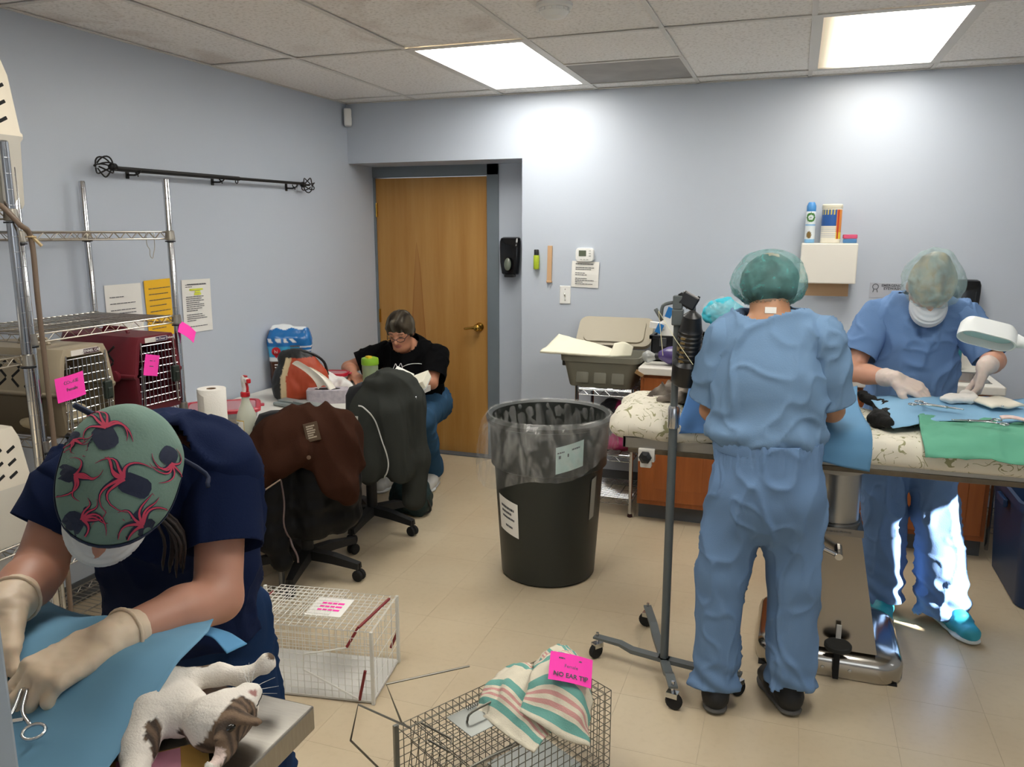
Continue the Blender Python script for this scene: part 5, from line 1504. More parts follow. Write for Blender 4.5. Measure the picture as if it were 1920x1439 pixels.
# blanket with a leaf print
def leaf_mat():
    m = M('leaf_print_cotton', '#dcd5c4', rough=.9)
    nt = m.node_tree; b = nt.nodes['Principled BSDF']
    tc = nt.nodes.new('ShaderNodeTexCoord')
    def line(scale, seed, thr):
        mp = nt.nodes.new('ShaderNodeMapping'); mp.inputs['Location'].default_value = (seed, seed * 2, 0); mp.inputs['Rotation'].default_value = (0, .3, .7)
        nt.links.new(tc.outputs['Object'], mp.inputs['Vector'])
        n = nt.nodes.new('ShaderNodeTexNoise'); n.inputs['Scale'].default_value = scale; n.inputs['Detail'].default_value = 0; n.inputs['Distortion'].default_value = 1.2
        nt.links.new(mp.outputs['Vector'], n.inputs['Vector'])
        a = nt.nodes.new('ShaderNodeMath'); a.operation = 'SUBTRACT'; a.inputs[1].default_value = .5; nt.links.new(n.outputs['Fac'], a.inputs[0])
        c = nt.nodes.new('ShaderNodeMath'); c.operation = 'ABSOLUTE'; nt.links.new(a.outputs[0], c.inputs[0])
        d = nt.nodes.new('ShaderNodeMath'); d.operation = 'LESS_THAN'; d.inputs[1].default_value = thr; nt.links.new(c.outputs[0], d.inputs[0])
        mk = nt.nodes.new('ShaderNodeTexNoise'); mk.inputs['Scale'].default_value = scale * 2.2; nt.links.new(mp.outputs['Vector'], mk.inputs['Vector'])
        e = nt.nodes.new('ShaderNodeMath'); e.operation = 'GREATER_THAN'; e.inputs[1].default_value = .5; nt.links.new(mk.outputs['Fac'], e.inputs[0])
        f = nt.nodes.new('ShaderNodeMath'); f.operation = 'MULTIPLY'; nt.links.new(d.outputs[0], f.inputs[0]); nt.links.new(e.outputs[0], f.inputs[1])
        return f.outputs[0]
    o = nt.nodes.new('ShaderNodeMath'); o.operation = 'MAXIMUM'; nt.links.new(line(13, 3, .02), o.inputs[0]); nt.links.new(line(17, 8, .014), o.inputs[1])
    mx = nt.nodes.new('ShaderNodeMix'); mx.data_type = 'RGBA'; nt.links.new(o.outputs[0], mx.inputs[0]); mx.inputs[6].default_value = (*lin('#e2dccb'), 1); mx.inputs[7].default_value = (*lin('#9b9873'), 1)
    nt.links.new(mx.outputs[2], b.inputs['Base Color'])
    return m
m_leaf = leaf_mat()
s = SDF(.011, .04)
s.box((.22, 3.075, .938), (.80, .27, .028), .025).ell((-.47, 2.95, .955), (.15, .15, .065)).ell((-.36, 2.87, .935), (.16, .07, .045)).ell((-.50, 3.1, .97), (.13, .14, .055)).ell((-.57, 2.88, .93), (.055, .06, .04)).box((.75, 3.05, .945), (.30, .24, .028), .025).box((.45, 2.825, .915), (.45, .03, .035), .025)
blanket = s.build('blanket', m_leaf, disp=lambda P, N: .008 * fbm(P, 9, 41) * np.clip((P[:, 2] - .925) / .03, 0, 1) + .004 * fbm(P, 26, 5) * np.clip((P[:, 2] - .92) / .03, 0, 1))
tag(blanket, 'padded cream blanket with an olive leaf print covering the operating table', 'blanket')
# drapes
m_blueL = M('bright_blue_drape', '#5c8fd0', rough=.8, wrinkle=(3, .3, (1, 1, 1))); m_blueD = M('blue_drape', '#5b8cb2', rough=.8, wrinkle=(3, .3, (1, 1, 1))); m_blueP = M('pale_blue_drape', '#86b4d6', rough=.8, wrinkle=(4, .4, (1, 1, 1))); m_green = M('green_cloth', '#62a88c', rough=.9, wrinkle=(6, .6, (1, 1, 1)))
t = thing('surgical_drape', 'bright blue drape standing over the grey cat at the blanket’s end', 'drape', (-.32, 2.9, .95), group='surgical drapes on the operating table')
cloth('drape', m_blueL, [[(-.36, 3.10, 1.06), (-.34, 2.96, 1.115), (-.345, 2.86, 1.04), (-.375, 2.80, .935)], [(-.30, 3.1, 1.10), (-.29, 2.96, 1.125), (-.29, 2.86, 1.03), (-.32, 2.785, .945)], [(-.22, 3.12, 1.10), (-.22, 2.97, 1.11), (-.225, 2.86, 1.02), (-.24, 2.79, .95)], [(-.10, 3.12, 1.05), (-.11, 2.97, 1.06), (-.12, 2.87, 1.0), (-.13, 2.81, .96)]], t, amp=.004, scale=9)
t = thing('surgical_drape', 'mid-blue drape hanging over the table edge beside the standing back-turned person', 'drape', (.2, 2.9, .95), group='surgical drapes on the operating table')
cloth('drape', m_blueD, [[(.02, 3.32, 1.01), (.02, 3.16, 1.01), (.02, 2.98, 1.01), (.02, 2.80, 1.0), (.02, 2.762, .945), (.02, 2.758, .90)], [(.11, 3.33, 1.015), (.11, 3.16, 1.008), (.11, 2.98, 1.008), (.115, 2.80, 1.0), (.12, 2.762, .945), (.125, 2.756, .892)], [(.20, 3.33, 1.035), (.195, 3.16, 1.02), (.19, 2.98, 1.012), (.185, 2.80, 1.0), (.185, 2.76, .945), (.187, 2.752, .882)], [(.255, 3.30, 1.06), (.25, 3.16, 1.03), (.255, 2.98, 1.015), (.27, 2.80, 1.005), (.275, 2.76, .945), (.272, 2.755, .872)]], t, amp=.0025, scale=14)
t = thing('surgical_drape', 'pale blue drape spread under the masked woman’s hands', 'drape', (.6, 3.1, 1.0), group='surgical drapes on the operating table')
cloth('drape', m_blueP, [[(.30, 3.32, 1.007), (.31, 3.20, 1.017), (.33, 3.04, 1.002), (.35, 2.93, 0.982)], [(.42, 3.33, 1.032), (.42, 3.2, 1.042), (.42, 3.08, 1.022), (.43, 2.97, 1.002)], [(.54, 3.33, 1.037), (.54, 3.2, 1.052), (.55, 3.08, 1.032), (.56, 2.98, 1.017)], [(.68, 3.34, 1.037), (.68, 3.2, 1.047), (.68, 3.08, 1.037), (.68, 2.98, 1.022)], [(.82, 3.34, 1.037), (.82, 3.22, 1.042), (.82, 3.10, 1.042), (.82, 3.0, 1.027)], [(1.0, 3.34, 1.032), (1.0, 3.22, 1.032), (1.0, 3.10, 1.022), (1.0, 3.02, 1.002)]], t, amp=.008, scale=12, crease=.004)
t = thing('green_cloth', 'crumpled green surgical cloth along the table edge', 'cloth', (.65, 2.95, .98))
cloth('cloth', m_green, [[(.44, 3.06, 1.008), (.435, 2.98, 1.013), (.425, 2.84, 0.998), (.43, 2.748, 0.943)], [(.51, 3.06, 1.013), (.51, 2.98, 1.013), (.51, 2.84, 1.008), (.51, 2.748, 0.946)], [(.60, 3.06, 1.018), (.60, 2.98, 1.018), (.60, 2.84, 1.018), (.605, 2.748, 0.953)], [(.70, 3.06, 1.023), (.70, 3.0, 1.023), (.70, 2.84, 1.018), (.68, 2.748, 0.943)], [(.85, 3.06, 1.028), (.85, 3.0, 1.033), (.84, 2.84, 1.018), (.82, 2.748, 0.943)], [(1.0, 3.06, 1.028), (1.0, 3.0, 1.033), (.99, 2.84, 1.018), (.97, 2.748, 0.938)]], t, amp=.010, scale=22, crease=.008, seed=4, solid=.003)
# tray with tissue, gauze, instruments
def hemostat(label, loc, rot, L=.16, open_=.12, group='surgical instruments', s=1.0, mat=None):
    t = thing('hemostat', label, 'hemostat', loc, 0, group)
    t.rotation_euler = rot
    for sg in (-1, 1):
        mb = MB(); k = sg * open_
        ring = [(L * .86 + .013 * s * math.cos(a), sg * (.016 * s + L * .09) + .017 * s * math.sin(a) * .85, .003) for a in np.linspace(0, 2 * PI, 15)[:-1]]
        mb.tube(ring, .0026 * s, 6, closed=True)
        mb.tube(spline([(L * .78, sg * (.012 * s + L * .07), .003), (L * .60, sg * L * .045, .003), (L * .33, sg * .004, .003), (L * .28, 0, .003), (L * .12, -sg * .002, .003), (0, -sg * .0008, .003)], 4), [.0032 * s] * 12 + [.0034 * s] * 4 + [.002 * s] * 5, 6)
        mb.build('arm', mat or m_chrome, t, smooth=True)
    mb = MB(); mb.lathe([(0, -.001), (.0045 * s, -.001), (.0045 * s, .007), (0, .0075)], 10, (L * .30, 0, 0)); mb.build('pivot', mat or m_chrome, t)
    mb = MB(); mb.box((L * .70, 0, .003), (.006 * s, .022 * s, .003)); mb.build('ratchet', mat or m_chrome, t)
    return t
s = SDF(.004, .012)
for p, r in (((.105, 3.03, 1.024), .016), ((.125, 3.05, 1.030), .014), ((.145, 3.02, 1.024), .013), ((.135, 3.0, 1.024), .014), ((.165, 3.01, 1.022), .010)): s.ell(p, (r * 1.3, r, r))
tag(s.build('tissue_specimen', M('red_tissue', '#a8323c', rough=.35), disp=lambda P, N: .004 * fbm(P, 60, 2)), 'red tissue lying on the metal tray over the mid-blue drape', 'specimen')
mb = MB(); mb.loft([[(.135 + x, 3.01 + y, z) for x, y in rrect(.12 * q, .09 * q, .02)] for z, q in ((1.012, .9), (1.017, 1), (1.014, .85))]); tag(mb.build('metal_tray', m_steel, smooth='auto'), 'small steel tray on the mid-blue drape', 'tray')
hemostat('hemostat on the pale drape beside the masked woman’s gloved hand', (.575, 3.02, 1.045), (0, 0, 2.7), .18)
hemostat('hemostat lying between the gauze pad and the wound', (.70, 3.06, 1.058), (0, .05, 2.0), .16)
hemostat('hemostat lying along the edge of the green cloth', (.52, 2.90, 1.032), (0, 0, .12), .17)
mb = MB(); mb.sheet(lambda u, v: ((u - .5) * .13, (v - .5) * .11, .012 * math.sin(u * 3.1) * math.sin(v * 2.6) + .004 * math.sin(u * 9)), 10, 8); o = mb.build('gauze_pad', M('gauze_white', '#e9e2d2', rough=.95), loc=(.695, 3.13, 1.058), rot=(.05, .0, .5), smooth=True, solid=.008); tag(o, 'folded cream gauze pad lying on the pale blue drape', 'gauze')
mb = MB(); mb.sheet(lambda u, v: ((u - .5) * .13, (v - .5) * .04, .004 * math.sin(u * 7)), 10, 4); o = mb.build('gauze_strip', M('stained_gauze', '#e6d6cf', rough=.95, vary=.5, vscale=60, col2='#c06a70'), loc=(.74, 2.965, 1.04), rot=(0, 0, -.05), smooth=True, solid=.005); tag(o, 'blood-flecked gauze strip on the green cloth', 'gauze')
s = SDF(.005, .015); s.ell((.585, 3.15, 1.062), (.05, .03, .016)).ell((.545, 3.14, 1.06), (.03, .022, .014)).ell((.62, 3.155, 1.065), (.022, .022, .018))
tag(s.build('gauze_wad', M('gauze_bright', '#f4efe9', rough=.95), disp=lambda P, N: .003 * fbm(P, 60, 7)), 'white gauze wad at the wound under the gloved fingers', 'gauze')
# cats on the operating table
m_tabby = M('cat_fur', '#ffffff', rough=.9, attr=True, bump=.5, bscale=120)
def tabcol(P):
    g, d, w = raycol('#8d8378', '#4c433b', '#e6dfd4')
    k = np.clip(.5 + .9 * np.sin(P[:, 0] * 70 + P[:, 2] * 60 + 3 * vnoise(P, 12, 3)) * .5 + .5 * vnoise(P, 18, 8), 0, 1)[:, None]
    c = d * k + g * (1 - k)
    wm = vnoise(P, 11, 21) > .35
    c[wm] = w
    return c
s = SDF(.007, .03)
s.ell((-.22, 3.06, 1.03), (.17, .085, .065)).ell((-.405, 3.06, 1.02), (.06, .055, .05)).ell((-.455, 3.05, 1.015), (.048, .045, .042)).cone((-.48, 3.03, 1.01), .02, (-.515, 3.02, 1.005), .014).cone((-.44, 3.085, 1.045), .018, (-.435, 3.1, 1.075), .005, k=.01).cone((-.455, 3.03, 1.05), .018, (-.455, 3.02, 1.078), .005, k=.01)
s.cone((-.36, 3.03, 1.03), .025, (-.38, 2.97, 1.035), .018).cone((-.38, 2.97, 1.035), .018, (-.45, 2.95, 1.025), .015)
tag(s.build('cat', m_tabby, disp=lambda P, N: .004 * fbm(P, 70, 2), col=tabcol), 'grey tabby cat lying on its back under the bright blue drape', 'cat')
s = SDF(.007, .03)
s.ell((.64, 3.17, .985), (.20, .09, .03)).ell((.37, 3.2, .995), (.06, .05, .03)).cone((.33, 3.25, 1.0), .022, (.275, 3.31, 1.02), .02).cone((.36, 3.12, .99), .026, (.31, 3.02, .995), .028).cone((.31, 3.02, .995), .028, (.335, 2.97, .995), .022)
def blk(P): return np.tile(raycol('#0b0a0a')[0], (len(P), 1))
tag(s.build('cat', m_tabby, disp=lambda P, N: .005 * fbm(P, 60, 5), col=blk), 'black cat whose paws stick out from beneath the pale blue drape', 'cat')
# lamp with a white vented shade
t = thing('exam_lamp', 'white plastic exam lamp with a vented oblong shade', 'lamp', (1.0, 3.0, .88))
LR = rotm(0, 0, 0)
ax = Vector((.19, 0, -.045)); ln = ax.length; ex = ax.normalized()
nz = Vector((.05, -.52, -.84)); nz = (nz - ex * nz.dot(ex)).normalized(); ey = nz.cross(ex).normalized()   # nz: where the mouth faces
C0 = Vector((.615, 3.0, 1.305))
def LP(x, y, z): return tuple(C0 + ex * x + ey * y + nz * z)
mb = MB()
def oblong(w, h, z, n=8):
    return [LP(x, y, z) for x, y in rrect(w, h, h * .499, n)]
mb.loft([oblong(.10, .03, -.052), oblong(.15, .06, -.047), oblong(.172, .084, -.03), oblong(.178, .094, .0), oblong(.178, .096, .018), oblong(.166, .084, .018), oblong(.16, .078, -.01), oblong(.13, .05, -.035)]); sh = mb.build('shade', M('lamp_shade_white', '#e8ecec', rough=.3), t, world=True, smooth='auto')
mb = MB(); mb.loft([oblong(.158, .076, -.008), oblong(.156, .074, -.006)]); mb.build('reflector', M('reflector_pale_cyan', '#b7d8dd', rough=.35), sh, world=True)
mb = MB()
for i in range(5):
    for j in range(3):
        q = Vector(LP(-.035 + .018 * i, -.050 + .0 * j, 0)); yy = -.048 + .0; 
        mb.box(LP(-.045 + .019 * i, -.0475 + .003 * j * j * .9, .004 - .014 * j), (.004, .006, .010), Matrix((ex, ey, nz)).transposed())
stuff(mb.build('vent_slots', m_dark, sh, world=True))
mb = MB(); mb.tube([LP(.085, 0, -.01), LP(.11, 0, -.008), LP(.125, 0, -.008)], [.024, .018, .012], 14); mb.build('neck', MATS['lamp_shade_white'], t, world=True, smooth=True)
mb = MB(); mb.tube(spline([LP(.12, 0, -.008), LP(.22, .0, -.005), (.92, 3.0, 1.22), (1.03, 3.0, 1.12), (1.05, 3.0, .95)], 8), .010, 10); mb.build('gooseneck', MATS['lamp_shade_white'], t, world=True, smooth=True)
mb = MB(); mb.bb((1.02, 2.97, .84), (1.075, 3.03, .96), .006, 2); mb.build('clamp', m_grey, t, world=True)
# blue tub at the picture edge and the low rack behind it
t = thing('plastic_tub', 'dark blue plastic storage tub on the floor at the picture edge', 'tub', (1.24, 4.1, 0))
mb = MB(); mb.loft([[(x, y, z) for x, y in rrect(.50 * s, .62 * s, .06)] for z, s in ((0, .86), (.005, .88), (.455, .97), (.455, 1.04), (.495, 1.05), (.495, .98), (.46, .95), (.02, .85))]); mb.build('tub', M('navy_plastic', '#16345a', rough=.4), t, smooth='auto')
mb = MB(); mb.box((-.262, 0, .42), (.02, .14, .04), None, .006, 2); mb.build('handle', MATS['navy_plastic'], t)
t = thing('wire_rack', 'low dark wire rack between the cabinet and the blue tub', 'rack', (1.26, 4.72, 0))
for sx in (-1, 1):
    for sy in (-1, 1):
        mb = MB(); mb.tube([(sx * .22, sy * .17, 0), (sx * .22, sy * .17, .5)], .010, 8); mb.build('post', m_post, t)
for z in (.12, .30, .48): stuff(shelf_mesh(.42, .32, .02, .03).build('shelf', m_wire, t, loc=(0, 0, z)))
# ------------------------------------------------------------------ people
A_ = lambda *v: np.array(v, float)
def nrm(v):
    v = np.array(v, float); return v / np.linalg.norm(v)
def frame(f, u):
    f = nrm(f); u = np.array(u, float); u = nrm(u - f * (u @ f)); r = np.cross(f, u)
    return r, f, u
def head(S, c, f, u, s=1.0, female=True):
    r, f, u = frame(f, u); c = np.array(c, float)
    R = np.stack([r, f, u], 1)
    p = lambda x, y, z: c + (r * x + f * y + u * z) * s
    S.ell(p(0, -.012, .03), A_(.075, .094, .085) * s, R, k=.02)
    S.ell(p(0, .022, -.03), A_(.062, .068, .078) * s, R, k=.03)
    S.ell(p(0, .052, -.088), A_(.032, .032, .026) * s, R, k=.03)
    S.cone(p(0, .082, .005), .009 * s, p(0, .108, -.032), .0135 * s, k=.012)
    S.ell(p(-.012, .096, -.036), A_(.009, .009, .008) * s, R, k=.006).ell(p(.012, .096, -.036), A_(.009, .009, .008) * s, R, k=.006)
    for q in (-1, 1):
        S.ell(p(q * .031, .090, .004), A_(.017, .012, .010) * s, R, k=.008, op='s')
        S.ell(p(q * .031, .074, .003), A_(.0155, .012, .0125) * s, R, k=.004)
        S.cone(p(q * .015, .086, .021), .007 * s, p(q * .048, .074, .022), .006 * s, k=.01)
        S.ell(p(q * .077, -.008, -.005), A_(.009, .020, .031) * s, R, k=.01)
    S.ell(p(0, .083, -.060), A_(.021, .011, .0055) * s, R, k=.005).ell(p(0, .080, -.070), A_(.018, .011, .006) * s, R, k=.005)
    return p, R
def hand(S, w, d, n, side, curl=(.5, .6, .4), s=1.0, thumb=.55, spread=.05, r0=.0092):
    """palm, four fingers of different length and a thumb; d along the hand, n where the palm faces, side +1/-1 sets the thumb side"""
    w = np.array(w, float); d = nrm(d); n = np.array(n, float); n = nrm(n - d * (n @ d)); l = np.cross(d, n) * side
    tips = []
    for i, (off, ln, fl) in enumerate(((.030, .088, .073), (.0105, .092, .081), (-.0095, .088, .075), (-.028, .080, .059))):
        b = w + (d * ln + l * off) * s
        S.cone(w + (l * off * .65 + d * .012) * s, .0155 * s, b, .0130 * s, k=.009)
        a = 0; q = b; rr = r0 * s * (1 if i < 3 else .9)
        dd = nrm(d + l * off * spread * 20)
        for k, (fr, c) in enumerate(zip((.46, .30, .24), curl)):
            a += c * (1 + .06 * i)
            e = q + (dd * math.cos(a) + n * math.sin(a)) * fl * fr * s
            S.cone(q, rr * (1.05 - .08 * k), e, rr * (.97 - .08 * k), k=.003)
            q = e
        tips.append(q)
    b = w + (d * .022 + l * .026 + n * .006) * s
    m = b + (d * .030 + l * .024 + n * .012) * s
    S.cone(b, .0165 * s, m, .0125 * s, k=.016)
    t1 = m + (d * .030 + l * (.014 - .02 * thumb) + n * .022 * thumb) * s
    t2 = t1 + (d * .024 + l * (-.012 * thumb) + n * .020 * thumb) * s
    S.cone(m, .0118 * s, t1, .0105 * s, k=.005).cone(t1, .0105 * s, t2, .0085 * s, k=.003)
    return tips
def limbs(S, J, arm=1.0, leg=1.0, parts='LR'):
    for q in parts:
        sh, el, wr = (np.array(J[k + q], float) for k in ('sh', 'el', 'wr'))
        S.cone(sh, .044 * arm, el, .040 * arm, k=.02)
        mid = el + (wr - el) * .35
        S.cone(el, .040 * arm, mid, .041 * arm, k=.015).cone(mid, .041 * arm, wr, .027 * arm, k=.015)
        hp, kn, an, to = (np.array(J[k + q], float) for k in ('hp', 'kn', 'an', 'to'))
        S.cone(hp, .072 * leg, kn, .055 * leg, k=.03)
        cf = kn + (an - kn) * .3
        S.cone(kn, .056 * leg, cf, .058 * leg, k=.02).cone(cf, .058 * leg, an, .038 * leg, k=.02)
        S.cone(an, .030, to, .016, k=.01)
def trunk(S, J, face, w=1.0):
    pe, ch = np.array(J['pelvis'], float), np.array(J['chest'], float)
    S.cone(pe, .115 * w, ch, .12 * w, n=face, fac=.72, k=.03)
    S.cone(J['shL'], .042, J['shR'], .042, k=.03)
    S.cone(ch, .11 * w, J['neck'], .06, n=face, fac=.75, k=.04)
    S.cone(J['neck'], .053, J['hb'], .050, k=.02)
def ridges(P, sc, seed, st=(1, 1, 1)):
    return 1 - 2 * np.abs(vnoise(P * np.array(st), sc, seed))
def cre(P, sc, seed, st=(1, 1, 1)):
    # sparse sharp creases
    q = P * np.array(st)
    q = q + .05 * np.stack([vnoise(P, 6, seed + 1), vnoise(P, 6, seed + 2), vnoise(P, 6, seed + 3)], 1)
    r = np.clip(1 - np.abs(vnoise(q, sc, seed)) * 3.2, 0, 1)
    return r * r
def folds(a1=.008, s1=8, a2=.005, s2=16, seed=0, st=(1, 1, .5)):
    return lambda P, N: a1 * fbm(P * np.array(st), s1, seed, 2) + a2 * 2 * cre(P, s2, seed + 5, st)
def shoe(label_name, parent, heel, toe, up_col, sole_col, L=.27, trim=None):
    heel, toe = np.array(heel, float), np.array(toe, float); d = nrm(toe - heel); l = A_(d[1], -d[0], 0)
    p = lambda x, y, z: heel + d * x * L / .27 + l * y + A_(0, 0, z)
    S = SDF(.006, .02)
    S.cone(p(.046, 0, .055), .045, p(.15, 0, .055), .046, n=(0, 0, 1), fac=1.1).cone(p(.15, 0, .05), .047, p(.222, 0, .040), .041, n=(0, 0, 1), fac=.85).cone(p(.05, 0, .07), .043, p(.062, 0, .115), .042)
    o = S.build('shoe', up_col, parent, disp=lambda P, N: .0015 * fbm(P, 50, 3))
    S = SDF(.006, .008)
    S.cone(p(.045, 0, .016), .043, p(.12, 0, .016), .041, n=(0, 0, 1), fac=.36).cone(p(.12, 0, .015), .041, p(.19, 0, .015), .047, n=(0, 0, 1), fac=.33).cone(p(.19, 0, .015), .047, p(.224, 0, .016), .042, n=(0, 0, 1), fac=.34)
    S.build('sole', sole_col, o)
    if trim is not None:
        mb = MB()
        for k in range(5):
            mb.tube([tuple(p(.105 + .02 * k, -.026, .100 - .006 * k)), tuple(p(.112 + .02 * k, .0, .111 - .0068 * k)), tuple(p(.105 + .02 * k, .026, .100 - .006 * k))], .0028, 5)
        stuff(mb.build('laces', trim, o, world=True))
    return o
def cap_film(name, mat, parent, c, r, R, seed, band=None):
    S = SDF(.006, .03); S.ell(c, r, R)
    return S
m_skin = M('skin_light', '#cf9a80', rough=.5, sss=.12, vary=.12, vscale=20, col2='#b8745c')
m_skin2 = M('skin_warm', '#bb8a68', rough=.5, sss=.12, vary=.12, vscale=20, col2='#a0694c')
m_scrubC = M('scrub_blue', '#7391b2', rough=.85, spec=.15, vary=.06, vscale=4, bump=.15, bscale=260, wrinkle=(2.6, .55, (1, 1, .5)))
m_scrubD = M('scrub_blue_bright', '#6c8cba', rough=.85, spec=.15, vary=.06, vscale=4, bump=.15, bscale=260, wrinkle=(3.2, .6, (1, 1, .6)))
m_pantC = M('scrub_trousers', '#6c89ae', rough=.85, spec=.15, vary=.06, vscale=4, bump=.15, bscale=260, wrinkle=(2.2, .5, (1, 1, .4)))
m_glove = M('latex_glove', '#dcc6ab', rough=.5, sss=.1, wrinkle=(7, .35, (1, 1, 1)))
m_gloveW = M('white_latex_glove', '#dccabf', rough=.5, sss=.1)
m_bouf = M('bouffant_teal', '#6fb0ae', rough=.7, alpha=.62)
def bouf_tex():
    nt = m_bouf.node_tree; b = nt.nodes['Principled BSDF']
    tc = nt.nodes.new('ShaderNodeTexCoord'); n = nt.nodes.new('ShaderNodeTexNoise'); n.inputs['Scale'].default_value = 30; n.inputs['Detail'].default_value = 6; n.inputs['Distortion'].default_value = .8
    r = nt.nodes.new('ShaderNodeMapRange'); r.inputs['From Min'].default_value = .35; r.inputs['From Max'].default_value = .68; r.inputs['To Min'].default_value = .40; r.inputs['To Max'].default_value = .78
    nt.links.new(tc.outputs['Object'], n.inputs['Vector']); nt.links.new(n.outputs['Fac'], r.inputs['Value']); nt.links.new(r.outputs['Result'], b.inputs['Alpha'])
bouf_tex()
m_boufD = m_bouf.copy(); m_boufD.name = 'bouffant_pale'
m_boufD.node_tree.nodes['Principled BSDF'].inputs['Base Color'].default_value = (*lin('#b4d2d4'), 1)
for _n in m_boufD.node_tree.nodes:
    if _n.type == 'MAP_RANGE': _n.inputs['To Min'].default_value = .12; _n.inputs['To Max'].default_value = .34
for _n in m_bouf.node_tree.nodes:
    if _n.type == 'MAP_RANGE': _n.inputs['To Min'].default_value = .26; _n.inputs['To Max'].default_value = .52

# ---- person seen from behind in blue scrubs
t = thing('person', 'person in blue scrubs and a teal bouffant cap, seen from behind at the table', 'person', (-.05, 2.66, 0))
J = dict(pelvis=(-.05, 2.68, .90), chest=(-.06, 2.70, 1.24), neck=(-.07, 2.73, 1.40), hb=(-.075, 2.77, 1.46), shL=(-.20, 2.69, 1.315), shR=(.085, 2.69, 1.33), elL=(-.24, 2.745, 1.045), wrL=(-.19, 2.93, 1.03), elR=(.142, 2.76, 1.07), wrR=(.10, 2.97, 1.04),
         hpL=(-.135, 2.68, .86), hpR=(.04, 2.68, .86), knL=(-.165, 2.67, .50), knR=(.06, 2.71, .50), anL=(-.18, 2.635, .09), anR=(.068, 2.71, .10), toL=(-.19, 2.78, .05), toR=(0.0, 2.84, .05))
S = SDF(.008, .02)
trunk(S, J, (0, 1, 0)); limbs(S, J); head(S, (-.078, 2.785, 1.465), (0, .85, -.5), (0, .5, .85), .96)
hand(S, J['wrL'], (.4, .9, -.25), (.6, 0, -.8), -1, (.4, .5, .4)); hand(S, J['wrR'], (-.3, .95, -.2), (-.6, 0, -.8), 1, (.4, .5, .4))
body = S.build('body', m_skin2, t)
S = SDF(.008, .03)
S.ell((-.078, 2.785, 1.485), (.092, .105, .092)).ell((-.078, 2.745, 1.465), (.075, .06, .06))
S.build('hair', M('dark_brown_hair', '#1c1714', rough=.6), t, disp=lambda P, N: .003 * fbm(P, 40, 1))
S = SDF(.006, .03); S.ell((-.08, 2.785, 1.495), (.118, .128, .094)).ell((-.08, 2.77, 1.475), (.110, .105, .06))
S.build('bouffant_cap', m_bouf, t, disp=lambda P, N: .006 * ridges(P, 22, 3) + .005 * fbm(P, 9, 8) + np.where(P[:, 2] < 1.455, .004 * np.sin(np.arctan2(P[:, 1] - 2.79, P[:, 0] + .08) * 46), 0))
S = SDF(.0075, .035)
S.cone((-.055, 2.665, .985), .170, (-.06, 2.675, 1.16), .172, n=(0, 1, 0), fac=.74).cone((-.06, 2.675, 1.16), .172, (-.062, 2.69, 1.27), .160, n=(0, 1, 0), fac=.66).cone((-.195, 2.69, 1.305), .062, (.078, 2.69, 1.32), .062).cone((-.13, 2.695, 1.35), .048, (.01, 2.695, 1.355), .048)
S.ell((-.06, 2.665, 1.0), (.185, .13, .05))
def topC(P, N):
    x, z = P[:, 0], P[:, 2]
    r = .008 * fbm(P * A_(1, 1, .45), 7, 11, 2) + .013 * cre(P, 9, 17, (1.2, 1, .45)) + .007 * cre(P, 16, 19, (1, 1, .8))
    r = r + .007 * np.sin((x * .5 + z) * 40 + 4 * vnoise(P, 5, 2)) * np.clip((1.15 - z) / .15, 0, 1)
    return r
S.build('scrub_top', m_scrubC, t, disp=topC, cuts=[((-.068, 2.70, 1.388), (0, -.35, 1), (-.068, 2.72, 1.42), .12)], solid=.003)
for q, sh, hem in (('L', (-.20, 2.69, 1.30), (-.243, 2.73, 1.085)), ('R', (.088, 2.69, 1.315), (.138, 2.74, 1.10))):
    S = SDF(.008, .03); a, b = A_(*sh), A_(*hem); d = nrm(b - a)
    S.cone(a, .072, a + (b - a) * .5, .070).cone(a + (b - a) * .5, .070, b + d * .03, .074)
    S.build('sleeve', m_scrubC, t, disp=folds(.006, 9, .005, 14, 31, (1, 1, .7)), cuts=[(tuple(b), tuple(d), tuple(b + d * .06), .16)], solid=.003)
S = SDF(.0075, .035)
S.cone((-.05, 2.665, .955), .163, (-.052, 2.66, .80), .166, n=(0, 1, 0), fac=.80)
S.cone((-.128, 2.66, .80), .100, (-.172, 2.65, .50), .078).cone((-.172, 2.65, .50), .078, (-.180, 2.635, .04), .072)
S.cone((.036, 2.67, .80), .102, (.062, 2.70, .50), .084).cone((.062, 2.70, .50), .084, (.070, 2.70, .05), .082)
def pantsC(P, N):
    z = P[:, 2]
    r = .007 * fbm(P * A_(1, 1, .35), 7, 23, 2) + .013 * cre(P, 10, 29, (1.2, 1, .28)) + .006 * cre(P, 17, 33, (1, 1, .7))
    r = r + np.where(z > .90, .0025 * np.sin(np.arctan2(P[:, 1] - 2.665, P[:, 0] + .05) * 70), 0)
    return r + .010 * np.sin(z * 70 + 5 * P[:, 0] * 9) * np.clip((.22 - z) / .12, 0, 1)
S.build('scrub_trousers', m_pantC, t, disp=pantsC, cuts=[((-.178, 2.635, .075), (0, -.25, -1), (-.178, 2.635, .0), .13), ((.068, 2.70, .105), (0, -.25, -1), (.068, 2.70, .02), .13), ((-.05, 2.665, .985), (0, 0, 1), (-.05, 2.665, 1.06), .25)], solid=.003)
mb = MB()
vs = 48
mb.loft([[(-.05 + rr * math.cos(a) * 1.0, 2.665 + rr * .76 * math.sin(a), z) for a in [2 * PI * k / 96 for k in range(96)] for rr in [(.172 + (.0022 if int(a / (2 * PI / 96) + .5) % 2 else -.0008)) * s_]] for z, s_ in ((.938, .985), (.945, 1.0), (.978, 1.0), (.985, .985))], cap=False)
mb.build('waistband', m_pantC, t, world=True, smooth=True)
m_sneak = M('black_sneaker', '#17191c', rough=.6); m_soleg = M('grey_sole', '#5a5855', rough=.7)
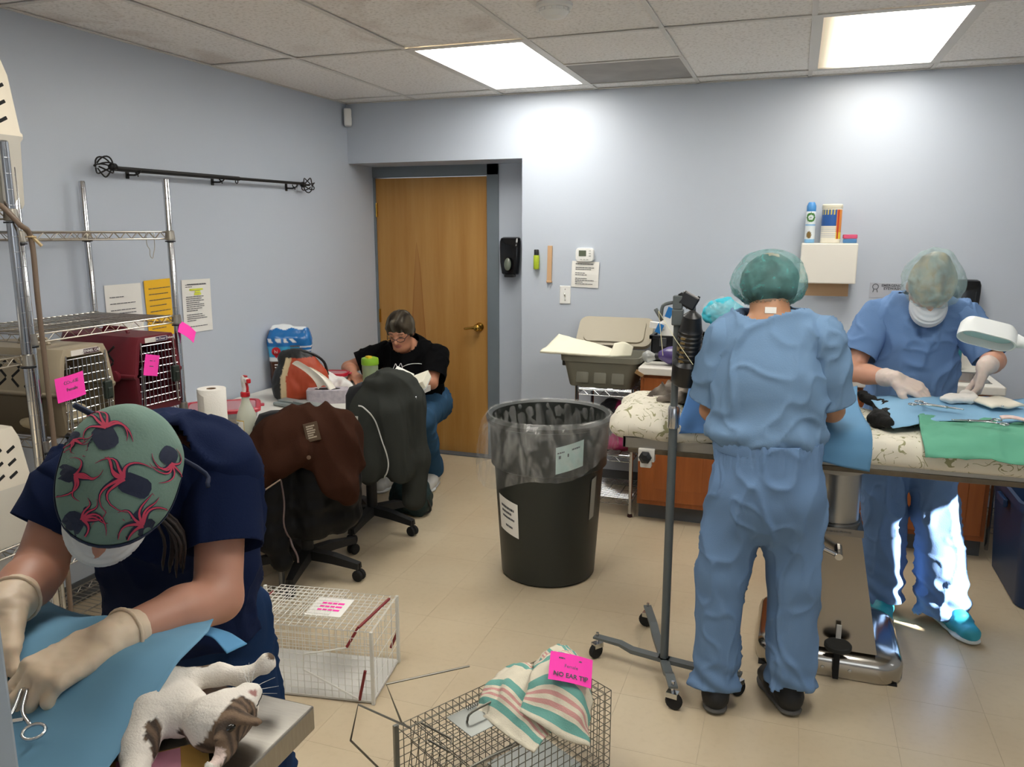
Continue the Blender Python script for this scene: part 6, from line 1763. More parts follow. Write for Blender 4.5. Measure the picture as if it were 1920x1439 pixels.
shoe('shoe', t, (-.165, 2.565, 0), (-.19, 2.84, 0), m_sneak, m_soleg, trim=M('sneaker_blue', '#2b5f9a', rough=.6))
shoe('shoe', t, (.095, 2.645, 0), (-.015, 2.885, 0), m_sneak, m_soleg, trim=MATS['sneaker_blue'])
mb = MB(); mb.box((-.066, 2.672, 1.40), (.035, .003, .02), rotm(-.2, 0, 0)); mb.build('neck_label', m_paper, t, world=True)

# ---- masked woman facing us
t = thing('person', 'masked woman in blue scrubs and bouffant cap facing us across the table', 'person', (.5, 3.6, 0))
J = dict(pelvis=(.49, 3.66, .90), chest=(.475, 3.56, 1.22), neck=(.485, 3.50, 1.375), hb=(.49, 3.45, 1.42), shL=(.325, 3.53, 1.32), shR=(.635, 3.53, 1.33), elL=(.245, 3.44, 1.09), wrL=(.385, 3.26, 1.10), elR=(.735, 3.42, 1.165), wrR=(.672, 3.25, 1.165),
         hpL=(.40, 3.66, .86), hpR=(.58, 3.66, .86), knL=(.42, 3.62, .48), knR=(.62, 3.60, .48), anL=(.445, 3.63, .09), anR=(.69, 3.585, .09), toL=(.45, 3.48, .05), toR=(.73, 3.46, .05))
S = SDF(.008, .02)
trunk(S, J, (0, 1, 0)); limbs(S, J, .95)
hp, HR = head(S, (.492, 3.405, 1.435), (-.03, -.62, -.80), (.0, -.78, .60))
S.build('body', m_skin, t)
for sd, w, d, n, q, cu, nm in ((1, J['wrL'], (.86, -.36, -.34), (.25, .30, -.9), -1, (.35, .45, .35), 'glove'), (-1, J['wrR'], (-.22, -.25, -.92), (-.75, .2, .1), 1, (.35, .5, .45), 'glove')):
    S = SDF(.004, .01)
    w = A_(*w); d = nrm(d)
    el = A_(*(J['elL'] if sd > 0 else J['elR']))
    S.cone(w - nrm(w - el) * .055, .036, w, .031, k=.01)
    hand(S, w, d, n, q, cu, 1.0, r0=.0098)
    S.build(nm, m_gloveW, t, disp=lambda P, N: .0012 * fbm(P, 90, 2))
S = SDF(.008, .03)
S.ell(hp(0, -.005, .035), (.083, .102, .095), HR).ell(hp(0, -.03, .10), (.052, .055, .05), HR)
def blond(P):
    a, b = raycol('#c2ac82', '#6a5a44'); k = np.clip(.5 + .8 * vnoise(P * A_(60, 14, 14), 1, 3), 0, 1)[:, None]; return a * k + b * (1 - k)
S.build('hair', M('blond_hair', '#ffffff', rough=.5, attr=True), t, disp=lambda P, N: .003 * fbm(P, 45, 6), col=blond)
S = SDF(.006, .03); S.ell(hp(0, -.005, .035), (.108, .118, .105), HR).ell(hp(0, -.03, .105), (.066, .066, .052), HR)
cut_c = hp(0, .07, -.0); _, hf, hu = frame((-.03, -.62, -.80), (.0, -.78, .60))
S.build('bouffant_cap', m_boufD, t, disp=lambda P, N: .005 * ridges(P, 24, 7) + .004 * fbm(P, 10, 9), cuts=[(tuple(hp(0, 0, -.002)), tuple(-hu + hf * .55), tuple(hp(0, .03, -.12)), .17)], solid=.001)
S = SDF(.005, .02)
S.ell(hp(0, .054, -.050), (.066, .084, .056), HR)
S.build('face_mask', M('mask_white', '#d5dbe2', rough=.8), t, disp=lambda P, N: .0018 * np.sin(((P - hp(0, 0, 0)) @ hu) * 420), cuts=[(tuple(hp(0, .03, -.004)), tuple(hu - hf * .06), tuple(hp(0, .06, .06)), .125), (tuple(hp(0, .015, 0)), tuple(-hf), tuple(hp(0, -.08, -.05)), .14)], solid=.001)
mb = MB()
for q in (-1, 1): mb.tube([tuple(hp(q * .064, .03, -.03)), tuple(hp(q * .084, -.01, .0))], .0015, 5)
stuff(mb.build('mask_loops', m_white, t, world=True))
S = SDF(.0075, .035)
S.cone((.488, 3.60, .93), .148, (.478, 3.57, 1.12), .148, n=(0, 1, 0), fac=.78).cone((.478, 3.57, 1.12), .158, (.48, 3.53, 1.26), .150, n=(0, 1, 0), fac=.70).cone((.335, 3.53, 1.315), .060, (.625, 3.53, 1.325), .060).cone((.42, 3.52, 1.36), .046, (.55, 3.52, 1.362), .046).cone((.488, 3.61, .93), .163, (.49, 3.63, .84), .168, n=(0, 1, 0), fac=.78)
S.cone((.487, 3.435, 1.375), .055, (.487, 3.43, 1.25), .022, k=.012, op='s')
tp = S.build('scrub_top', m_scrubD, t, disp=lambda P, N: .007 * fbm(P * A_(1, 1, .5), 8, 47, 2) + .014 * cre(P, 10, 53, (1, 1, .6)) + .007 * cre(P, 18, 55, (1, 1, .8)) + .004 * np.sin((P[:, 0] * 1.3 + P[:, 2]) * 55) * np.clip((1.1 - P[:, 2]) / .1, 0, 1), cuts=[((.487, 3.46, 1.392), (0, -.4, 1), (.487, 3.46, 1.42), .10), ((.487, 3.6, .84), (0, 0, -1), (.487, 3.6, .74), .3)], solid=.003)
for sh, hem in (((.325, 3.53, 1.305), (.262, 3.465, 1.155)), ((.638, 3.53, 1.315), (.728, 3.45, 1.18))):
    S = SDF(.008, .03); a, b = A_(*sh), A_(*hem); d = nrm(b - a)
    S.cone(a, .068, b + d * .03, .073)
    S.build('sleeve', m_scrubD, t, disp=folds(.005, 10, .004, 15, 61, (1, 1, .7)), cuts=[(tuple(b), tuple(d), tuple(b + d * .06), .16)], solid=.003)
S = SDF(.0075, .035)
S.cone((.49, 3.655, .93), .155, (.49, 3.655, .82), .165, n=(0, 1, 0), fac=.78)
S.cone((.41, 3.65, .82), .105, (.425, 3.62, .48), .080).cone((.425, 3.62, .48), .080, (.448, 3.60, .04), .088)
S.cone((.575, 3.65, .82), .105, (.625, 3.60, .48), .082).cone((.625, 3.60, .48), .082, (.69, 3.565, .02), .092)
S.build('scrub_trousers', m_scrubD, t, disp=lambda P, N: .008 * fbm(P * A_(1, 1, .5), 8, 71, 2) + .014 * cre(P, 11, 73, (1, 1, .45)) + .006 * cre(P, 18, 75) + .009 * np.sin(P[:, 2] * 75 + P[:, 0] * 40) * np.clip((.28 - P[:, 2]) / .15, 0, 1), cuts=[((.448, 3.615, .085), (0, .1, -1), (.448, 3.615, .0), .13), ((.69, 3.575, .06), (0, .1, -1), (.69, 3.575, -.03), .13)], solid=.003)
m_aqua = M('aqua_sneaker', '#2f9fb4', rough=.5); m_wsole = M('white_sole', '#d8dcdc', rough=.5)
shoe('shoe', t, (.445, 3.70, 0), (.44, 3.44, 0), m_aqua, m_wsole, trim=m_black)
shoe('shoe', t, (.675, 3.64, 0), (.775, 3.41, 0), m_aqua, m_wsole, trim=m_black)
# gauze in her raised hand
s = SDF(.005, .015); s.ell((.612, 3.195, 1.06), (.03, .025, .028)).ell((.628, 3.20, 1.042), (.028, .022, .02)).ell((.595, 3.19, 1.05), (.02, .02, .018))
def gz(P):
    a, b = raycol('#f2ece6', '#d48a92'); c = np.tile(a, (len(P), 1)); c[(vnoise(P, 40, 3) > .25) & (P[:, 2] < 1.06)] = b; return c
tag(s.build('gauze_wad', M('gauze_print', '#ffffff', rough=.95, attr=True), disp=lambda P, N: .004 * fbm(P, 50, 4), col=gz), 'pink-stained gauze held in the masked woman’s raised hand', 'gauze')

# ---- seated woman in black at the end of the white table
t = thing('stool', 'dark stool hidden beneath the seated woman', 'stool', (-2.33, 4.66, 0))
mb = MB(); mb.lathe([(0, .42), (.17, .42), (.185, .43), (.185, .445), (.17, .455), (0, .455)], 28); mb.build('seat', m_chf, t, smooth='auto')
for k in range(4):
    a = PI / 4 + k * PI / 2; mb = MB(); mb.tube([(.10 * math.cos(a), .10 * math.sin(a), .42), (.14 * math.cos(a), .14 * math.sin(a), 0)], .012, 8); mb.build('leg', m_chair, t)
t = thing('person', 'seated woman in a black cat T-shirt, jeans and glasses reading at the table', 'person', (-2.3, 4.64, 0))
J = dict(pelvis=(-2.305, 4.66, .56), chest=(-2.31, 4.60, .80), neck=(-2.315, 4.55, .92), hb=(-2.32, 4.50, .965), shL=(-2.50, 4.57, .865), shR=(-2.125, 4.57, .865), elL=(-2.695, 4.44, .775), wrL=(-2.57, 4.29, .765), elR=(-2.095, 4.42, .72), wrR=(-2.165, 4.235, .755),
         hpL=(-2.40, 4.64, .53), hpR=(-2.20, 4.64, .53), knL=(-2.42, 4.28, .50), knR=(-2.115, 4.30, .50), anL=(-2.42, 4.45, .09), anR=(-2.165, 4.56, .10), toL=(-2.42, 4.32, .05), toR=(-2.14, 4.44, .05))
S = SDF(.006, .02)
trunk(S, J, (0, 1, 0), 1.25); limbs(S, J, 1.05, 1.1)
hpB, HRB = head(S, (-2.325, 4.47, 1.028), (.10, -.93, -.36), (.02, -.34, .94), .98)
S.ell(hpB(0, .035, -.095), (.05, .04, .03), HRB, k=.03)
hand(S, J['wrL'], (.75, -.62, -.12), (.0, .1, -1), -1, (.3, .4, .3), 1.0); hand(S, J['wrR'], (-.35, -.85, .1), (-.8, .3, .3), 1, (.5, .7, .5), 1.0)
def facecol(P):
    a, lip, br = raycol('#bd8468', '#a05a50', '#7a5440')
    c = np.tile(a, (len(P), 1)) * (1 + .06 * vnoise(P, 40, 3))[:, None]
    for q, cc, rr in ((hpB(0, .085, -.065), lip, (.024, .02, .012)), (hpB(-.031, .082, .021), br, (.02, .015, .006)), (hpB(.031, .082, .021), br, (.02, .015, .006))):
        d = (P - q) @ HRB; c[((d / A_(*rr)) ** 2).sum(1) < 1] = cc
    for sx in (-1, 1):
        d = (P - hpB(sx * .031, .086, -.003)) @ HRB; c[((d / A_(.014, .02, .004)) ** 2).sum(1) < 1] = br * .5
    return c
S.build('body', M('face_skin', '#ffffff', rough=.5, attr=True, sss=.1), t, col=facecol)
S = SDF(.006, .02)
S.ell(hpB(0, -.016, .042), (.082, .098, .085), HRB).ell(hpB(-.067, -.008, .012), (.018, .045, .045), HRB).ell(hpB(.067, -.008, .012), (.018, .045, .045), HRB).ell(hpB(0, -.06, -.02), (.07, .05, .07), HRB)
S.cone(hpB(-.02, .068, .088), .016, hpB(-.066, .052, .045), .008).cone(hpB(.01, .070, .090), .016, hpB(.064, .054, .045), .008).cone(hpB(-.005, .076, .082), .012, hpB(.006, .088, .056), .004)
def greyhair(P):
    a, b = raycol('#463e32', '#201a15'); g = np.array(lin('#6f6a60')); k = np.clip(.5 + .9 * vnoise(P * A_(70, 20, 12), 1, 3), 0, 1)[:, None]
    c = a * k + b * (1 - k); m = np.clip(vnoise(P * A_(90, 25, 10), 1, 8) - .1, 0, .6)[:, None]; return c * (1 - m) + g * m
S.build('hair', M('greying_hair', '#ffffff', rough=.8, spec=.15, attr=True), t, disp=lambda P, N: .006 * ridges(P * A_(2.2, 1, .5), 24, 4), col=greyhair)
mb = MB()
for q in (-1, 1):
    mb.tube([tuple(hpB(q * .033 + .026 * math.cos(a), .103 - .012 * abs(math.cos(a) * q > 0) * abs(math.cos(a)), -.012 + .014 * math.sin(a))) for a in np.linspace(0, 2 * PI, 17)[:-1]], .0022, 5, closed=True)
    mb.tube([tuple(hpB(q * .058, .095, -.008)), tuple(hpB(q * .079, .03, .008)), tuple(hpB(q * .08, -.02, .01))], .0022, 5)
mb.tube([tuple(hpB(-.008, .108, -.008)), tuple(hpB(0, .112, -.005)), tuple(hpB(.008, .108, -.008))], .0022, 5)
mb.build('glasses', M('dark_frames', '#2b1a1c', rough=.3), t, world=True, smooth=True)
m_tee = M('black_tee', '#08080a', rough=.95, spec=.1)
S = SDF(.008, .04)
S.cone((-2.305, 4.64, .56), .195, (-2.31, 4.60, .76), .195, n=(0, 1, 0), fac=.82).cone((-2.31, 4.60, .76), .18, (-2.315, 4.57, .86), .15, n=(0, 1, 0), fac=.75).cone((-2.48, 4.575, .86), .075, (-2.145, 4.575, .86), .075).cone((-2.38, 4.56, .905), .055, (-2.25, 4.56, .905), .055)
tee = S.build('tee_shirt', m_tee, t, disp=folds(.006, 9, .005, 13, 81, (1, 1, .7)), cuts=[((-2.318, 4.50, .925), (0, -.7, .8), (-2.318, 4.50, .97), .095)], solid=.003)
for sh, hem in (((-2.49, 4.575, .86), (-2.645, 4.475, .80)), ((-2.13, 4.575, .86), (-2.098, 4.445, .745))):
    S = SDF(.008, .03); a, b = A_(*sh), A_(*hem); d = nrm(b - a)
    S.cone(a, .082, b + d * .03, .075)
    S.build('sleeve', m_tee, t, disp=folds(.004, 10, .004, 15, 83), cuts=[(tuple(b), tuple(d), tuple(b + d * .06), .16)], solid=.003)
# white line drawing of a cat on the shirt
o_l = tee
inv = wmat(t).inverted()
mb = MB()
for pts in ([(-2.36, .80), (-2.35, .822), (-2.338, .806), (-2.325, .806), (-2.31, .828), (-2.30, .802)], [(-2.36, .80), (-2.362, .785), (-2.34, .77), (-2.315, .768), (-2.30, .782), (-2.30, .802)], [(-2.30, .806), (-2.26, .822), (-2.22, .826), (-2.185, .822), (-2.17, .80), (-2.178, .785)], [(-2.325, .775), (-2.29, .772)], [(-2.325, .772), (-2.29, .762)], [(-2.335, .775), (-2.37, .765)], [(-2.345, .792), (-2.338, .796), (-2.335, .79), (-2.342, .786), (-2.345, .792)], [(-2.32, .792), (-2.312, .796), (-2.31, .79), (-2.316, .786), (-2.32, .792)]):
    q = spline([(x, 4.40, z) for x, z in pts], 5)
    q = snap(tee, [inv @ p for p in q], (0, 1, 0), .003)
    mb.tube(q, .0022, 5)
stuff(mb.build('shirt_print', m_white, t, smooth=True))
S = SDF(.008, .03)
m_jean = M('blue_denim', '#33526e', rough=.9, spec=.1, vary=.25, vscale=9, bump=.2, bscale=250)
S.cone((-2.40, 4.66, .53), .115, (-2.42, 4.29, .505), .085).cone((-2.42, 4.29, .505), .085, (-2.42, 4.45, .10), .065).cone((-2.20, 4.66, .53), .115, (-2.118, 4.30, .505), .085).cone((-2.118, 4.30, .505), .085, (-2.165, 4.56, .11), .066).cone((-2.38, 4.67, .54), .13, (-2.22, 4.67, .54), .13)
S.build('jeans', m_jean, t, disp=folds(.006, 10, .006, 15, 91, (1, 1, .6)))
m_wsn = M('white_sneaker', '#c9c7c2', rough=.6)
shoe('shoe', t, (-2.17, 4.62, 0), (-2.13, 4.36, 0), m_wsn, m_wsole, .26, trim=m_grey); shoe('shoe', t, (-2.42, 4.52, 0), (-2.42, 4.27, 0), m_wsn, m_wsole, .26)
# open book
t = thing('book', 'open thick white book propped at the seated woman’s hand', 'book', (-2.14, 4.22, .76), .2)
mb = MB(); mb.box((-.055, 0, .022), (.115, .17, .035), rotm(.25, .45, .1), .002, 1); mb.build('pages', m_paper, t)
mb = MB(); mb.box((.055, -.01, .0), (.115, .17, .045), rotm(.25, -.38, -.05), .002, 1); mb.build('pages', M('page_cream', '#e6e2cf', rough=.8), t)
mb = MB(); mb.box((-.058, .0, .0), (.122, .18, .004), rotm(.25, .45, .1)); mb.box((.06, -.01, -.028), (.122, .18, .004), rotm(.25, -.38, -.05)); stuff(mb.build('cover', M('book_cover', '#cfd4d2', rough=.5), t))
# ------------------------------------------------------------------ foreground: steel table, cat, drape, the woman working over it
t = thing('steel_table', 'stainless steel exam table in the foreground', 'table', (-1.22, .73, 0))
m_top = M('scratched_steel', '#a8a49c', rough=.3, metal=1, vary=.2, vscale=30, stretch=(1, 8, 1))
mb = MB(); mb.bb((-1.80, .49, .858), (-.685, .985, .90), .003, 2); mb.build('top', m_top, t, world=True)
mb = MB(); mb.bb((-1.75, .54, .82), (-.78, .94, .858)); mb.build('under_frame', m_steel, t, world=True)
for x in (-1.7, -.83):
    for y in (.58, .90):
        mb = MB(); mb.tube([(x, y, 0), (x, y, .83)], .018, 10); mb.build('leg', m_steel, t, world=True, smooth='auto')
# cat lying on its back
def catcol(P):
    w, br, dk, pk = raycol('#e6dfd5', '#7a6450', '#2c2420', '#d29a92')
    c = np.tile(w, (len(P), 1))
    x, y, z = P[:, 0], P[:, 1], P[:, 2]
    n = vnoise(P, 40, 3) * .012
    st = np.clip(.5 + .9 * np.sin((x * .6 - y + z * .5) * 330 + 3 * vnoise(P, 25, 9)), 0, 1)[:, None]
    tab = br * (1 - st * .8) + dk * st * .8
    # tabby skull cap and cheek: the side of the head turned to the table and the camera
    hd = ((P - A_(-.735, .835, .945)) ** 2).sum(1) < .075 ** 2
    f = (x - (-.745)) * 1.0 + (.957 - z) * .7 - np.maximum(0, y - .868) * 2.2
    m = hd & (f + n > .006)
    c[m] = tab[m]
    d = ((P - A_(-.742, .895, .955)) ** 2).sum(1) < .016 ** 2; c[d] = pk * .8 + w * .2
    # dark patches on flank and shoulder
    for q, r in (((-.89, .925, .975), .03), ((-.85, .935, .975), .016), ((-.815, .785, .935), .018), ((-.835, .795, .94), .016), ((-.79, .80, .925), .018)):
        m = ((P - A_(*q)) ** 2).sum(1) < (r + n) ** 2; c[m] = (tab * .7 + dk * .3)[m]
    # ear insides
    m = ((P - A_(-.708, .778, .945)) ** 2).sum(1) < .017 ** 2; c[m] = (pk * .35 + w * .6)
    # eye
    m = (((P - A_(-.708, .858, .955)) / A_(1.4, 1, .55)) ** 2).sum(1) < .0085 ** 2; c[m] = dk * .3
    m = (((P - A_(-.728, .902, .955)) / A_(.7, .7, .35)) ** 2).sum(1) < .010 ** 2; c[m] = dk * .6 + pk * .2
    m = ((P - A_(-.722, .888, .972)) ** 2).sum(1) < .006 ** 2; c[m] = pk * .6
    # paw pads
    m = ((P - A_(-.750, .972, .985)) ** 2).sum(1) < .010 ** 2; c[m] = dk * .5 + br * .5
    return c
t = thing('cat', 'white and brown tabby cat lying on its back on the steel table', 'cat', (-.85, .85, .90))
S = SDF(.0045, .02)
S.ell((-1.03, .86, .955), (.14, .065, .05)).ell((-.91, .86, .948), (.07, .054, .045)).ell((-.835, .852, .941), (.05, .042, .038))
S.ell((-.755, .842, .945), (.046, .043, .040)).ell((-.742, .870, .950), (.032, .030, .030)).cone((-.74, .882, .955), .020, (-.734, .900, .962), .0145, k=.012).ell((-.745, .897, .968), (.012, .012, .010), k=.006)
S.cone((-.712, .808, .944), .023, (-.700, .764, .940), .013, k=.012, n=(1, 0, .4), fac=.45).cone((-.722, .835, .968), .016, (-.678, .838, .965), .008, k=.012, n=(0, 0, 1), fac=.5)
S.ell((-.704, .782, .950), (.013, .018, .008), op='s', k=.006)
# raised fore leg with the paw, the other lying towards us
S.cone((-.87, .895, .955), .022, (-.825, .935, .955), .014).cone((-.825, .935, .955), .014, (-.79, .945, .952), .0105).cone((-.79, .945, .952), .0105, (-.763, .965, .965), .0105).ell((-.757, .969, .972), (.0115, .0115, .013))
S.cone((-.86, .82, .95), .030, (-.835, .775, .928), .022).cone((-.835, .775, .928), .022, (-.805, .735, .918), .016).cone((-.805, .735, .918), .016, (-.79, .70, .914), .0155).ell((-.785, .688, .914), (.016, .018, .013))
m_fur = M('cat_fur_fine', '#ffffff', rough=.9, attr=True, bump=.35, bscale=300)
S.build('body', m_fur, t, disp=lambda P, N: .0010 * fbm(P, 110, 2), col=catcol)
S = SDF(.0015, .002); S.ell((-.7108, .8165, .9612), (.0055, .0100, .0060), np.array(rotm(.3, .5, -.5)))
S.build('eye', M('cat_eye', '#15110c', rough=.15), t)
S = SDF(.0015, .003); S.ell((-.733, .9085, .966), (.0062, .0045, .0045))
S.build('nose', M('cat_nose', '#b8766c', rough=.5), t)
_cb = t.children[0]; _iv = wmat(t).inverted()
mb = MB(); mb.tube(snap(_cb, [_iv @ Vector(p) for p in spline([(-.715, .880, .957), (-.715, .890, .955), (-.715, .900, .957), (-.715, .906, .961)], 4)], (-1, 0, 0), .0), .0012, 5); mb.build('mouth_line', MATS['cat_eye'], t, smooth=True)
mb = MB()
for k, (dx, dz) in enumerate(((.03, .018), (.035, .006), (.032, -.006), (-.02, .025), (-.01, .032), (.005, .036))):
    mb.tube([(-.738, .900, .966), (-.738 + dx * .6, .905, .966 + dz * .7), (-.738 + dx * 1.15, .915, .966 + dz * 1.1)], [.0005, .0004, .0002], 4)
stuff(mb.build('whiskers', m_white, t, world=True))
# pad with a pink print under the cat
mb = MB(); mb.box((0, 0, .0015), (.13, .09, .003), None, .001, 1); o = mb.build('pad', M('mustard_pad', '#c9a055', rough=.8), loc=(-.80, .775, .9003), rot=(0, 0, .75)); tag(o, 'small mustard and pink pad under the cat’s shoulder', 'pad')
mb = MB(); mb.box((-.015, 0, .0034), (.085, .082, .0006)); mb.build('pink_field', M('pink_print', '#e3a0b8', rough=.8, vary=.2, vscale=40), o)
# blue drape over the cat
m_drape = M('blue_paper_drape', '#6f9dba', rough=.75, spec=.2, wrinkle=(3, .35, (1, 1, 1)))
t = thing('surgical_drape', 'large blue drape covering the cat on the steel table', 'drape', (-1.1, .8, .95))
cloth('drape', m_drape, [
    [(-1.75, 1.02, .99), (-1.75, .93, 1.02), (-1.75, .80, 1.0), (-1.75, .68, .94), (-1.75, .56, .908), (-1.75, .50, .906)],
    [(-1.45, 1.03, .985), (-1.45, .93, .985), (-1.45, .80, .97), (-1.44, .68, .93), (-1.44, .56, .910), (-1.44, .50, .907)],
    [(-1.22, 1.03, .95), (-1.22, .94, .985), (-1.21, .83, .985), (-1.20, .70, .94), (-1.20, .58, .912), (-1.20, .51, .907)],
    [(-1.06, 1.04, .95), (-1.06, .95, 1.01), (-1.06, .84, 1.0), (-1.05, .72, .945), (-1.04, .60, .914), (-1.02, .52, .907)],
    [(-.955, 1.045, .985), (-.935, .965, 1.005), (-.92, .86, 1.01), (-.905, .76, .965), (-.885, .66, .92), (-.865, .57, .907)],
    [(-.925, 1.045, .98), (-.875, .965, 1.0), (-.852, .87, .998), (-.845, .79, .955), (-.84, .72, .925), (-.82, .66, .910)]],
    t, n=10, amp=.004, scale=13, crease=.004, seed=8, solid=.0012)
cloth('drape_corner', M('blue_drape_darker', '#4f8cb8', rough=.75), [[(-.96, 1.04, .965), (-.955, .99, .975)], [(-.90, 1.045, .96), (-.895, 1.0, .975)], [(-.845, 1.03, .955), (-.85, .985, .96)]], t, amp=.002, scale=20)
hemostat('hemostat with open ring handles lying on the blue drape in the foreground', (-1.055, .80, 1.0), (.0, .30, -.95), .15, .12, 'surgical instruments', 1.0)
mb = MB(); mb.box((0, 0, 0), (.055, .03, .022), rotm(0, .2, .3), .006, 2); mb.box((.02, .01, .012), (.03, .012, .01), None, .003, 1); tag(mb.build('clip_tool', M('blue_clip', '#2448a0', rough=.4), loc=(-1.14, .77, .995)), 'small blue clip on the drape by the gloved hand', 'clip')

# ---- woman in navy scrubs bending over the cat
t = thing('person', 'woman in navy scrubs and an octopus-print cap bending over the cat', 'person', (-1.15, 1.25, 0))
J = dict(pelvis=(-1.23, 1.29, .86), chest=(-1.14, 1.21, 1.13), neck=(-1.115, 1.115, 1.235), hb=(-1.075, 1.045, 1.25), shL=(-1.29, 1.10, 1.175), shR=(-1.03, 1.215, 1.175), elL=(-1.26, .99, 1.045), wrL=(-1.175, .855, 1.045), elR=(-.965, 1.105, .985), wrR=(-.985, .875, 1.015),
         hpL=(-1.31, 1.30, .84), hpR=(-1.155, 1.33, .84), knL=(-1.32, 1.36, .48), knR=(-1.14, 1.38, .48), anL=(-1.32, 1.42, .09), anR=(-1.13, 1.42, .09), toL=(-1.32, 1.28, .04), toR=(-1.13, 1.28, .04))
fA = nrm((.42, -.86, 0))
S = SDF(.007, .02)
trunk(S, J, fA, 1.05); limbs(S, J, 1.08)
hA_f, hA_u = (.08, -.52, -.83), (.70, -.58, .43)
hpA, HRA = head(S, (-1.048, .981, 1.232), hA_f, hA_u, 1.0)
S.build('body', M('skin_arms', '#bd8a74', rough=.5, sss=.12, vary=.15, vscale=16, col2='#a9644c'), t)
rA, fAh, uA = frame(hA_f, hA_u)
# gloves
for el, w, d, n, q, cu, ln in ((J['elR'], J['wrR'], (-.28, -.90, -.12), (-.15, .15, -1), -1, (.7, .9, .6), .035), (J['elL'], J['wrL'], (.50, -.70, -.42), (.2, .3, -.95), -1, (.45, .55, .4), .04)):
    S = SDF(.004, .012); w = A_(*w); el = A_(*el); b = nrm(w - el)
    S.cone(w - b * ln, .040, w, .0335, k=.012)
    hand(S, w, d, n, q, cu, 1.12, r0=.0100, thumb=.7)
    g = S.build('glove', m_glove, t, disp=lambda P, N: .0012 * fbm(P, 60, 2) + .0012 * np.clip(ridges(P * A_(1, 1, 1), 26, 4) - .55, 0, 1) * 2)
    c = w - b * (ln - .004); x_ = nrm(np.cross(b, A_(0, 0, 1))); y_ = np.cross(b, x_)
    mb = MB(); mb.tube([tuple(c + (x_ * math.cos(a) + y_ * math.sin(a)) * .041) for a in np.linspace(0, 2 * PI, 25)[:-1]], .0032, 6, closed=True); mb.build('rolled_cuff', m_glove, g, world=True, smooth=True)
# navy scrub top
m_navy = M('navy_scrub', '#18223f', rough=.9, spec=.08, vary=.1, vscale=4, bump=.15, bscale=260, wrinkle=(2.6, .5, (1, 1, .5)))
S = SDF(.009, .04)
S.cone((-1.22, 1.285, .80), .160, (-1.205, 1.265, .95), .145, n=fA, fac=.85).cone((-1.205, 1.265, .95), .145, (-1.155, 1.205, 1.14), .150, n=fA, fac=.78).cone((-1.275, 1.115, 1.175), .070, (-1.03, 1.215, 1.185), .070).cone((-1.13, 1.20, 1.215), .085, (-1.115, 1.15, 1.235), .070, n=fA, fac=.8).cone((-1.22, 1.15, 1.20), .06, (-1.06, 1.21, 1.205), .06)
S.build('scrub_top', m_navy, t, disp=lambda P, N: .007 * fbm(P * A_(1, 1, .5), 8, 101, 2) + .013 * cre(P, 9, 103, (1, 1, .5)) + .006 * cre(P, 17, 105), cuts=[((-1.10, 1.09, 1.235), (.40, -.86, .55), (-1.08, 1.05, 1.26), .10), ((-1.22, 1.28, .79), (0, 0, -1), (-1.22, 1.28, .67), .3)], solid=.003)
for sh, hem in (((-1.275, 1.115, 1.175), (-1.292, 1.045, 1.095)), ((-1.035, 1.215, 1.18), (-.985, 1.155, 1.06))):
    S = SDF(.007, .03); a, b = A_(*sh), A_(*hem); d = nrm(b - a)
    S.cone(a, .076, b + d * .03, .074)
    S.build('sleeve', m_navy, t, disp=folds(.005, 10, .004, 15, 111), cuts=[(tuple(b), tuple(d), tuple(b + d * .06), .16)], solid=.003)
S = SDF(.010, .04)
S.cone((-1.235, 1.30, .88), .130, (-1.235, 1.31, .80), .143, n=fA, fac=.85).cone((-1.305, 1.31, .80), .092, (-1.32, 1.37, .48), .08).cone((-1.32, 1.37, .48), .08, (-1.32, 1.42, .04), .08).cone((-1.155, 1.33, .80), .095, (-1.14, 1.38, .48), .082).cone((-1.14, 1.38, .48), .082, (-1.13, 1.42, .04), .08)
S.build('scrub_trousers', M('navy_trousers', '#1d3152', rough=.9, spec=.08, bump=.15, bscale=260), t, disp=folds(.007, 8, .006, 12, 121, (1, 1, .5)))
shoe('shoe', t, (-1.32, 1.48, 0), (-1.32, 1.22, 0), m_sneak, m_soleg); shoe('shoe', t, (-1.13, 1.48, 0), (-1.13, 1.22, 0), m_sneak, m_soleg)
mb = MB(); mb.box((-1.10, 1.20, .86), (.004, .012, .024), rotm(0, .1, .6)); mb.build('pocket_tag', m_paper, t, world=True)
# hair behind the cap, hanging beside the face
S = SDF(.007, .02)
S.ell(hpA(0, -.045, .0), (.078, .062, .085), HRA)
S.build('hair', M('brown_hair', '#20130c', rough=.6), t, disp=lambda P, N: .003 * ridges(P * A_(2, 2, .6), 40, 4))
rnd = random.Random(12)
mb = MB()
for k in range(16):
    a, b = rnd.uniform(-.02, .012), rnd.uniform(-.02, .02)
    mb.tube(spline([tuple(hpA(.062 + a * .5, -.05 + b, -.01)), tuple(hpA(.078 + a, -.05 + b, -.055)), (-1.01 + a, 1.06 + b, 1.14), (-1.015 + a * 1.6, 1.075 + b, 1.05 + rnd.uniform(-.02, .03))], 5), [.004] * 8 + [.003] * 7 + [.001], 5)
stuff(mb.build('hair_strands', MATS['brown_hair'], t, world=True, smooth=True))
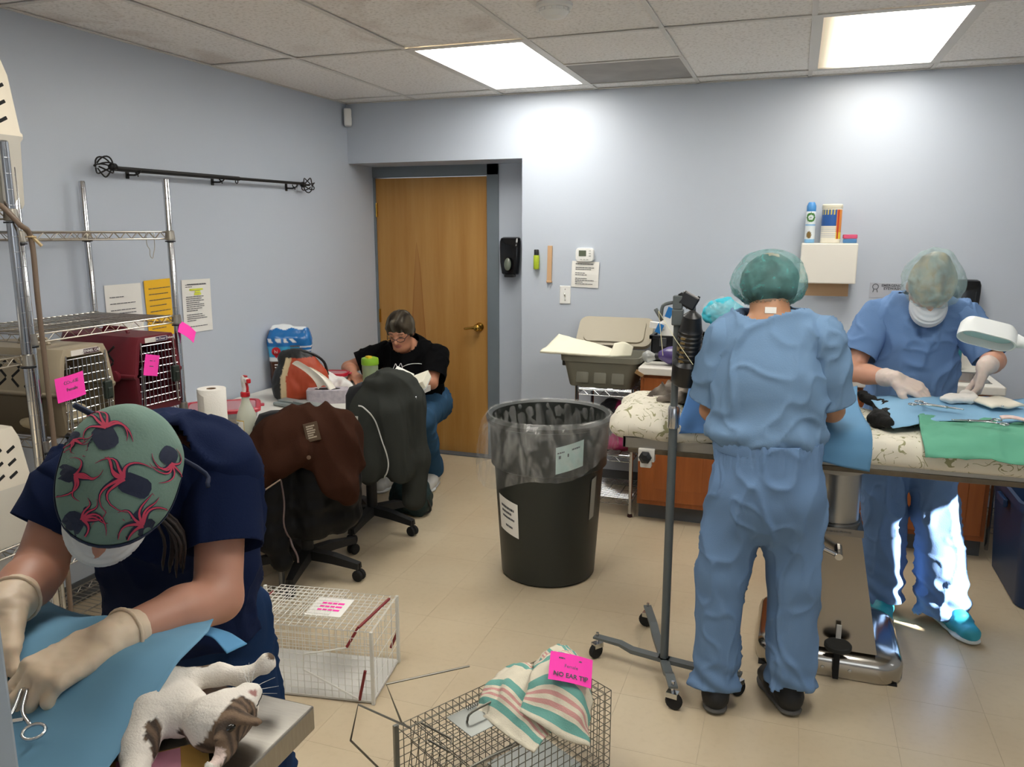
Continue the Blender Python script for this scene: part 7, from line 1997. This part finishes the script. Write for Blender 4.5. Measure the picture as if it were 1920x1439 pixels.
# mask
S = SDF(.005, .02); S.ell(hpA(0, .044, -.055), (.067, .086, .054), HRA)
S.build('face_mask', M('mask_white_dim', '#d8dada', rough=.8), t, disp=lambda P, N: .0018 * np.sin(((P - hpA(0, 0, 0)) @ uA) * 420), cuts=[(tuple(hpA(0, .03, -.006)), tuple(uA - fAh * .06), tuple(hpA(0, .06, .06)), .125), (tuple(hpA(0, .01, 0)), tuple(-fAh), tuple(hpA(0, -.09, -.05)), .14)], solid=.001)
mb = MB()
for q in (-1, 1): mb.tube([tuple(hpA(q * .064, .03, -.03)), tuple(hpA(q * .082, -.005, -.01)), tuple(hpA(q * .08, -.02, -.035))], .0016, 5)
stuff(mb.build('mask_loops', m_white, t, world=True))
# cap
S = SDF(.005, .03)
S.ell(hpA(0, -.006, .036), (.090, .112, .094), HRA).ell(hpA(0, -.055, .02), (.080, .07, .085), HRA)
m_cap = M('sage_cap', '#718a80', rough=.8, spec=.15, vary=.08, vscale=10, bump=.2, bscale=200)
cap = S.build('cap', m_cap, t, disp=lambda P, N: .0025 * fbm(P, 14, 3, 2) + .0025 * ridges(P, 12, 6), cuts=[(tuple(hpA(0, 0, .006)), tuple(-uA + fAh * .22), tuple(hpA(0, .0, -.12)), .18)], solid=.0015)
invA = wmat(t).inverted()
# band of the cap along its lower edge
m_band = M('navy_band', '#1d2740', rough=.85); m_oct = M('octopus_navy', '#20283f', rough=.85); m_ten = M('tentacle_pink', '#c2405c', rough=.85)
band = []
for k in range(40):
    a = 2 * PI * k / 40
    band.append((.094 * math.sin(a), -.008 + .118 * math.cos(a)))
bv = BVHTree.FromPolygons([v.co for v in cap.data.vertices], [p.vertices[:] for p in cap.data.polygons])
def to_cap(x, y, z):
    return invA @ Vector(hpA(x, y, z))
def near(p, off):
    co, no, i, d = bv.find_nearest(p)
    return co + no * off
rings = []
for (lo, off) in ((.004, .0022), (.012, .003), (.026, .003), (.032, .0015)):
    ring = []
    for x, y in band:
        zz = lo + .22 * y
        ring.append(near(to_cap(x * 1.05, y * 1.02, zz), off))
    rings.append(ring)
mb = MB(); mb.loft([[tuple(p) for p in r] for r in rings + [rings[0]]], cap=False); mb.build('cap_band', m_band, cap, smooth=True)
# octopus print: thin ribbons laid on the cloth
def octopus(cx, cy, ang, s, seed):
    rnd = random.Random(seed)
    base = Vector(hpA(cx, cy, .16))
    ex_, ey_ = Vector(tuple(rA)), Vector(tuple(fAh))
    down = invA.to_3x3() @ Vector(tuple(-uA))
    def put(x, y, off):
        c, si = math.cos(ang), math.sin(ang)
        p = invA @ (base + ex_ * (x * c - y * si) * s + ey_ * (x * si + y * c) * s)
        h = bv.ray_cast(p, down)
        if h[0] is None: return near(p, off)
        return h[0] + h[1] * off
    navy, pink = MB(), MB()
    def blob(pts, off):
        ctr = put(sum(p[0] for p in pts) / len(pts), sum(p[1] for p in pts) / len(pts), off)
        vs = [ctr] + [put(x, y, off) for x, y in pts]
        mid = [put((x + sum(p[0] for p in pts) / len(pts)) / 2, (y + sum(p[1] for p in pts) / len(pts)) / 2, off) for x, y in pts]
        n = len(pts)
        navy.add([ctr] + mid + vs[1:], [(0, 1 + i, 1 + (i + 1) % n) for i in range(n)] + [(1 + i, 1 + n + i, 1 + n + (i + 1) % n, 1 + (i + 1) % n) for i in range(n)])
    blob([(.017 * math.cos(a) * (1 + .25 * math.sin(2 * a + seed)), .012 + .021 * math.sin(a)) for a in np.linspace(0, 2 * PI, 17)[:-1]], .0016)
    for k in range(6):
        a0 = -PI / 2 + (k - 2.5) * .42 + rnd.uniform(-.1, .1)
        L = rnd.uniform(.034, .050); bend = rnd.uniform(-1.3, 1.3) + (k - 2.5) * .25; fq = rnd.uniform(5, 7)
        def pos(u):
            a = a0 + bend * u * u
            r = L * u
            w = .006 * math.sin(u * fq) * u
            return (r * math.cos(a) - w * math.sin(a), -.004 + r * math.sin(a) + w * math.cos(a))
        for store, wd, off, sh in ((navy, .0100, .0017, 0), (pink, .0046, .0022, .0012)):
            L_, R_ = [], []
            for q in range(12):
                u = q / 11; p = pos(u); p2 = pos(min(1, u + .02)); p1 = pos(max(0, u - .02))
                d = Vector((p2[0] - p1[0], p2[1] - p1[1])); d.normalize(); nn = Vector((-d.y, d.x))
                w = wd * (1 - u * .92)
                o_ = sh * (1 - u)
                L_.append(put(p[0] + nn.x * (w / 2 + o_), p[1] + nn.y * (w / 2 + o_), off)); R_.append(put(p[0] - nn.x * (w / 2 - o_), p[1] - nn.y * (w / 2 - o_), off))
            store.add(L_ + R_, [(i, i + 1, 13 + i, 12 + i) for i in range(11)])
    return navy, pink
for k, (cx, cy, an, s_) in enumerate(((.035, -.062, .1, 1.05), (-.012, .012, 1.2, 1.15), (.062, .015, -1.9, .85), (-.055, .070, .9, 1.0), (-.066, -.035, 3.6, .8), (.035, .078, -1.1, .85), (.078, -.045, -2.6, .6))):
    nv, pk = octopus(cx, cy, an, s_, k + 3)
    o = nv.build('octopus_print', m_oct, cap); stuff(o)
    stuff(pk.build('tentacle_print', m_ten, o))
mb = MB(); mb.tube(spline([tuple(hpA(.06, -.10, .03)), tuple(hpA(.085, -.115, .0)), (-.985, 1.10, 1.235), (-.955, 1.09, 1.205)], 5), [.005] * 8 + [.004] * 8, 6); mb.build('cap_tie', m_band, t, world=True, smooth=True)

# ------------------------------------------------------------------ traps on the floor
def grid_panel(mb, o, u, v, nu, nv, r=.0013):
    o, u, v = Vector(o), Vector(u), Vector(v)
    for k in range(nu + 1): mb.tube([o + u * k / nu, o + u * k / nu + v], r, 4)
    for k in range(nv + 1): mb.tube([o + v * k / nv, o + v * k / nv + u], r, 4)
m_ww = M('white_coated_wire', '#dedcd4', rough=.5); m_gw = M('galvanised_wire', '#7d7a70', rough=.4, metal=.9); m_redt = M('red_trim', '#7c1f22', rough=.5)
t = thing('white_trap', 'white wire animal trap with dark red trim on the floor', 'trap', (-1.312, 2.242, 0), .165)
L, D, H = .54, .285, .275
pan = lambda nm, o, u, v, nu, nv: stuff((lambda m: (grid_panel(m, o, u, v, nu, nv, .0014), m.build(nm, m_ww, t))[1])(MB()))
pan('front_mesh', (-L, 0, .012), (L, 0, 0), (0, 0, H - .012), 21, 10)
pan('back_mesh', (-L, D, .012), (L, 0, 0), (0, 0, H - .012), 21, 10)
pan('top_mesh', (-L, 0, H), (L, 0, 0), (0, D, 0), 21, 11)
pan('end_mesh', (-L, 0, .012), (0, D, 0), (0, 0, H - .012), 11, 10)
pan('end_mesh', (-.004, 0, .012), (0, D, 0), (0, 0, H - .012), 5, 4)
pan('lid_mesh', (-L * .86, .045, H + .018), (L * .52, 0, 0), (0, D - .06, 0), 14, 9)
mb = MB(); mb.bb((-L, 0, .004), (0, D, .012)); mb.build('floor_plate', M('white_plate', '#d2d0ca', rough=.5), t)
for nm, (x, y) in (('corner_post', (0, 0)), ('corner_post', (0, D)), ('corner_post', (-L, 0)), ('corner_post', (-L, D))):
    mb = MB(); mb.bb((x - .006, y - .006, 0), (x + .006, y + .006, H + .003), .001, 1); mb.build(nm, m_ww, t)
for a, b in (((-.055, .02, H + .003), (-.02, D - .03, H + .003)), ((-.09, -.004, H - .06), (-.055, .02, H + .003)), ((-.05, -.004, .015), (-.025, -.004, .13)), ((-.03, D, .06), (-.0, D, .13)), ((-L + .015, -.004, .03), (-L + .11, -.004, .17)), ((-L + .02, .0, H + .003), (-L + .06, D - .05, H + .003))):
    mb = MB(); mb.tube([a, b], .0055, 8); mb.build('red_rod', m_redt, t, smooth='auto')
for s_ in ([(-.09, -.006, H - .062), (-.25, -.008, H - .10), (-.255, -.008, .115), (-.05, -.006, .018)], [(-L + .06, -.006, .19), (-L + .185, -.008, .155), (-L + .185, -.008, .075), (-L + .06, -.006, .05)]):
    mb = MB(); mb.tube(s_, .0032, 6); mb.build('door_rod', m_ww, t)
mb = MB(); mb.box((-.215, .15, H + .004), (.14, .14, .002)); card = mb.build('paper_card', m_paper, t)
mb = MB()
for k in range(3): mb.box((-.21, .125 + .026 * k, H + .0058), (.085, .012, .001))
stuff(mb.build('pink_marks', m_pink, card))
# grey trap with a towel
ang = math.atan2(.86, .5)
t = thing('wire_trap', 'galvanised wire cage trap in front, a striped towel on top', 'trap', (-.99, 1.81, 0), ang)
L2, W2, H2 = .60, .275, .265
def pg(nm, o, u, v, nu, nv, r=.0017):
    m = MB(); grid_panel(m, o, u, v, nu, nv, r); return stuff(m.build(nm, m_gw, t))
pg('top_mesh', (0, -W2, H2), (L2, 0, 0), (0, W2, 0), 24, 10); pg('side_mesh', (0, 0, .006), (L2, 0, 0), (0, 0, H2 - .006), 24, 10); pg('side_mesh', (0, -W2, .006), (L2, 0, 0), (0, 0, H2 - .006), 24, 10)
pg('end_mesh', (L2, -W2, .006), (0, W2, 0), (0, 0, H2 - .006), 10, 10); pg('floor_mesh', (0, -W2, .006), (L2, 0, 0), (0, W2, 0), 16, 8); pg('door_mesh', (.01, -W2 + .01, .01), (0, W2 - .02, 0), (0.05, 0, H2 - .015), 8, 8)
for y in (0, -W2):
    mb = MB(); mb.bb((-.008, y - .005, 0), (.008, y + .005, H2 + .004), .001, 1); mb.build('door_channel', M('galvanised_sheet', '#8f918c', rough=.35, metal=.8), t)
mb = MB(); mb.box((.24, -W2 * .45, H2 + .003), (.22, .12, .0025), None, .001, 1); mb.build('handle_plate', MATS['galvanised_sheet'], t)
mb = MB(); mb.tube(spline([(.16, -W2 * .45, H2 + .006), (.18, -W2 * .45, H2 + .03), (.30, -W2 * .45, H2 + .03), (.32, -W2 * .45, H2 + .006)], 4), .0035, 6)
for k in range(6): mb.tube(arc((.20 + .008 * k, -W2 * .45 + .05, H2 + .01), .006, 0, 2 * PI, 8, 'yz'), .0012, 4)
stuff(mb.build('carry_handle', m_gw, t))
mb = MB(); mb.bb((.30, -W2 + .04, .02), (.52, -.04, .026)); mb.build('treadle', MATS['galvanised_sheet'], t)
for pts in ([(.02, -W2 - .004, H2), (.12, -W2 - .004, H2), (.26, -W2 - .004, H2 - .01)], [(-.02, .005, .10), (-.12, .045, .25), (-.10, .03, .36), (.02, -.05, H2 + .01)], [(.02, .0, H2), (-.0, .045, H2 + .11), (.26, -.005, H2 + .09)], [(.06, -.04, H2 + .004), (.08, -.16, H2 + .008), (.045, -.2, H2 + .006), (.03, -.12, H2 + .006)]):
    mb = MB(); mb.tube(spline(pts, 3) if len(pts) > 4 else pts, .0032, 6); mb.build('spring_rod', m_gw, t)
# towel
def towel_mat():
    m = M('striped_towel', '#e6dfcc', rough=.95, bump=.3, bscale=250)
    nt = m.node_tree; b = nt.nodes['Principled BSDF']
    a = nt.nodes.new('ShaderNodeUVMap')
    at = nt.nodes.new('ShaderNodeAttribute'); at.attribute_name = 'stripe'
    r = nt.nodes.new('ShaderNodeValToRGB'); r.color_ramp.interpolation = 'CONSTANT'
    cr = r.color_ramp; cream, teal, pink = (*lin('#ddd5c0'), 1), (*lin('#6fa79c'), 1), (*lin('#cf9a94'), 1)
    cr.elements[0].position = 0; cr.elements[0].color = cream; cr.elements[1].position = .12; cr.elements[1].color = teal
    for p, c in ((.19, cream), (.22, pink), (.25, cream), (.28, pink), (.31, cream), (.34, teal), (.42, cream), (.66, teal), (.74, cream), (.77, pink), (.80, cream), (.83, pink), (.86, cream), (.89, teal), (.95, cream)):
        e = cr.elements.new(p); e.color = c
    nt.links.new(at.outputs['Fac'], r.inputs['Fac']); nt.links.new(r.outputs['Color'], b.inputs['Base Color'])
    nt.nodes.remove(a)
    return m
m_tow = towel_mat()
def striped(o, f):
    me = o.data
    at = me.attributes.new('stripe', 'FLOAT', 'POINT')
    at.data.foreach_set('value', [f(i, v.co) for i, v in enumerate(me.vertices)])
tw = thing('towel', 'cream towel with teal and pink stripes crumpled on the wire trap', 'towel', (-.68, 2.0, .27))
def towel_piece(nm, ctrl, axis, seed, n=10):
    o = cloth(nm, m_tow, ctrl, tw, n=n, amp=.010, scale=18, crease=.012, seed=seed, solid=.005)
    nu, nv = (len(ctrl) - 1) * n, (len(ctrl[0]) - 1) * n
    # stripes follow the weave (grid index), not the space
    striped(o, lambda i, co: ((i % (nv + 1)) / nv if axis else (i // (nv + 1)) / nu))
    return o
towel_piece('fold', [[(-.81, 1.95, .272), (-.75, 1.91, .275), (-.66, 1.86, .272), (-.585, 1.83, .272)], [(-.80, 2.02, .30), (-.73, 1.99, .34), (-.64, 1.94, .325), (-.56, 1.90, .285)], [(-.76, 2.10, .325), (-.69, 2.07, .365), (-.61, 2.02, .35), (-.53, 1.97, .30)], [(-.71, 2.17, .285), (-.64, 2.14, .325), (-.57, 2.10, .33), (-.50, 2.06, .28)]], 0, 3)
towel_piece('fold', [[(-.69, 2.11, .35), (-.66, 2.05, .39), (-.645, 1.97, .375), (-.65, 1.90, .335)], [(-.645, 2.15, .40), (-.60, 2.08, .425), (-.575, 1.99, .40), (-.56, 1.88, .31)], [(-.58, 2.14, .395), (-.53, 2.06, .41), (-.51, 1.98, .38), (-.495, 1.88, .285)], [(-.52, 2.11, .31), (-.475, 2.05, .32), (-.465, 1.97, .295), (-.445, 1.90, .27)]], 1, 7)
towel_piece('fold', [[(-.66, 2.06, .375), (-.62, 2.02, .36), (-.57, 1.97, .33)], [(-.62, 2.11, .43), (-.57, 2.06, .43), (-.52, 2.0, .39)], [(-.58, 2.16, .405), (-.53, 2.11, .40), (-.48, 2.05, .34)]], 0, 12)
note('sticky_note', 'pink note reading NO EAR TIP on the striped towel', (-.53, 2.0, .425), (.55, .25, .35), .125, .085, (), size=.013)
_n = [o for o in bpy.data.objects if o.name.startswith('sticky_note')][-1]
scribble('handwriting', .075, [.9], m_ink, _n, (0, .026, .0072), (0, 0, 0), thick=.004, seed=14)
text('handwriting', 'Female', .014, m_ink, _n, (0, .004, .007), (0, 0, 0))
n_ = bpy.data.objects[[o.name for o in bpy.data.objects if o.name.startswith('sticky_note')][-1]]
text('handwriting', 'NO EAR TIP', .019, m_ink, n_, (0, -.024, .007), (0, 0, 0), bold=.0004)
